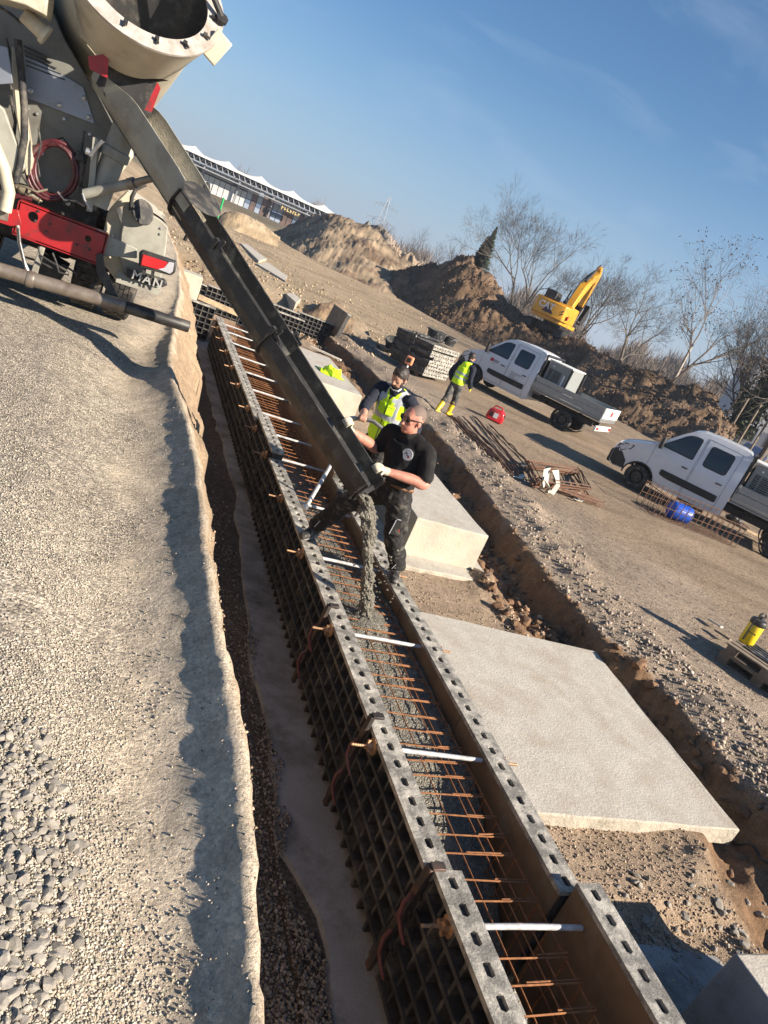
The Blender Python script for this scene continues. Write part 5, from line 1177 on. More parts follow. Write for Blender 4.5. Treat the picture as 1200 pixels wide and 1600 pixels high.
# ================================================================ vans
M_van = mat('white_van_paint', (.66, .67, .69), .3, var=.03, vscale=2, coat=.5, dirt=(.45, .43, .39), damt=.12, dscale=2)
M_alu = mat('grey_aluminium', (.30, .31, .31), .45, metal=.55, var=.08, vscale=6, dirt=(.36, .34, .30), damt=.3, dscale=3)
M_trim = mat('black_trim', (.018, .018, .019), .55, var=.2, dirt=(.09, .08, .07), damt=.25)
M_seam = mat('door_seam', (.06, .06, .065), .7, var=.1)
M_glass = glassy('tinted_glass', (.010, .012, .014))
M_hlamp = mat('headlamp', (.55, .57, .60), .12, var=.25, vscale=20, coat=.8)
M_boxgrey = mat('grey_machine_box', (.235, .25, .245), .5, var=.08, dirt=(.3, .28, .24), damt=.25)
M_plate_w = mat('white_panel', (.72, .72, .68), .45, var=.05, dirt=(.5, .47, .4), damt=.25, dscale=4)
M_tan = mat('tan_seat', (.05, .05, .055), .8)
def vw(x, z):
    w_ = np.interp(z, [.3, .5, .75, 1.15, 1.36, 1.7, 2.05, 2.2, 2.28], [.95, 1.0, 1.015, 1.02, 1.0, .945, .875, .835, .79])
    nose = np.interp(x, [-.3, .2, .55, .78, .90], [1., .985, .93, .84, .74]); return w_*nose
ux = [.93, .90, .84, .74, .55, .30, .05, -.05, -.35, -.62, -.80, -1.0, -1.5, -2.1, -2.32, -2.40]; uz = [.72, .86, .98, 1.07, 1.17, 1.27, 1.36, 1.42, 1.73, 2.0, 2.14, 2.22, 2.26, 2.255, 2.22, 2.12]
def vtop(x): return float(np.interp(-x, [-v for v in ux], uz))
def vlow(x):
    r_ = .425
    if abs(x) < r_: return .33+math.sqrt(r_*r_-x*x)*1.0
    return float(np.interp(x, [-2.4, -2.3, .5, .8, .93], [.42, .36, .36, .34, .42]))
def make_van(name, label, loc, rz, logos):
    t = thing(name, label, 'van', loc, rz, 'white crew cab vans parked in the yard')
    xs = sorted(set([round(v, 3) for v in list(np.linspace(-2.4, .93, 46))+[-.425, -.42, .42, .425, -.36, .36, -.2, .2]+ux])); K = 14; b = MB()
    def pt(x, z, s, off=0.): return (x, s*(float(vw(x, z))+off), z)
    V = []; F = []; n = len(xs)
    for s in (1, -1):
        for x in xs:
            a, c = vlow(x), vtop(x)
            for k in range(K): V.append(pt(x, a+(c-a)*k/(K-1), s))
    for s in (0, 1):
        for i in range(n-1):
            for k in range(K-1):
                q = [s*n*K+i*K+k, s*n*K+(i+1)*K+k, s*n*K+(i+1)*K+k+1, s*n*K+i*K+k+1]; F.append(tuple(q))
    base = len(V); m_ = 7
    for x in xs:
        c = vtop(x); w_ = float(vw(x, c))
        for j in range(1, m_): u = 1-2*j/m_; V.append((x+.10*(1-u*u)*(1 if x > .2 else .0)*np.interp(x, [.2, .9], [0, 1])+.12*(1-u*u)*(1 if -.8 < x < .0 else 0)*.0, u*w_, c+.035*(1-u*u)))
    top = lambda i, j: i*K+K-1 if j == 0 else (n*K+i*K+K-1 if j == m_ else base+i*(m_-1)+j-1)
    for i in range(n-1):
        for j in range(m_): F.append((top(i, j), top(i+1, j), top(i+1, j+1), top(i, j+1)))
    for i in (0, n-1):
        for k in range(K-1): F.append((i*K+k, i*K+k+1, n*K+i*K+k+1, n*K+i*K+k))
    b.add(V, F); body = b.build('body', M_van, t, smooth=32)
    def patch(nm, poly, m, s, off, parent=t, sub=1):
        P_ = []
        for i, p in enumerate(poly):
            q = poly[(i+1) % len(poly)]; k = max(1, int(math.dist(p, q)/.12))
            for j in range(k): P_.append((p[0]+(q[0]-p[0])*j/k, p[1]+(q[1]-p[1])*j/k))
        cx = sum(p[0] for p in P_)/len(P_); cz = sum(p[1] for p in P_)/len(P_); b = MB(); nn = len(P_); V = []
        for f_ in (1., .66, .33): V += [pt(cx+(p[0]-cx)*f_, cz+(p[1]-cz)*f_, s, off) for p in P_]
        V.append(pt(cx, cz, s, off)); F = []
        for r in range(2):
            for i in range(nn): F.append((r*nn+i, r*nn+(i+1) % nn, (r+1)*nn+(i+1) % nn, (r+1)*nn+i))
        for i in range(nn): F.append((2*nn+i, 2*nn+(i+1) % nn, 3*nn))
        V += [pt(p[0], p[1], s, -.01) for p in P_]; o = 3*nn+1
        for i in range(nn): F.append((i, (i+1) % nn, o+(i+1) % nn, o+i))
        b.add(V, F); return b.build(nm, m, parent, smooth=40)
    def rnd(poly, r=.06):
        out = []; n_ = len(poly)
        for i in range(n_):
            p, a, c = Vector(poly[i]), Vector(poly[i-1]), Vector(poly[(i+1) % n_]); u, v = (a-p), (c-p); ru, rv = min(r, u.length*.45), min(r, v.length*.45); A_, B_ = p+u.normalized()*ru, p+v.normalized()*rv
            for k in range(4): w_ = k/3; out.append(tuple(A_*(1-w_)**2+p*2*w_*(1-w_)+B_*w_*w_))
        return out
    fw = [(-.17, 1.43), (-.70, 1.98), (-.86, 2.045), (-1.10, 2.05), (-1.10, 1.42)]; rw_ = [(-1.36, 1.40), (-1.36, 2.0), (-2.02, 2.0), (-2.02, 1.40)]
    for s in (1, -1):
        wn = patch('window', rnd(fw, .07), M_trim, s, .003); patch('pane', rnd([(-.25, 1.465), (-.71, 1.945), (-.87, 2.005), (-1.065, 2.01), (-1.065, 1.465)], .05), M_glass, s, .006, wn)
        wn = patch('window', rnd(rw_, .10), M_trim, s, .003); patch('pane', rnd([(-1.395, 1.44), (-1.395, 1.965), (-1.985, 1.965), (-1.985, 1.44)], .08), M_glass, s, .006, wn)
        patch('side_moulding', rnd([(-.50, .70), (-.50, .86), (-2.12, .86), (-2.12, .66), (-.72, .66)], .05), M_trim, s, .012)
        d = None
        for nm, ol in (('door', [(-.08, 1.38), (-.08, .55), (-.50, .44), (-1.20, .44), (-1.20, 2.12)]), ('door', [(-1.24, 2.12), (-1.24, .44), (-2.16, .44), (-2.16, 2.10), (-1.24, 2.12)])):
            b = MB()
            for p, q in zip(ol, ol[1:]):
                k = max(2, int(math.dist(p, q)/.08)); pts = [pt(p[0]+(q[0]-p[0])*j/k, p[1]+(q[1]-p[1])*j/k, s, -.002) for j in range(k+1)]; b.tube(pts, .006, 4)
            d = b.build('door_seam', M_seam, t)
            hx = -1.02 if ol[0][0] > -1 else -1.98
            b = MB(); q = pt(hx, 1.16, s, .018); b.box(q, (.17, .03, .035)); b.build('door_handle', M_trim, t, bevel=.01)
        b = MB(); P_ = [pt(.44*math.cos(a), .33+.44*math.sin(a), s, .004) for a in np.linspace(-.05, math.pi+.05, 20)]; b.tube(P_, .022, 6); b.build('wheel_arch', M_van if False else M_trim, t, smooth=50)
        b = MB(); q = Vector(pt(-.20, 1.52, s, .16)); b.box(q, (.11, .17, .34)); mi_ = b.build('mirror', M_trim, t, bevel=.035); b = MB(); b.beam(pt(-.2, 1.45, s, -.02), q-Vector((0, 0, .1)), .05, .05); b.build('mirror_arm', M_trim, mi_)
        hl = patch('headlight', rnd([(.86, .92), (.70, 1.045), (.46, 1.09), (.52, .97), (.74, .84)], .04), M_hlamp, s, .006); patch('lamp_surround', rnd([(.885, .90), (.86, .98), (.69, 1.075), (.42, 1.12), (.49, .96), (.74, .815)], .04), M_trim, s, .003)
        patch('bumper_corner', [(.925, .80), (.84, .86), (.66, .80), (.47, .62), (.44, .40), (.78, .36), (.92, .45)], M_trim, s, .012)
    b = MB(); b.loft([[(.93-.0*abs(y), y, z) for z in (.38, .55, .70, .80)] for y in np.linspace(-.7, .7, 8)], cap=False, closed=False)
    b = MB(); b.box((.95, 0, .56), (.12, 1.35, .40)); b.build('front_bumper', M_trim, t, bevel=.05)
    # windscreen
    b = MB(); rows = []
    for x in np.linspace(-.08, -.74, 9): z = vtop(x); w_ = float(vw(x, z))-.07; rows.append([(x+.004, u*w_, z+.035*(1-u*u)+.006) for u in np.linspace(-1, 1, 9)])
    b.loft(rows, cap=False, closed=False); b.build('windscreen', M_glass, t, smooth=60)
    # chassis, wheels
    b = MB()
    for y in (-.42, .42): b.box((-2.35, y, .62), (5.2, .09, .18))
    b.box((-3.0, 0, .62), (.12, 1.3, .12)); b.build('chassis', M_trim, t)
    for x in (0., -4.0):
        for y in (.86, -.86):
            wh = bpy.data.objects.new('wheel', None); COL.objects.link(wh); wh.parent = t; wh.location = (x, y, .345); wh.rotation_euler = (0, 0, math.pi/2 if y > 0 else -math.pi/2)
            b = MB(); b.lathe([(.21, -.10), (.30, -.11), (.335, -.095), (.345, -.06), (.345, .06), (.335, .095), (.30, .11), (.21, .10), (.21, -.1)], (0, 0, 0), (1, 0, 0), 36); b.build('tyre', M_rubber, wh, smooth=30)
            b = MB(); b.lathe([(0, .075), (.06, .085), (.075, .06), (.14, .055), (.165, .02), (.195, .06), (.215, .095), (.205, .08)], (0, 0, 0), (1, 0, 0), 28); b.build('rim', M_blacks, wh, smooth=40)
    # bed with dropsides made of planks
    b = MB(); b.box((-3.86, 0, .95), (2.86, 2.04, .07)); b.box((-3.86, 0, .88), (2.86, 2.0, .05)); b.build('bed_floor', M_alu, t, bevel=.008)
    for s in (1, -1):
        for k in range(2): b = MB(); b.box((-3.86, s*1.035, 1.095+.20*k), (2.84, .028, .192)); b.build('plank', M_alu, t, bevel=.008)
        for x in (-2.47, -5.27): b = MB(); b.box((x, s*1.036, 1.19), (.045, .045, .42)); b.build('bed_post', M_alu, t, bevel=.006)
        b = MB(); b.box((-2.47, s*1.062, 1.21), (.02, .012, .16)); b.build('bed_latch', M_trim, t)
        mg = MB(); mg.lathe([(.40, -.12), (.43, -.12), (.43, .14), (.40, .14)], (-4.0, s*.87, .36), (0, 1, 0), 18, a0=.1, a1=math.pi*1.05); mg.build('rear_mudguard', M_trim, t, smooth=40)
    for k in range(2): b = MB(); b.box((-5.30, 0, 1.095+.20*k), (.03, 2.0, .192)); b.build('tailboard_plank', M_plate_w, t, bevel=.008)
    b = MB(); b.box((-5.24, 0, .60), (.07, 1.98, .19)); rb = b.build('rear_lamp_bar', M_plate_w, t, bevel=.01)
    for s in (1, -1):
        b = MB(); b.box((-5.285, s*.80, .60), (.03, .23, .11)); b.build('tail_light', M_lamp, t, bevel=.008)
    b = MB(); b.box((-5.285, .15, .61), (.012, .52, .115)); b.build('number_plate', M_white, t, bevel=.004)
    # black headboard and machine box behind the cab
    b = MB()
    for s in (1, -1): b.beam((-2.46, s*.92, .98), (-2.46, s*.90, 2.22), .06, .06)
    b.beam((-2.46, -.92, 2.2), (-2.46, .92, 2.2), .06, .06); b.box((-2.46, 0, 1.5), (.03, 1.8, 1.0)); b.build('headboard', M_trim, t)
    b = MB(); b.box((-3.02, .0, 1.55), (.92, 1.5, 1.02)); bx = b.build('machine_box', M_boxgrey, t, bevel=.02)
    b = MB(); b.box((-3.02, 0, 2.085), (.98, 1.56, .05)); b.build('box_lid', M_plate_w, bx, bevel=.01); b = MB(); b.box((-3.02, 0, 1.015), (.96, 1.54, .07)); b.build('box_base', M_plate_w, bx, bevel=.01)
    for s in (1, -1):
        for x0, x1 in ((-2.66, -2.80), (-2.84, -3.16)):
            b = MB(); b.box(((x0+x1)/2, s*.755, 1.56), (x0-x1, .012, .50)); vt = b.build('vent', M_trim, bx)
            b = MB()
            for k in range(9): b.box(((x0+x1)/2, s*.765, 1.34+.055*k), (abs(x0-x1), .02, .014), Matrix.Rotation(-s*.5, 3, 'X'))
            tag(b.build('vent_slats', M_boxgrey, bx), kind='stuff')
        b = MB(); b.box((-3.30, s*.758, 1.55), (.05, .008, .42)); b.box((-2.95, s*.758, 1.26), (.30, .008, .022)); b.box((-2.78, s*.758, 1.92), (.05, .008, .05)); b.box((-3.05, s*.758, 1.20), (.06, .008, .07)); b.build('box_markings', M_white, bx)
    b = MB(); b.beam((-3.52, .86, .98), (-3.52, .82, 2.06), .07, .07); b.beam((-3.52, -.86, .98), (-3.52, -.82, 2.06), .07, .07); b.build('box_post', M_trim, t)
    if logos:
        for s in (1,):
            b = MB(); M = frame(pt(-.52, 1.20, s, .006), (-1, 0, 0), (0, 0, 1)); b.lathe([(0, 0), (.065, 0), (.065, .003), (0, .003)], (0, 0, 0), (0, 0, 1), 20); b.v = [tuple(M @ Vector(v)) for v in b.v]; b.build('door_logo', M_redprint, t)
            b = MB(); b.box((.17, -.01, .001), (.24, .10, .003)); b.v = [tuple(M @ Vector(v)) for v in b.v]; b.build('logo_block', mat('grey_print', (.32, .31, .32), .5), t)
            b = MB(); b.tube([(-.07*math.cos(a)-.01, .075*math.sin(a), .001) for a in np.linspace(-1.2, 1.2, 8)], .008, 4); b.v = [tuple(M @ Vector(v)) for v in b.v]; b.build('logo_arc', M_ink, t)
            for k in range(6): b = MB(); ln_ = (.52, .42, .26, .22, .40, .46)[k]; b.box((-1.42-ln_/2, s*(float(vw(-1.6, 1.0))+.004), 1.10-.05*k), (ln_, .006, .012)); b.build('door_lettering', M_seam, t)
        b = MB(); M = frame((-5.318, .05, 1.2), (0, -1, 0), (0, 0, 1)); b.lathe([(0, 0), (.11, 0), (.11, .003), (0, .003)], (0, 0, 0), (0, 0, 1), 20); b.v = [tuple(M @ Vector(v)) for v in b.v]; b.build('tailboard_logo', M_redprint, t)
        b = MB(); b.box((.26, 0, .001), (.28, .22, .003)); b.v = [tuple(M @ Vector(v)) for v in b.v]; b.build('logo_block', mat('grey_print', (.30, .31, .31), .5), t)
    return t
def van_at(pf, pr_, z):
    a, c = at(*pf, z), at(*pr_, z); d = (a-c); d.z = 0; d.normalize(); left = Vector((-d.y, d.x, 0)); o = a-left*.86; return Vector((o.x, o.y, z)), math.atan2(d.y, d.x)
loc, rz = van_at((741, 602), (886, 671), -.40); rz -= R_(13)
van1 = make_van('crew_cab_van', 'white crew cab flatbed van with red tailboard logo, farther of the two vans', loc, rz, True)
loc, rz = van_at((985, 761), (1203, 872), -.40)
van2 = make_van('crew_cab_van', 'white crew cab van without door lettering, cut off by the right edge of the photo', loc, rz, False)
# ================================================================ excavator
M_yel = mat('machine_yellow', (.70, .33, .012), .42, var=.07, vscale=4, dirt=(.35, .22, .06), damt=.3, dscale=3, coat=.2)
M_purple = mat('dark_emblem', (.05, .02, .045), .5, var=.1)
ex = thing('excavator', 'yellow tracked excavator with raised boom standing on the brown earth ridge', 'excavator')
Dx = 58.; pe = atD(862, 506, Dx); az = math.atan2(pe.y, pe.x); ex.location = pe; ex.rotation_euler = (0, 0, az-R_(16))      # local +x = boom forward (away)
def xb(b, name, m, bevel=.04, parent=None, smooth=None): return b.build(name, m, parent or ex, smooth, bevel)
for s in (1, -1):
    b = MB(); y = s*1.25; P_ = []
    for i in range(28):
        u = i/28*2*math.pi; cx = 1.45*max(-1, min(1, 1.6*math.cos(u))); P_.append((cx+.42*math.cos(u), -.55+.45*math.sin(u)))
    b.prism(P_, (0, y-.3, 0), (1, 0, 0), (0, 0, 1), (0, .6, 0)); tr = xb(b, 'track', M_blacks, .02)
    for k in range(28):
        b = MB(); p = Vector((P_[k][0], y, P_[k][1])); q = Vector((P_[(k+1) % 28][0], y, P_[(k+1) % 28][1])); b.beam(p, p.lerp(q, .8), .62, .06, (0, 0, 1)) if abs((q-p).normalized().z) < .9 else b.box(p, (.06, .62, .18)); b.build('track_shoe', M_trim, tr)
b = MB(); b.box((0, 0, -.45), (1.6, 1.9, .5)); b.lathe([(.7, 0), (.7, .35), (0, .35)], (0, 0, -.25), (0, 0, 1), 20); xb(b, 'undercarriage', M_blacks)
b = MB(); b.prism([(1.4, -1.45), (-1.5, -1.45), (-2.1, -1.1), (-2.25, -.5), (-2.25, .5), (-2.1, 1.1), (-1.5, 1.45), (1.4, 1.45)], (0, 0, .12), (1, 0, 0), (0, 1, 0), (0, 0, .28)); xb(b, 'deck', M_yel)
b = MB(); b.prism([(-1.0, -1.5), (-1.75, -1.5), (-2.3, -1.15), (-2.5, -.5), (-2.5, .5), (-2.3, 1.15), (-1.75, 1.5), (-1.0, 1.5)], (0, 0, .36), (1, 0, 0), (0, 1, 0), (0, 0, 1.15)); cw = xb(b, 'counterweight', M_yel, .08)
b = MB(); b.prism([(.2, -1.45), (-1.6, -1.45), (-1.6, 1.45), (.2, 1.45), (.2, .5), (.6, .5), (.6, -1.4)], (0, 0, .4), (1, 0, 0), (0, 1, 0), (0, 0, 1.22)); xb(b, 'engine_hood', M_yel, .06)
b = MB(); b.box((-1.2, .35, 1.66), (1.0, 1.3, .12)); b.lathe([(.07, 0), (.07, .5), (.05, .52)], (-1.3, -.7, 1.6), (0, 0, 1), 10); xb(b, 'hood_top', M_blacks, .02)
b = MB(); b.prism([(1.35, .3), (1.55, 1.0), (1.25, 2.15), (-.15, 2.2), (-.25, .3)], (0, .55, .12), (1, 0, 0), (0, 0, 1), (0, .92, 0)); cab = xb(b, 'cab', M_trim, .05)
b = MB(); b.box((.55, 1.0, 1.55), (1.3, .96, .95)); xb(b, 'cab_glass', M_glass, .02, cab)
# CAT lettering on dark emblem on the counterweight
Mx = frame((-2.515, .32, .98), (0, -1, 0), (0, 0, 1))
b = MB(); b.prism([(-.15, -.38), (.78, -.38), (.25, .18)], (0, 0, 0), (1, 0, 0), (0, 1, 0), (0, 0, .01)); b.v = [tuple(Mx @ Vector(v)) for v in b.v]; b.build('emblem', M_purple, cw)
text_obj('lettering', 'CAT', .62, M_white, Mx @ Matrix.Translation((.08, .06, .02)), cw, .01, .012)
Mq = frame((-2.36, -1.05, .95), (.45, -1, 0), (0, 0, 1)); b = MB()
for k in range(2): b.box((-.0+.0, -.1+.2*k, 0), (.2, .09, .012), Matrix.Rotation(.7, 3, 'Z'))
b.v = [tuple(Mq @ Vector(v)) for v in b.v]; b.build('warning_mark', M_blacks, cw)
b = MB(); b.box((-1.9, -1.48, .75), (.25, .03, .3)); b.build('side_mark', M_redprint, cw)
# boom, stick, bucket
B0, B1, B2 = Vector((.9, 0, .7)), Vector((2.2, 0, 3.3)), Vector((4.6, 0, 5.1)); yb = -.35
def limb(name, pts, hs, wd, m):
    b = MB(); rings = []
    for i, (p, h) in enumerate(zip(pts, hs)):
        p = Vector(p); d = (Vector(pts[min(i+1, len(pts)-1)])-Vector(pts[max(i-1, 0)])).normalized(); n_ = Vector((-d.z, 0, d.x)); rings.append([(p.x+n_.x*h*a, yb+wd*c, p.z+n_.z*h*a) for a, c in ((1, 1), (1, -1), (-1, -1), (-1, 1))])
    b.loft(rings); return xb(b, name, m, .03)
limb('boom', [(.8, 0, .6), (1.5, 0, 2.0), (2.3, 0, 3.2), (3.4, 0, 4.2), (4.7, 0, 5.0)], [.28, .36, .44, .34, .24], .26, M_yel)
limb('stick', [(4.3, 0, 5.4), (4.75, 0, 4.8), (4.5, 0, 3.4), (4.15, 0, 2.1)], [.18, .32, .24, .16], .2, M_yel)
for k, (p, q) in enumerate((((1.6, .45, .6), (2.6, .45, 2.9)), ((1.6, -1.1, .6), (2.6, -1.1, 2.9)), ((2.2, -.35, 3.9), (4.2, -.35, 5.55)), ((4.9, -.35, 4.7), (4.7, -.35, 2.9)))):
    b = MB(); p, q = Vector(p), Vector(q); b.tube([p, p.lerp(q, .6)], .12, 10); b.tube([p.lerp(q, .58), q], .06, 8); xb(b, 'hydraulic_ram', M_trim if k != 2 else M_blacks, 0, smooth=40)
b = MB(); b.tube([(.9, -.05, 1.5), (1.4, -.05, 2.6), (2.2, -.05, 3.8), (3.6, -.1, 4.75)], .05, 6); xb(b, 'boom_hose', M_rubber, 0)
prof_ = [(4.3, 2.35), (4.75, 2.0), (4.9, 1.4), (4.55, .85), (3.9, .75), (3.5, .95)]
b = MB(); rings = [[(p[0], yb+y, p[1]) for p in prof_]+[(p[0]-.05, yb+y, p[1]+.06) for p in prof_[::-1]] for y in (-.7, .7)]; b.loft(rings)
for y in (-.7, .7): b.prism([(p[0], p[1]) for p in prof_], (0, yb+y-.03, 0), (1, 0, 0), (0, 0, 1), (0, .06, 0))
bk = xb(b, 'bucket', M_blacks, .02)
for k in range(5): b = MB(); y = yb-.6+.3*k; b.loft([[(3.55, y-.07, .98), (3.55, y+.07, .98), (3.5, y+.07, .9), (3.5, y-.07, .9)], [(3.2, y-.04, 1.02), (3.2, y+.04, 1.02), (3.18, y+.04, .99), (3.18, y-.04, .99)]]); b.build('tooth', M_steel, bk)
# ================================================================ things lying about
M_tub = mat('black_tub_plastic', (.028, .029, .031), .55, var=.25, vscale=6, dirt=(.26, .25, .23), damt=.42, dscale=6)
M_gen = mat('red_generator_plastic', (.50, .012, .02), .38, var=.06, coat=.2, dirt=(.25, .12, .09), damt=.2)
M_oldwood = mat('weathered_pallet_wood', (.20, .155, .11), .85, var=.25, vscale=9, bump=.4, bscale=70, dirt=(.10, .08, .06), damt=.4, dscale=5)
M_strap = mat('dirty_white_strap', (.55, .52, .44), .8, var=.15, vscale=9)
M_blue = mat('blue_plastic', (.012, .07, .42), .35, var=.1, coat=.2)
M_cany = mat('yellow_canister', (.80, .56, .01), .35, var=.05, coat=.2)
def pallet(name, label, loc, rz, group, m=M_oldwood):
    t = thing(name, label, 'pallet', loc, rz, group); r = random.Random(int(loc[0]*10))
    for k in range(5): b = MB(); b.box((0, -.35+.175*k, .133), (1.2, .12+.02*(k % 2), .022)); b.build('plank', m, t, bevel=.003)
    for k in range(3): b = MB(); b.box((-.5+.5*k, 0, .111), (.145, .8, .022)); b.build('plank', m, t)
    for x in (-.5, 0, .5):
        for y in (-.35, 0, .35): b = MB(); b.box((x, y, .061), (.145, .10, .078)); b.build('block', m, t, bevel=.003)
    for y in (-.35, 0, .35): b = MB(); b.box((0, y, .011), (1.2, .10, .022)); b.build('plank', m, t)
    return t
def tub(label, loc, r0, r1, h, group, tilt=(0, 0, 0)):
    t = thing('mortar_tub', label, 'tub', loc, 0, group); t.rotation_euler = tilt
    b = MB(); b.lathe([(0, .01), (r0-.015, .012), (r1-.018, h-.01), (r1-.018, h), (r1+.012, h+.004), (r1+.014, h-.02), (r1, h-.022), (r0, 0), (0, 0)], (0, 0, 0), (0, 0, 1), 28); b.build('shell', M_tub, t, smooth=35)
    for s in (-1, 1): b = MB(); b.tube([(s*r1*.97, -.07, h-.05), (s*(r1+.05), -.05, h-.02), (s*(r1+.05), .05, h-.02), (s*r1*.97, .07, h-.05)], .012, 6); b.build('handle', M_tub, t)
    return t
zg = lambda p: h1(p[0], p[1])
# pallet with tubs left of the panel stack
pp = at(612, 550, -.40); pp.z = zg(pp); pallet('pallet', 'wooden pallet carrying black tubs left of the stacked formwork panels', pp, .55, None, M_wood)
TG = 'black mortar tubs in the yard'
q = at(618, 546, -.25); tub('wide black tub tilted on the edge of the wooden pallet', (pp.x-.05, pp.y-.15, pp.z+.16), .30, .38, .36, TG, (.25, -.2, 0))
tub('tall black tub with bags in it on the wooden pallet', (pp.x+.42, pp.y+.20, pp.z+.146), .30, .40, .55, TG); tub('black tub nested in the taller tub on the wooden pallet', (pp.x+.42, pp.y+.20, pp.z+.46), .28, .38, .45, TG)
# stacked panels
ps = Vector((9.75, 22.6, 0)); ps.z = zg(ps); L = -Vector((.86, .51, 0)).normalized(); outn = Vector((0, 0, 1)).cross(L)
pl1 = pallet('pallet', 'pallet hidden under the stack of formwork panels', (ps.x, ps.y, ps.z), math.atan2(L.y, L.x), None)
st = thing('panel_stack', 'stack of grey formwork panels with pierced edges piled on a pallet in the yard', 'formwork panels', (ps.x, ps.y, ps.z+.146)); r = random.Random(9)
for k in range(8):
    for j in range(2):
        o = bpy.data.objects.new('panel', PANEL); COL.objects.link(o); o.parent = st; a = r.uniform(-.05, .05); Lk = Matrix.Rotation(a, 3, 'Z') @ L; on = Vector((0, 0, 1)).cross(Lk)
        pos = -Lk*(PL/2)+on*(.42+.86*(j-.5)*1.0+r.uniform(-.12, .12)+.0)+Vector((0, 0, .130*k))+Lk*r.uniform(-.12, .12)
        o.matrix_local = Matrix(((0, Lk.x, on.x, pos.x), (0, Lk.y, on.y, pos.y), (1, 0, 0, pos.z), (0, 0, 0, 1)))
tt = ps+Vector((.35, .55, .146+1.05)); tub('black tub with pale rim standing on the stacked formwork panels', tt, .27, .35, .34, TG); tub('second black tub standing at the right end of the stacked panels', tt+Vector((.62, .30, 0)), .25, .33, .30, TG)
for k in range(3): a = ps+L*(.7)-outn*(.15*k)+Vector((0, 0, 1.26)); o = MB().beam(a, a-L*1.5, .05, .05).build('square_tube', M_tub); tag(o, 'dark square tube lying across the top of the stacked panels', 'steel tube', 'square tubes on the panel stack')
# generator
g = at(771, 657, -.40); g.z = zg(g); t = thing('generator', 'small red suitcase generator standing alone on the brown yard', 'generator', g, R_(-38))
sec = [(-.25, .03), (-.27, .12), (-.25, .28), (-.19, .37), (.16, .39), (.24, .32), (.28, .16), (.26, .03)]
b = MB(); b.loft([[(p[0]*f_, y, p[1]*(.5+.5*f_)) for p in sec] for y, f_ in ((-.15, .86), (-.125, 1.), (.125, 1.), (.15, .86))]); b.build('shell', M_gen, t, bevel=.03)
b = MB(); b.tube([(-.16, 0, .36), (-.12, 0, .455), (.10, 0, .465), (.15, 0, .38)], .022, 8); b.build('handle', M_gen, t, smooth=50)
b = MB(); b.box((.02, -.152, .20), (.13, .012, .15)); b.build('label_plate', M_white, t); b = MB(); b.box((-.13, -.150, .2), (.10, .012, .12))
for k in range(5): b.box((-.13, -.157, .15+.025*k), (.09, .008, .008))
b.build('vent', M_blacks, t)
for x in (-.18, .18): b = MB(); b.box((x, 0, .016), (.06, .24, .032)); b.build('foot', M_blacks, t)
b = MB(); b.box((.265, 0, .2), (.02, .2, .2)); b.build('panel', M_blacks, t)
ca = thing('power_cable', 'thin dark cable running from the red generator to the left', 'cable', g); 
b = MB(); b.tube([Vector((-.26, -.05, .1)), Vector((-.4, .0, .012)), Vector((-.7, .25, .012)), Vector((-1.3, .35, .012)), Vector((-2.0, .7, .012))], .005, 6); b.build('cable', M_tub, ca)
# long bars
rb = thing('rebar_bundle', 'long brown reinforcing bars lying in a fan on the yard', 'steel bars', at(760, 700, -.40)); r = random.Random(4)
starts = [(697, 650), (700, 655), (704, 651), (709, 654), (713, 655), (716, 668), (722, 652), (726, 656), (730, 660), (738, 651), (742, 653), (746, 659), (763, 664), (765, 668), (699, 660), (707, 660), (719, 665), (733, 663)]
ends = [(773, 732), (778, 733), (786, 738), (790, 738), (795, 742), (800, 745), (806, 741), (800, 738), (808, 744), (815, 740), (819, 739), (823, 741), (826, 726), (828, 729), (766, 727), (783, 741), (797, 745), (812, 744)]
for s_, e_ in zip(starts, ends):
    a, c = at(*s_, -.4), at(*e_, -.4); b = MB(); P_ = []
    for k in range(9):
        p = a.lerp(c, k/8); p.z = zg(p)+.03+r.uniform(0, .03)+.02*(k % 2); P_.append(p)
    b.tube(P_, .016, 6); b.build('bar', M_darkrust, rb, world=True)
# stack of rectangular stirrups with straps
cs_ = [at(*p, -.30) for p in ((822, 728), (905, 742), (916, 769), (836, 757))]
sb = thing('stirrup_stack', 'pile of bent rusty stirrup frames tied with pale straps on the yard', 'steel frames', (cs_[0]+cs_[2])/2-Vector((0, 0, .1)))
for k in range(11):
    j = lambda: Vector((r.uniform(-.09, .09), r.uniform(-.09, .09), r.uniform(-.01, .01))); dz = Vector((0, 0, zg(cs_[0])+.335+.022*k-.0)); b = MB(); b.tube([p+j()+dz for p in cs_], .014, 6, closed=True); b.build('stirrup', M_darkrust, sb, world=True)
ce = [at(*p, -.40) for p in ((868, 752), (884, 764), (940, 785), (900, 770))]
for k in range(12):
    a = at(840+r.uniform(-8, 12), 752+r.uniform(-4, 6), -.36); c = at(940+r.uniform(-14, 4), 786+r.uniform(-8, 5), -.36); a.z = zg(a)+.04+.02*(k % 5); c.z = zg(c)+.03+.02*(k % 4); b = MB(); b.tube([a, a.lerp(c, .5)+Vector((0, 0, .01)), c], .013, 6); b.build('bar', M_darkrust, sb, world=True)
def strap(label, pts, wd=.05):
    b = MB(); rings = []; P_ = [Vector(p) for p in pts]
    for i, p in enumerate(P_):
        d = (P_[min(i+1, len(P_)-1)]-P_[max(i-1, 0)]).normalized(); s = d.cross(Vector((.25*math.sin(i*1.7), .25*math.cos(i), 1))).normalized()*wd; n_ = s.cross(d).normalized()*.004; rings.append([p+s+n_, p-s+n_, p-s-n_, p+s-n_])
    b.loft(rings); o = b.build('strap', M_strap, smooth=60); tag(o, label, 'strap', 'pale lashing straps'); return o
zS = zg(cs_[0])
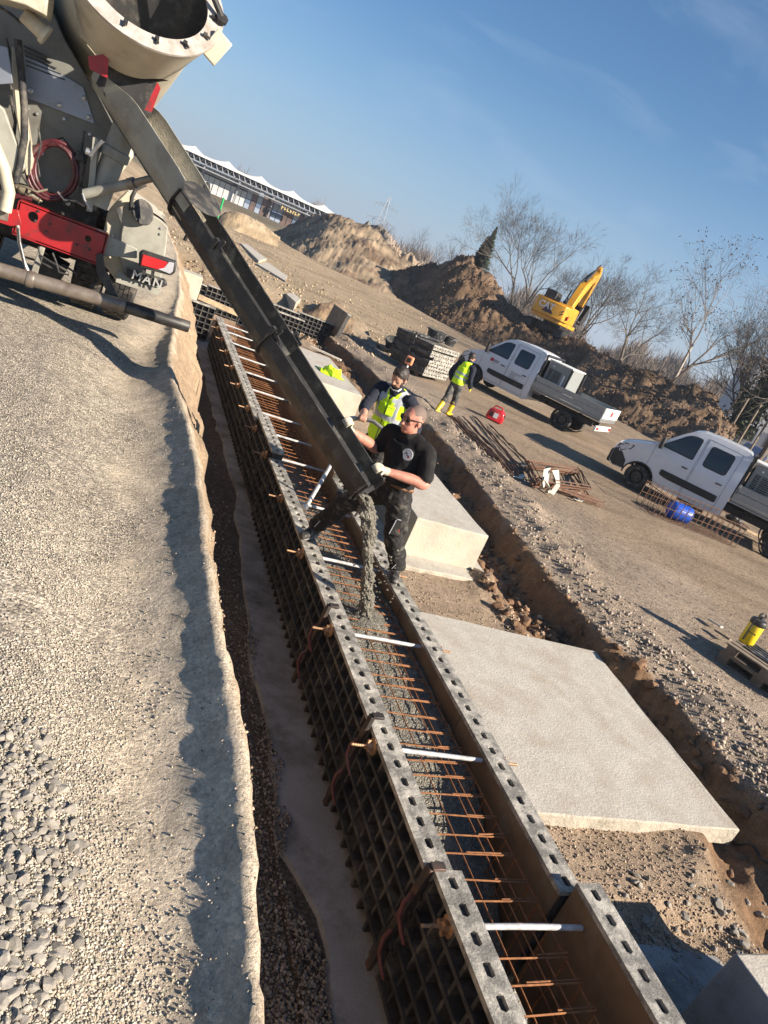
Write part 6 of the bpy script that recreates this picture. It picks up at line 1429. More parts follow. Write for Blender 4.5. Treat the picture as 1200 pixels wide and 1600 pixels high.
def up3(px, py, h_): p = at(px, py, -.4+h_); return p
strap('pale strap looped over the left part of the stirrup pile', [up3(846, 764, .06), up3(850, 750, .26), up3(853, 735, .40), up3(857, 730, .33), up3(853, 752, .30), up3(858, 765, .12), up3(854, 770, .05)])
strap('pale strap hanging over the middle of the stirrup pile', [up3(866, 762, .08), up3(867, 750, .27), up3(866, 737, .40), up3(870, 734, .3), up3(872, 758, .22), up3(862, 772, .05)])
strap('white strap lying on the gravel right of the stirrup pile', [up3(868, 764, .06), up3(880, 762, .07), up3(888, 766, .05), up3(893, 773, .04), up3(902, 778, .05), up3(908, 771, .05), up3(914, 775, .05), up3(906, 783, .03), up3(897, 779, .04)])
strap('pale strap end lying at the left foot of the stirrup pile', [up3(798, 741, .03), up3(803, 745, .04), up3(812, 747, .05), up3(818, 742, .06)])
# basket of mesh with blue drum
a, c = at(1018, 806, -.41), at(1152, 858, -.41); ax_ = (c-a); BL = ax_.length; ax_.normalize(); wd_ = Vector((-ax_.y, ax_.x, 0)); bw_, bh_ = .95, .62; a.z = c.z = zg((a+c)/2)+.02
bk_ = thing('rebar_basket', 'open rusty wire basket of reinforcing mesh with a blue drum inside beside the near van', 'wire basket', (a+c)/2+wd_*.45)
def bp_(u, v, h_): return a+ax_*u+wd_*v+Vector((0, 0, h_))
k = 0
for u in np.arange(0, BL+.01, .17):
    b = MB(); b.tube([bp_(u, 0, bh_*(.9 if k else 1)), bp_(u, 0, 0), bp_(u, bw_, 0), bp_(u, bw_, bh_)], .011, 5); b.build('bent_wire', M_darkrust, bk_, world=True); k += 1
for v, h_ in ((0, .02), (0, .3), (0, .58), (.3, 0), (.6, 0), (bw_, .0), (bw_, .3), (bw_, .6)):
    b = MB(); b.tube([bp_(0, v, h_), bp_(BL, v, h_)], .010, 5); b.build('long_wire', M_darkrust, bk_, world=True)
for u in (0, BL):
    for v in (.3, .6): b = MB(); b.tube([bp_(u, v, 0), bp_(u, v, .58)], .010, 5); b.build('end_wire', M_darkrust, bk_, world=True)
    b = MB(); b.tube([bp_(u, 0, .58), bp_(u, bw_, .58)], .010, 5); b.build('end_wire', M_darkrust, bk_, world=True)
bd_ = bp_(.95, .45, .235); t = thing('drum', 'round blue plastic drum lying inside the wire basket', 'drum', bd_)
b = MB(); b.lathe([(0, -.30), (.15, -.30), (.21, -.27), (.235, -.2), (.225, -.1), (.235, 0), (.225, .1), (.235, .2), (.21, .27), (.15, .30), (0, .30)], (0, 0, 0), (ax_.x, ax_.y, 0), 28); b.build('shell', M_blue, t, smooth=40); b = MB(); b.lathe([(0, .29), (.06, .29), (.06, .34), (0, .34)], (-ax_*.0), (ax_.x, ax_.y, 0), 12); b.build('lid', M_blue, t)
p0, p1 = at(1100, 795, -.1), at(1186, 838, -.3); o = MB().beam(p0, p1, .09, .06).build('timber_pole', M_wood, bevel=.01); tag(o, 'pale timber batten lying along the top of the wire basket', 'timber')
p0, p1 = at(1060, 778, -.15), at(1096, 798, -.1); o = MB().beam(p0, p1, .16, .12).build('timber_beam', M_oldwood, bevel=.01); tag(o, 'dark timber beam between the blue drum and the near van', 'timber')
p = at(1145, 818, -.42); b = MB(); r = random.Random(8)
for i in range(9): b.ball(p+Vector((r.uniform(-.16, .16), r.uniform(-.16, .16), .10+r.uniform(0, .18))), r.uniform(.08, .15), 8, sq=(1, 1, .8))
o = b.build('rubbish_bag', M_trim, smooth=60); tag(o, 'crumpled black bag on the ground under the near van', 'bag')
# pallet pile with canister, lower right
PG = 'stacked pallets at the right edge'
rzp = math.atan2(-.94, .34)
pp = Vector((9.10, 5.86, 0)); pp.z = zg(pp)-.01
pallet('pallet', 'lower weathered pallet under the yellow canister at the right edge', pp, rzp, PG); pallet('pallet', 'upper weathered pallet carrying the yellow canister', pp+Vector((.015, -.02, .145)), rzp+.03, PG)
for k in range(5):
    d = Vector((.34, -.94, 0)); s_ = Vector((.94, .34, 0)); a = pp+s_*(-.12+.085*k)-d*.42+Vector((0, 0, .30+.004*k)); o = MB().beam(a, a+d*(1.25-.1*(k % 2)), .055, .018).build('steel_strip', M_tub, bevel=.002); tag(o, 'dark flat steel strip lying on the pallets beside the yellow canister', 'steel strip', 'flat steel strips on the pallets')
cn_ = at(1165, 1003, pp.z+.30); ca = thing('sprayer_canister', 'yellow pressure sprayer canister with black top standing on the pallets', 'canister', (cn_.x, cn_.y, pp.z+.292))
b = MB(); b.lathe([(0, 0), (.098, 0), (.105, .012), (.105, .30), (.10, .31), (0, .31)], n=32); b.build('tank', M_cany, ca, smooth=40)
b = MB(); b.lathe([(.105, .305), (.112, .315), (.112, .36), (.10, .385), (.07, .395), (.035, .40), (.03, .44), (0, .44)], n=32); b.build('cap', M_blacks, ca, smooth=35)
b = MB(); b.tube([(-.05, 0, .40), (-.06, 0, .46), (-.03, 0, .49), (.04, 0, .49), (.065, 0, .46), (.05, 0, .40)], .012, 8); b.build('handle', M_blacks, ca, smooth=50)
b = MB(); b.tube([(.09, .02, .37), (.17, .05, .42), (.30, .08, .40)], .008, 6); b.build('hose', M_blacks, ca); b = MB(); b.tube([(-.11, -.02, .37), (-.13, -.03, .25), (-.115, -.02, .05)], .012, 6); b.build('carry_strap', M_blacks, ca)
d_ = Vector((-cn_.x, -cn_.y, 0)).normalized(); b = MB()
s_ = Vector((-d_.y, d_.x, 0))*-1
for k, (w_, h_) in enumerate(((.022, .022), (.014, .014), (.014, .016), (.014, .014), (.01, .014), (.016, .014))):
    an = -.45+.16*k; dd = Matrix.Rotation(-an, 3, 'Z') @ d_; b.box(dd*.1055+Vector((0, 0, .185)), (.003, w_, h_), Matrix(((dd.x, -dd.y, 0), (dd.y, dd.x, 0), (0, 0, 1))))
b.build('print', M_blacks, ca)
for k, (p0, p1, lab) in enumerate((((1108, 968), (1128, 980), 'pale splintered board on the ground behind the pallets'), ((1118, 985), (1142, 1000), 'dark board leaning on the corner of the pallets'))):
    a, c = at(*p0, -.36), at(*p1, -.34); o = MB().beam(a, c, .10, .03, (.2, 0, 1)).build('board', [M_paleboard, M_oldwood][k], bevel=.003); tag(o, lab, 'board')
# crumpled safety vests on the far block
p = at(516, 584, -.08); b = MB(); r = random.Random(6); gxv = np.linspace(-.5, .5, 34); gyv = np.linspace(-.3, .3, 22); SC = .52; V = []; F = []
for i, y in enumerate(gyv):
    for j, x in enumerate(gxv):
        e = 1-(x/.5)**2*.9-(y/.3)**2*.9; n_ = Vector((x*5, y*5, 2)); V.append((p.x+SC*x+.12*mnoise.noise(n_), p.y+SC*y*1.8+.12*mnoise.noise(n_+Vector((9, 0, 0))), p.z+.006+max(0, e)*(.10+.16*abs(mnoise.noise(n_*1.3))+.06*mnoise.noise(n_*3))))
for i in range(21):
    for j in range(33): F.append((i*34+j, i*34+j+1, (i+1)*34+j+1, (i+1)*34+j))
b.add(V, F); o = b.build('safety_vest', M_vest, smooth=60, fix=False); tag(o, 'crumpled yellow safety vest lying on the far concrete block', 'safety vest')
# puddle-splashed small things
p = atD(343, 331, 42); o = MB().tube([Vector((p.x, p.y, h1(p.x, p.y)-.1)), Vector((p.x, p.y, p.z+.75))], .05, 10).build('marker_post', mat('green_plastic', (.01, .35, .10), .45), smooth=40); tag(o, 'bright green marker post on the sandy plain beside the chute', 'post')
a, c = at(1150, 1262, -.55), at(1215, 1330, -.55); b = MB(); P_ = []
for k in range(12): q = a.lerp(c, k/11); q.z = h1(q.x, q.y)+.03+.02*math.sin(k); P_.append(q)
o = b.tube(P_, .014, 8).build('pipe', M_blacks, smooth=40); tag(o, 'thin black pipe lying in gravel at the right corner of the slab', 'pipe')
# ================================================================ earth mounds
M_mound = rel_ground('heaped_earth', 1.)
def heap(name, label, crest_pts, wf, wb, cols, seed, amp, nu=220, nv=46, clod=None, p_=1.25):
    C_ = [atD(*q) for q in crest_pts]; n = len(C_); L = [0]
    for a, c in zip(C_, C_[1:]): L.append(L[-1]+(c-a).length)
    t = np.linspace(0, L[-1], nu); cx = np.interp(t, L, [q.x for q in C_]); cy_ = np.interp(t, L, [q.y for q in C_]); cz = np.interp(t, L, [q.z for q in C_])
    k = np.ones(9)/9; sm_ = lambda v: np.convolve(np.pad(v, 4, 'edge'), k, 'valid'); cx, cy_ = sm_(cx), sm_(cy_); cz = sm_(cz)
    r_ = np.hypot(cx, cy_); dx, dy = cx/r_, cy_/r_
    v = np.linspace(-1, 1, nv); prof_ = np.clip(1-np.abs(v)**p_*1.0, 0, 1)
    off = np.where(v < 0, v*wf, v*wb)
    X = cx[None]+dx[None]*off[:, None]; Y = cy_[None]+dy[None]*off[:, None]; base = -.75
    Z = base+(cz[None]-base)*prof_[:, None]
    e = np.minimum(1, np.minimum(t, L[-1]-t)/3.)[None]*0+1
    w_ = np.clip(1-np.abs(v), 0, 1)[:, None]**.35
    if amp: Z = Z+w_*(amp*fbm(X+seed, Y, .35, 5, .55)*1.3+amp*.45*fbm(X, Y+seed, 1.7, 4, .6)); X = X+w_*amp*.6*fbm(X+31, Y+seed, .8, 4); Y = Y+w_*amp*.6*fbm(X+71, Y+seed, .8, 4)
    me = grid_mesh(name, X, Y, Z, [M_mound]); A = np.zeros(X.shape+(3,))+np.array(cols[0]); A = lerp(A, cols[1], sstep(-.15, .25, fbm(X, Y, .3, 4))); 
    if len(cols) > 2: A = lerp(A, cols[2], sstep(.05, .35, fbm(X+200, Y*2, .22, 4)))
    put_attr(me, 'albedo', A, 'FLOAT_COLOR'); put_attr(me, 'grain', np.full(X.shape, .5), 'FLOAT'); o = bpy.data.objects.new(name, me); COL.objects.link(o); tag(o, label, kind='structure'); return X, Y, Z
B1, B2, B3_ = (.175, .115, .073), (.22, .15, .10), (.13, .085, .053)
mx_, my_, mz_ = heap('earth_mound', 'long ridge of dark brown heaped earth behind the vans', [(612, 425, 68), (640, 418, 67), (668, 417, 66), (692, 413, 65), (716, 404, 64), (738, 408, 63), (755, 424, 62), (775, 448, 61), (800, 480, 60), (830, 499, 59), (862, 510, 58.5), (887, 525, 57), (920, 539, 55), (967, 562, 53), (1013, 584, 51), (1060, 604, 50), (1107, 625, 49), (1132, 645, 48), (1150, 675, 47)], 9., 7., (B1, B2, B3_), 3, .6, nu=420, nv=70)
heap('sand_mound', 'tall grey and sandy heap at the end of the plain below the pylon', [(395, 362, 92), (430, 362, 88), (460, 350, 86), (490, 337, 84), (520, 333, 82), (545, 341, 81), (565, 350, 80), (590, 366, 79), (620, 392, 78), (650, 424, 77), (690, 450, 76)], 22., 12., ((.36, .275, .185), (.28, .21, .14), (.20, .14, .095)), 8, .45, nu=260, nv=70, p_=1.1)
heap('gravel_mound', 'steep pale heap rising behind the sandy mound', [(560, 362, 112), (575, 350, 112), (590, 351, 111), (606, 366, 110), (625, 386, 109), (650, 410, 108), (680, 430, 108)], 12., 12., ((.30, .25, .20), (.24, .20, .17), (.36, .27, .19)), 15, 1.0, nu=130, nv=50, p_=1.)
heap('sand_mound', 'low tan heap of dug sand beside the chute at the pit end', [(300, 432, 27), (315, 402, 29), (335, 388, 30), (355, 388, 31), (378, 402, 31)], 3.2, 3., ((.36, .26, .17), (.30, .21, .13)), 22, .2, nu=80, nv=40)
heap('sand_mound', 'tan heap with dark shaded flank at the far end of the right trench', [(480, 490, 26.5), (500, 476, 27), (520, 471, 27.5), (540, 480, 27.5), (556, 500, 27)], 2.6, 3., ((.33, .235, .15), (.25, .17, .11)), 27, .22, nu=90, nv=40)
heap('sand_mound', 'small pale sand heap in front of the drinks hall beside the green post', [(340, 338, 60), (358, 326, 60), (378, 333, 60), (410, 352, 61), (440, 372, 62)], 5., 4., ((.42, .33, .22), (.36, .27, .17)), 33, .3, nu=80, nv=30)
# clods on the dark ridge
r = np.random.default_rng(77); n = 6500; ii = r.integers(3, mx_.shape[0]//2+8, n); jj = r.integers(0, mx_.shape[1], n)
P = np.stack([mx_[ii, jj], my_[ii, jj], mz_[ii, jj]], -1)+r.normal(0, .12, (n, 3))*np.array([1, 1, .2]); s = .05+.22*r.random(n)**3.5
scatter('earth_clods', P, s, colset(n, (.165, .108, .07), .25, 78), ROCKS, M_rock, 'clods of brown earth covering the ridge', seed=79)
# ================================================================ trees
M_bark = mat('grey_brown_bark', (.13, .11, .09), .9, var=.3, vscale=3); M_birch = mat('pale_birch_bark', (.36, .32, .27), .8, var=.35, vscale=1.5, dirt=(.07, .06, .05), damt=.45, dscale=2.)
M_twig = mat('birch_twigs', (.19, .155, .125), .9, var=.25, vscale=2)
M_leafb = mat('withered_leaves', (.10, .065, .05), .95, var=.3, vscale=1., spec=.05); M_fir = mat('fir_needles', (.028, .05, .028), .9, var=.35, vscale=1.5); M_ivy = mat('ivy_leaves', (.03, .045, .018), .7, var=.4, vscale=2)
def tree(label, px, py, D, H, seed, m, spread=.5, forks=1, leaves=0, depth=5, lean=(0, 0), rad=.018, group='bare trees behind the ridge', base_drop=2.):
    r = random.Random(seed); p = atD(px, py, D); p.z -= base_drop; H = H+base_drop; t = thing('bare_tree', label, 'tree', p, 0, group); tr = MB(); cr = MB(); lf = []
    def grow(p, d, L, rd, lv, mb):
        n_ = 4 if lv < 2 else (3 if lv < 4 else 2); P_ = [p]; q = p; dd = d.copy()
        for i in range(n_):
            dd = (dd+Vector((r.gauss(0, .09), r.gauss(0, .09), r.gauss(.015, .06)))).normalized(); q = q+dd*(L/n_); P_.append(q)
        e = rd*(.55 if lv < depth else .35); mb.tube(P_, [rd+(e-rd)*i/n_ for i in range(n_+1)], 6 if lv < 2 else (4 if lv < 3 else 3), cap=lv >= depth)
        if lv >= depth:
            if leaves and r.random() < leaves: lf.append((q, r.random()))
            return
        kids = (r.randint(4, 6) if lv == 0 else r.randint(3, 5)) if lv < depth-1 else r.randint(3, 5)
        for k in range(kids):
            f_ = r.uniform(.35 if lv else .30, 1.) if k else 1.; i = min(n_-1, int(f_*n_)); b_ = P_[i].lerp(P_[i+1], f_*n_-i)
            perp = dd.orthogonal().normalized(); perp = Matrix.Rotation(r.uniform(0, 6.28), 3, dd) @ perp; a = r.uniform(.5, 1.05)*spread*(1.15 if k else .3); nd = (dd*math.cos(a)+perp*math.sin(a)+Vector((0, 0, .07))).normalized()
            grow(b_, nd, L*r.uniform(.52, .78), max(.006, rd*(.70-.35*f_*.6)*r.uniform(.7, 1)), lv+1, cr if lv >= 0 else mb)
    for k in range(forks):
        d = Vector((lean[0]+(r.uniform(-.22, .22) if forks > 1 else r.uniform(-.04, .04)), lean[1]+(r.uniform(-.22, .22) if forks > 1 else 0), 1)).normalized(); grow(Vector((r.uniform(-.2, .2)*(forks > 1), r.uniform(-.2, .2)*(forks > 1), 0)), d, H*.42, H*rad*(1 if forks == 1 else .7), 0, tr)
    tr.build('trunk', m, t, smooth=60, fix=False); cr.build('crown', M_bark if m is not M_birch else M_twig, t, fix=False)
    if lf:
        b = MB()
        for q, u in lf:
            for k in range(3): c_ = q+Vector((r.gauss(0, .09), r.gauss(0, .09), r.gauss(0, .09))); a, e_ = Vector((r.gauss(0, 1), r.gauss(0, 1), r.gauss(0, 1))).normalized()*.075, Vector((r.gauss(0, 1), r.gauss(0, 1), r.gauss(0, 1))).normalized()*.055; b.add([c_-a, c_+e_, c_+a, c_-e_], [(0, 1, 2, 3)])
        b.build('leaves', M_leafb, t, fix=False)
    return t
tree('big bare tree with a wide fine crown between the fir and the excavator', 806, 492, 76, 10.8, 1, M_bark, .8, forks=2, depth=6)
tree('bare tree standing right behind the excavator bucket', 905, 528, 72, 7.6, 2, M_bark, .85, depth=6)
tree('low spreading bare tree halfway between the excavator and the birch', 974, 556, 70, 7.2, 3, M_bark, .95, depth=6)
tree('slender pale birch with a few brown leaves left', 1049, 600, 60, 10.8, 4, M_birch, .72, leaves=.34, depth=5, rad=.014)
tree('dark crowded bare tree with many stems at the right edge', 1150, 668, 52, 9.5, 5, M_bark, .75, forks=4, depth=5)
tree('second dark many stemmed bare tree cut by the right edge', 1200, 692, 50, 11., 6, M_bark, .75, forks=3, depth=5)
tree('thin bare sapling left of the fir above the dark mound', 705, 415, 120, 5.2, 7, M_bark, .6, depth=4, group='bare trees beyond the mounds'); tree('brown bushy bare tree in the gap between the two mounds', 678, 418, 125, 4.6, 8, M_bark, .7, forks=3, depth=4, group='bare trees beyond the mounds'); tree('small bare tree just right of the pale steep heap', 645, 402, 130, 5., 9, M_bark, .8, forks=3, depth=4, group='bare trees beyond the mounds')
# ivy on the right-hand tree
p = atD(1178, 640, 51); r = random.Random(12); b = MB()
for i in range(2600):
    u = r.random(); c_ = Vector((p.x-.6+1.4*u+r.gauss(0, .45), p.y+r.gauss(0, .5), p.z-1.5+4.2*u+r.gauss(0, .5))); a = Vector((r.gauss(0, 1), r.gauss(0, 1), r.gauss(0, 1))).normalized()*.14; e_ = Vector((r.gauss(0, 1), r.gauss(0, 1), r.gauss(0, 1))).normalized()*.12; b.add([c_-a, c_+e_, c_+a, c_-e_], [(0, 1, 2, 3)])
o = b.build('ivy', M_ivy, fix=False); tag(o, 'dark ivy climbing the leaning trees at the right edge', kind='stuff')
def fir(label, px, py, D, H, seed):
    r = random.Random(seed); p = atD(px, py, D); t = thing('fir_tree', label, 'tree', p-Vector((0, 0, 3)), 0, 'dark firs above the brown mound'); H += 3; b = MB(); b.tube([(0, 0, 0), (0, 0, H)], [.16, .02], 8); b.build('trunk', M_bark, t); b = MB()
    for i in range(900):
        u = r.random()**.8; z = .8+(H-.8)*u; R1 = (1-u)*H*.27*r.uniform(.5, 1.1)+.1; a = r.uniform(0, 6.28); d = Vector((math.cos(a), math.sin(a), -.25+.5*u)); s = Vector((-d.y, d.x, 0))*.16*(1.2-u); o_ = Vector((0, 0, z)); e_ = o_+d*R1; m_ = o_+d*R1*.55
        b.add([o_+s*.2, m_+s, e_, m_-s+Vector((0, 0, -.12)), o_-s*.2], [(0, 1, 2), (0, 2, 3, 4)])
    b.build('crown', M_fir, t, fix=False)
fir('taller dark fir behind the brown mound left of the big bare tree', 752, 412, 82, 4.0, 1); fir('shorter dark fir half merged with the taller one', 744, 414, 83, 3.2, 2)
# far woods: one mass
M_woods = mat('distant_bare_woods', (.16, .125, .10), .95, var=.35, vscale=.08)
b = MB(); r = random.Random(33)
def wood(px0, py0, px1, py1, D, n, hmin, hmax):
    for i in range(n):
        u = r.random(); p = atD(px0+(px1-px0)*u, py0+(py1-py0)*u, D+r.uniform(-12, 25)); p.z = -.6; H = r.uniform(hmin, hmax)*(.8+.35*math.sin(u*21)+.2*math.sin(u*57)); W = r.uniform(.9, 2.2)
        for k in range(26):
            a = r.uniform(0, 6.28); x, y = W*r.gauss(0, .6), W*r.gauss(0, .6); z0 = H*r.uniform(0, .78); q = Vector((p.x+x, p.y+y, p.z+z0)); d = Vector((r.gauss(0, .28), r.gauss(0, .28), 1)).normalized()*H*r.uniform(.18, .42); s = Vector((math.cos(a), math.sin(a), 0))*H*.009; b.add([q-s, q+s, q+d], [(0, 1, 2)])
wood(560, 380, 1260, 690, 190, 2000, 5, 9); wood(240, 240, 600, 400, 330, 500, 6, 11); wood(840, 505, 1240, 680, 150, 1300, 4, 7.5)
o = b.build('distant_woods', M_woods, fix=False); tag(o, 'hazy brown leafless woods along the horizon', kind='stuff')
# ================================================================ pylon
M_gal = mat('galvanised_steel', (.30, .31, .33), .5, metal=.4, var=.1)
D = 330.; p = atD(581, 382, D); t = thing('power_pylon', 'steel lattice power pylon with two cross arms far behind the mounds', 'pylon', (p.x, p.y, -.5)); Ht = atD(598, 303, D).z+.5; vd = Vector((p.x, p.y, 0)).normalized(); ud = Vector((vd.y, -vd.x, 0))
b = MB(); wz = lambda z: 2.6*(1-z/Ht)+.25
for sx in (-1, 1):
    for sy in (-1, 1): b.tube([ud*sx*wz(0)+vd*sy*wz(0), ud*sx*wz(Ht*.99)+vd*sy*wz(Ht*.99)+Vector((0, 0, Ht))], .14, 4)
N_ = 14
for i in range(N_):
    z0, z1 = Ht*i/N_, Ht*(i+1)/N_
    for s in (-1, 1): b.tube([ud*s*wz(z0)-vd*wz(z0)+Vector((0, 0, z0)), -ud*s*wz(z1)-vd*wz(z1)+Vector((0, 0, z1))], .07, 3); b.tube([ud*s*wz(z0)-vd*s*wz(z0)+Vector((0, 0, z0)), ud*s*wz(z1)+vd*s*wz(z1)+Vector((0, 0, z1))], .07, 3)
b.build('mast', M_gal, t)
for zf, wa in ((.84, 5.2), (.60, 6.2)):
    b = MB(); z = Ht*zf
    for s in (-1, 1): b.tube([ud*s*wa+Vector((0, 0, z)), Vector((0, 0, z))], .12, 4); b.tube([ud*s*wa+Vector((0, 0, z)), Vector((0, 0, z+1.5))], .10, 4)
    for k in range(-3, 4): b.tube([ud*(wa*k/4)+Vector((0, 0, z)), ud*(wa*k/4)+Vector((0, 0, z+1.5*(1-abs(k)/4)))], .06, 3)
    a_ = b.build('cross_arm', M_gal, t)
    for s in (-1, -.55, .55, 1): b = MB(); b.tube([ud*s*wa+Vector((0, 0, z)), ud*s*wa+Vector((0, 0, z-1.3))], .13, 5); b.build('insulator', M_gal, a_)
# ================================================================ drinks hall with tent roof
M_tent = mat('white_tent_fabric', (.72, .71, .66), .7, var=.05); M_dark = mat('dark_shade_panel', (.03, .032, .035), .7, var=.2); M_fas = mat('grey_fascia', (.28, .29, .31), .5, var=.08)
D = 170.; c0 = atD(395, 309, D); vd = Vector((c0.x, c0.y, 0)).normalized(); ud = Vector((vd.y, -vd.x, 0)); hall = thing('drinks_hall', 'open hall with white peaked tent roof over tall stacks of crates', 'hall', (c0.x, c0.y, -.3), math.atan2(ud.y, ud.x))
def hb(b, name, m, parent=None, bevel=0): return b.build(name, m, parent or hall, None, bevel)
U0, U1, zr_ = -34., 19.5, 6.2
for k in range(7):
    u0 = U0+(U1-U0)*k/7; u1 = U0+(U1-U0)*(k+1)/7; b = MB(); V = []; F = []; n = 12
    for j in range(n+1):
        for i in range(n+1):
            a, c = (i/n*2-1), (j/n*2-1); hh = 1.35*(1-max(abs(a), abs(c)*.8))**1.7; V.append((u0+(u1-u0)*i/n, 24*j/n-1.2, zr_+.35+hh))
    for j in range(n):
        for i in range(n): F.append((j*(n+1)+i, j*(n+1)+i+1, (j+1)*(n+1)+i+1, (j+1)*(n+1)+i))
    b.add(V, F); o = b.build('tent_roof', M_tent, hall, 60)
    for x, y, z, sx, sy, sz in (((u0+u1)/2, -1.2, zr_+.2, u1-u0, .1, .42),): b = MB(); b.box((x, y, z), (sx, sy, sz)); hb(b, 'roof_edge', M_tent)
b = MB(); b.tube([(U0, -1, zr_), (U1, -1, zr_)], .12, 4); b.tube([(U0, -1, zr_-1.1), (U1, -1, zr_-1.1)], .12, 4)
n = 44
for k in range(n):
    x0 = U0+(U1-U0)*k/n; x1 = U0+(U1-U0)*(k+.5)/n; x2 = U0+(U1-U0)*(k+1)/n; b.tube([(x0, -1, zr_-1.1), (x1, -1, zr_), (x2, -1, zr_-1.1)], .075, 3)
hb(b, 'truss', M_gal)
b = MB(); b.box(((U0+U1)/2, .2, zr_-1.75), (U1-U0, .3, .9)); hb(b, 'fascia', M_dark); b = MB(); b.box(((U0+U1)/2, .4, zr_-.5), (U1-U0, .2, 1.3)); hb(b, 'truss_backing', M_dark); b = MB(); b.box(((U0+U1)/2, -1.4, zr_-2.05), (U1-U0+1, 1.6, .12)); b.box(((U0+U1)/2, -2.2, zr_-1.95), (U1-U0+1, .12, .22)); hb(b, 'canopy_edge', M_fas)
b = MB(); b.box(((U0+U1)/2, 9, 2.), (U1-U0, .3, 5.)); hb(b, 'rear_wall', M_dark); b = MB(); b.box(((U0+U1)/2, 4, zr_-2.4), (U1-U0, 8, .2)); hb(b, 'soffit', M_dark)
for k in range(8): b = MB(); b.box((U0+(U1-U0)*k/7, -.6, (zr_-1)/2), (.3, .3, zr_-1)); hb(b, 'column', M_gal)
sg = MB(); sg.box((8.2, -2.35, zr_-2.75), (4.6, .12, 1.05)); so = hb(sg, 'sign', M_blacks); M_sgl = mat('pale_yellow_letter', (.75, .58, .25), .5, var=.1)
r = random.Random(5); x = 6.3
for k in range(7): b = MB(); w_ = r.uniform(.3, .5); b.box((x, -2.44, zr_-2.75+r.uniform(-.05, .05)), (.13, .05, r.uniform(.55, .8))); b.box((x+w_*.45, -2.44, zr_-2.75+r.uniform(-.25, .2)), (w_*.7, .05, .13)); b.build('sign_letter', M_sgl, so); x += w_+.2
SM_ = {}
def stack_mesh(key, cols, nh):
    b = MB(); mats = [mat('crate_'+key+str(i), c, .6, var=.08) for i, c in enumerate(cols)]
    for k in range(nh): b.box((0, 0, .55+1.12*k), (1.06, 1.0, 1.02), mi=k % len(cols)); b.box((0, 0, .55+1.12*k-.545), (1.1, 1.04, .07), mi=len(cols)-1 if len(cols) > 2 else 0)
    return b.mesh('crate_stack', mats)
SM_['w'] = stack_mesh('white', [(.62, .62, .60), (.55, .55, .54)], 3); SM_['b'] = stack_mesh('blue', [(.30, .36, .45), (.10, .14, .22), (.45, .48, .52)], 4); SM_['n'] = stack_mesh('brown', [(.14, .09, .075), (.10, .07, .06), (.2, .12, .1)], 4); SM_['m'] = stack_mesh('pink', [(.35, .06, .16), (.12, .13, .17), (.3, .3, .34)], 3)
seq = ['w']*17+['b', 'n', 'b', 'n', 'n', 'b', 'b', 'n', 'n', 'b', 'n', 'm', 'b', 'n', 'b', 'n']; r = random.Random(2)
names_ = {'w': ('crate_stack', 'stack of white wrapped crates under the tent roof, left part of the hall', 'crate stacks white'), 'b': ('crate_stack', 'stack of blue grey crates under the right half of the hall', 'crate stacks blue'), 'n': ('crate_stack', 'stack of brown crates under the right half of the hall', 'crate stacks brown'), 'm': ('crate_stack', 'single stack with pink crates under the right end of the hall', 'crate stacks pink')}
hm = Matrix.Translation(hall.location) @ Matrix.Rotation(hall.rotation_euler.z, 4, 'Z')
for k, s in enumerate(seq):
    o = bpy.data.objects.new('crate_stack', SM_[s]); COL.objects.link(o); q = hm @ Vector((-21.+1.19*k, .6+r.uniform(-.15, .2), .1)); o.location = q; o.rotation_euler = (0, 0, hall.rotation_euler.z); tag(o, names_[s][1], 'crates', names_[s][2])
# ================================================================ right edge: white building, fence posts and parked cars
M_bwall = mat('pale_building_wall', (.50, .51, .53), .8, var=.06); D = 78.; c0 = atD(1146, 640, D); vd = Vector((c0.x, c0.y, 0)).normalized(); ud = Vector((vd.y, -vd.x, 0)); bl_ = thing('white_building', 'pale flat roofed building behind the trees at the right edge', 'building', (c0.x, c0.y, -.4), math.atan2(ud.y, ud.x)+.15)
b = MB(); b.box((9, 6, 4.2), (18, 12, 8.4)); wl = b.build('wall', M_bwall, bl_); b = MB(); b.box((9, 6, 8.5), (18.3, 12.3, .25)); b.build('roof', M_fas, bl_)
for k in range(6):
    for z in (1.7, 5.2): b = MB(); b.box((2.2+2.6*k, -.04, z), (1.7, .1, 1.5)); wn = b.build('window', M_fas, bl_); b = MB(); b.box((2.2+2.6*k, -.10, z), (1.5, .04, 1.3)); b.build('pane', M_glass, wn)
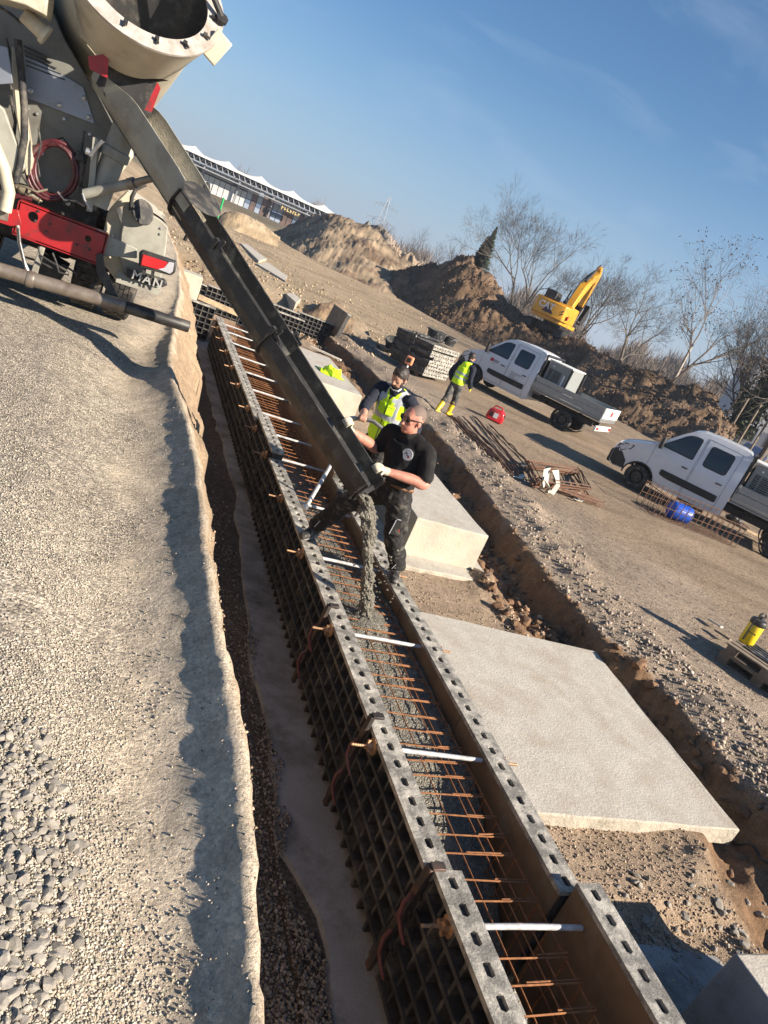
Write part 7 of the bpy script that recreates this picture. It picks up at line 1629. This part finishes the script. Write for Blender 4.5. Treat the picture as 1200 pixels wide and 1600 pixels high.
def car(label, px, py, D, rz, m):
    p = atD(px, py, D); p.z = -.35; t = thing('parked_car', label, 'car', p, rz, 'cars parked behind the ridge end'); b = MB(); pr_ = [(-2.1, .3), (-2.15, .75), (-1.9, .95), (-1.2, 1.0), (-.6, 1.42), (.7, 1.45), (1.5, 1.02), (2.1, .95), (2.15, .4), (2.0, .28)]
    b.loft([[(q[0], y, q[1]) if q[1] < 1.1 else (q[0], y*.82, q[1]) for q in pr_] for y in (-.88, -.8, .8, .88)]); b.build('body', m, t, bevel=.06)
    b = MB(); gl = [(-1.15, 1.02), (-.62, 1.36), (.66, 1.38), (1.35, 1.04)]; b.loft([[(q[0], y*(1. if q[1] < 1.1 else .83), q[1]) for q in gl] for y in (-.895, .895)]); b.build('glass', M_glass, t)
    for x in (-1.35, 1.35):
        for y in (-.8, .8): b = MB(); b.lathe([(0, -.1), (.31, -.1), (.33, 0), (.31, .1), (0, .1)], (x, y, .33), (0, 1, 0), 16); b.build('wheel', M_rubber, t)
car('white parked car just beyond the right end of the ridge', 1092, 616, 66, 2.3, M_van); car('dark parked car below the building behind the leaning trees', 1150, 668, 58, .6, M_trim); car('dark blue parked car at the very right edge', 1188, 690, 56, .7, mat('dark_blue_paint', (.02, .03, .07), .3, coat=.5))
for k, (px, py) in enumerate(((1142, 668), (1162, 677), (1180, 690), (1132, 655))):
    p = atD(px, py, 47+k); o = MB().beam((p.x, p.y, -.5), (p.x+.02, p.y, p.z+1.9), .09, .09, (1, 0, 0)).build('fence_post', M_oldwood); tag(o, 'pale wooden post standing beyond the right end of the ridge', 'post', 'wooden posts at the right edge')
# ================================================================ thin haze
hz = MB(); hz.box((150, 650, 19), (2300, 1700, 42)); ho = hz.build('haze', [], None); m = bpy.data.materials.new('haze'); m.use_nodes = True; t = m.node_tree; t.nodes.remove(t.nodes['Principled BSDF'])
pv = t.nodes.new('ShaderNodeVolumePrincipled'); pv.inputs['Color'].default_value = (.78, .87, 1, 1); pv.inputs['Density'].default_value = .0005; pv.inputs['Anisotropy'].default_value = .3
t.links.new(pv.outputs[0], t.nodes['Material Output'].inputs['Volume']); ho.data.materials.append(m); tag(ho, 'thin pale haze in the air', kind='stuff')
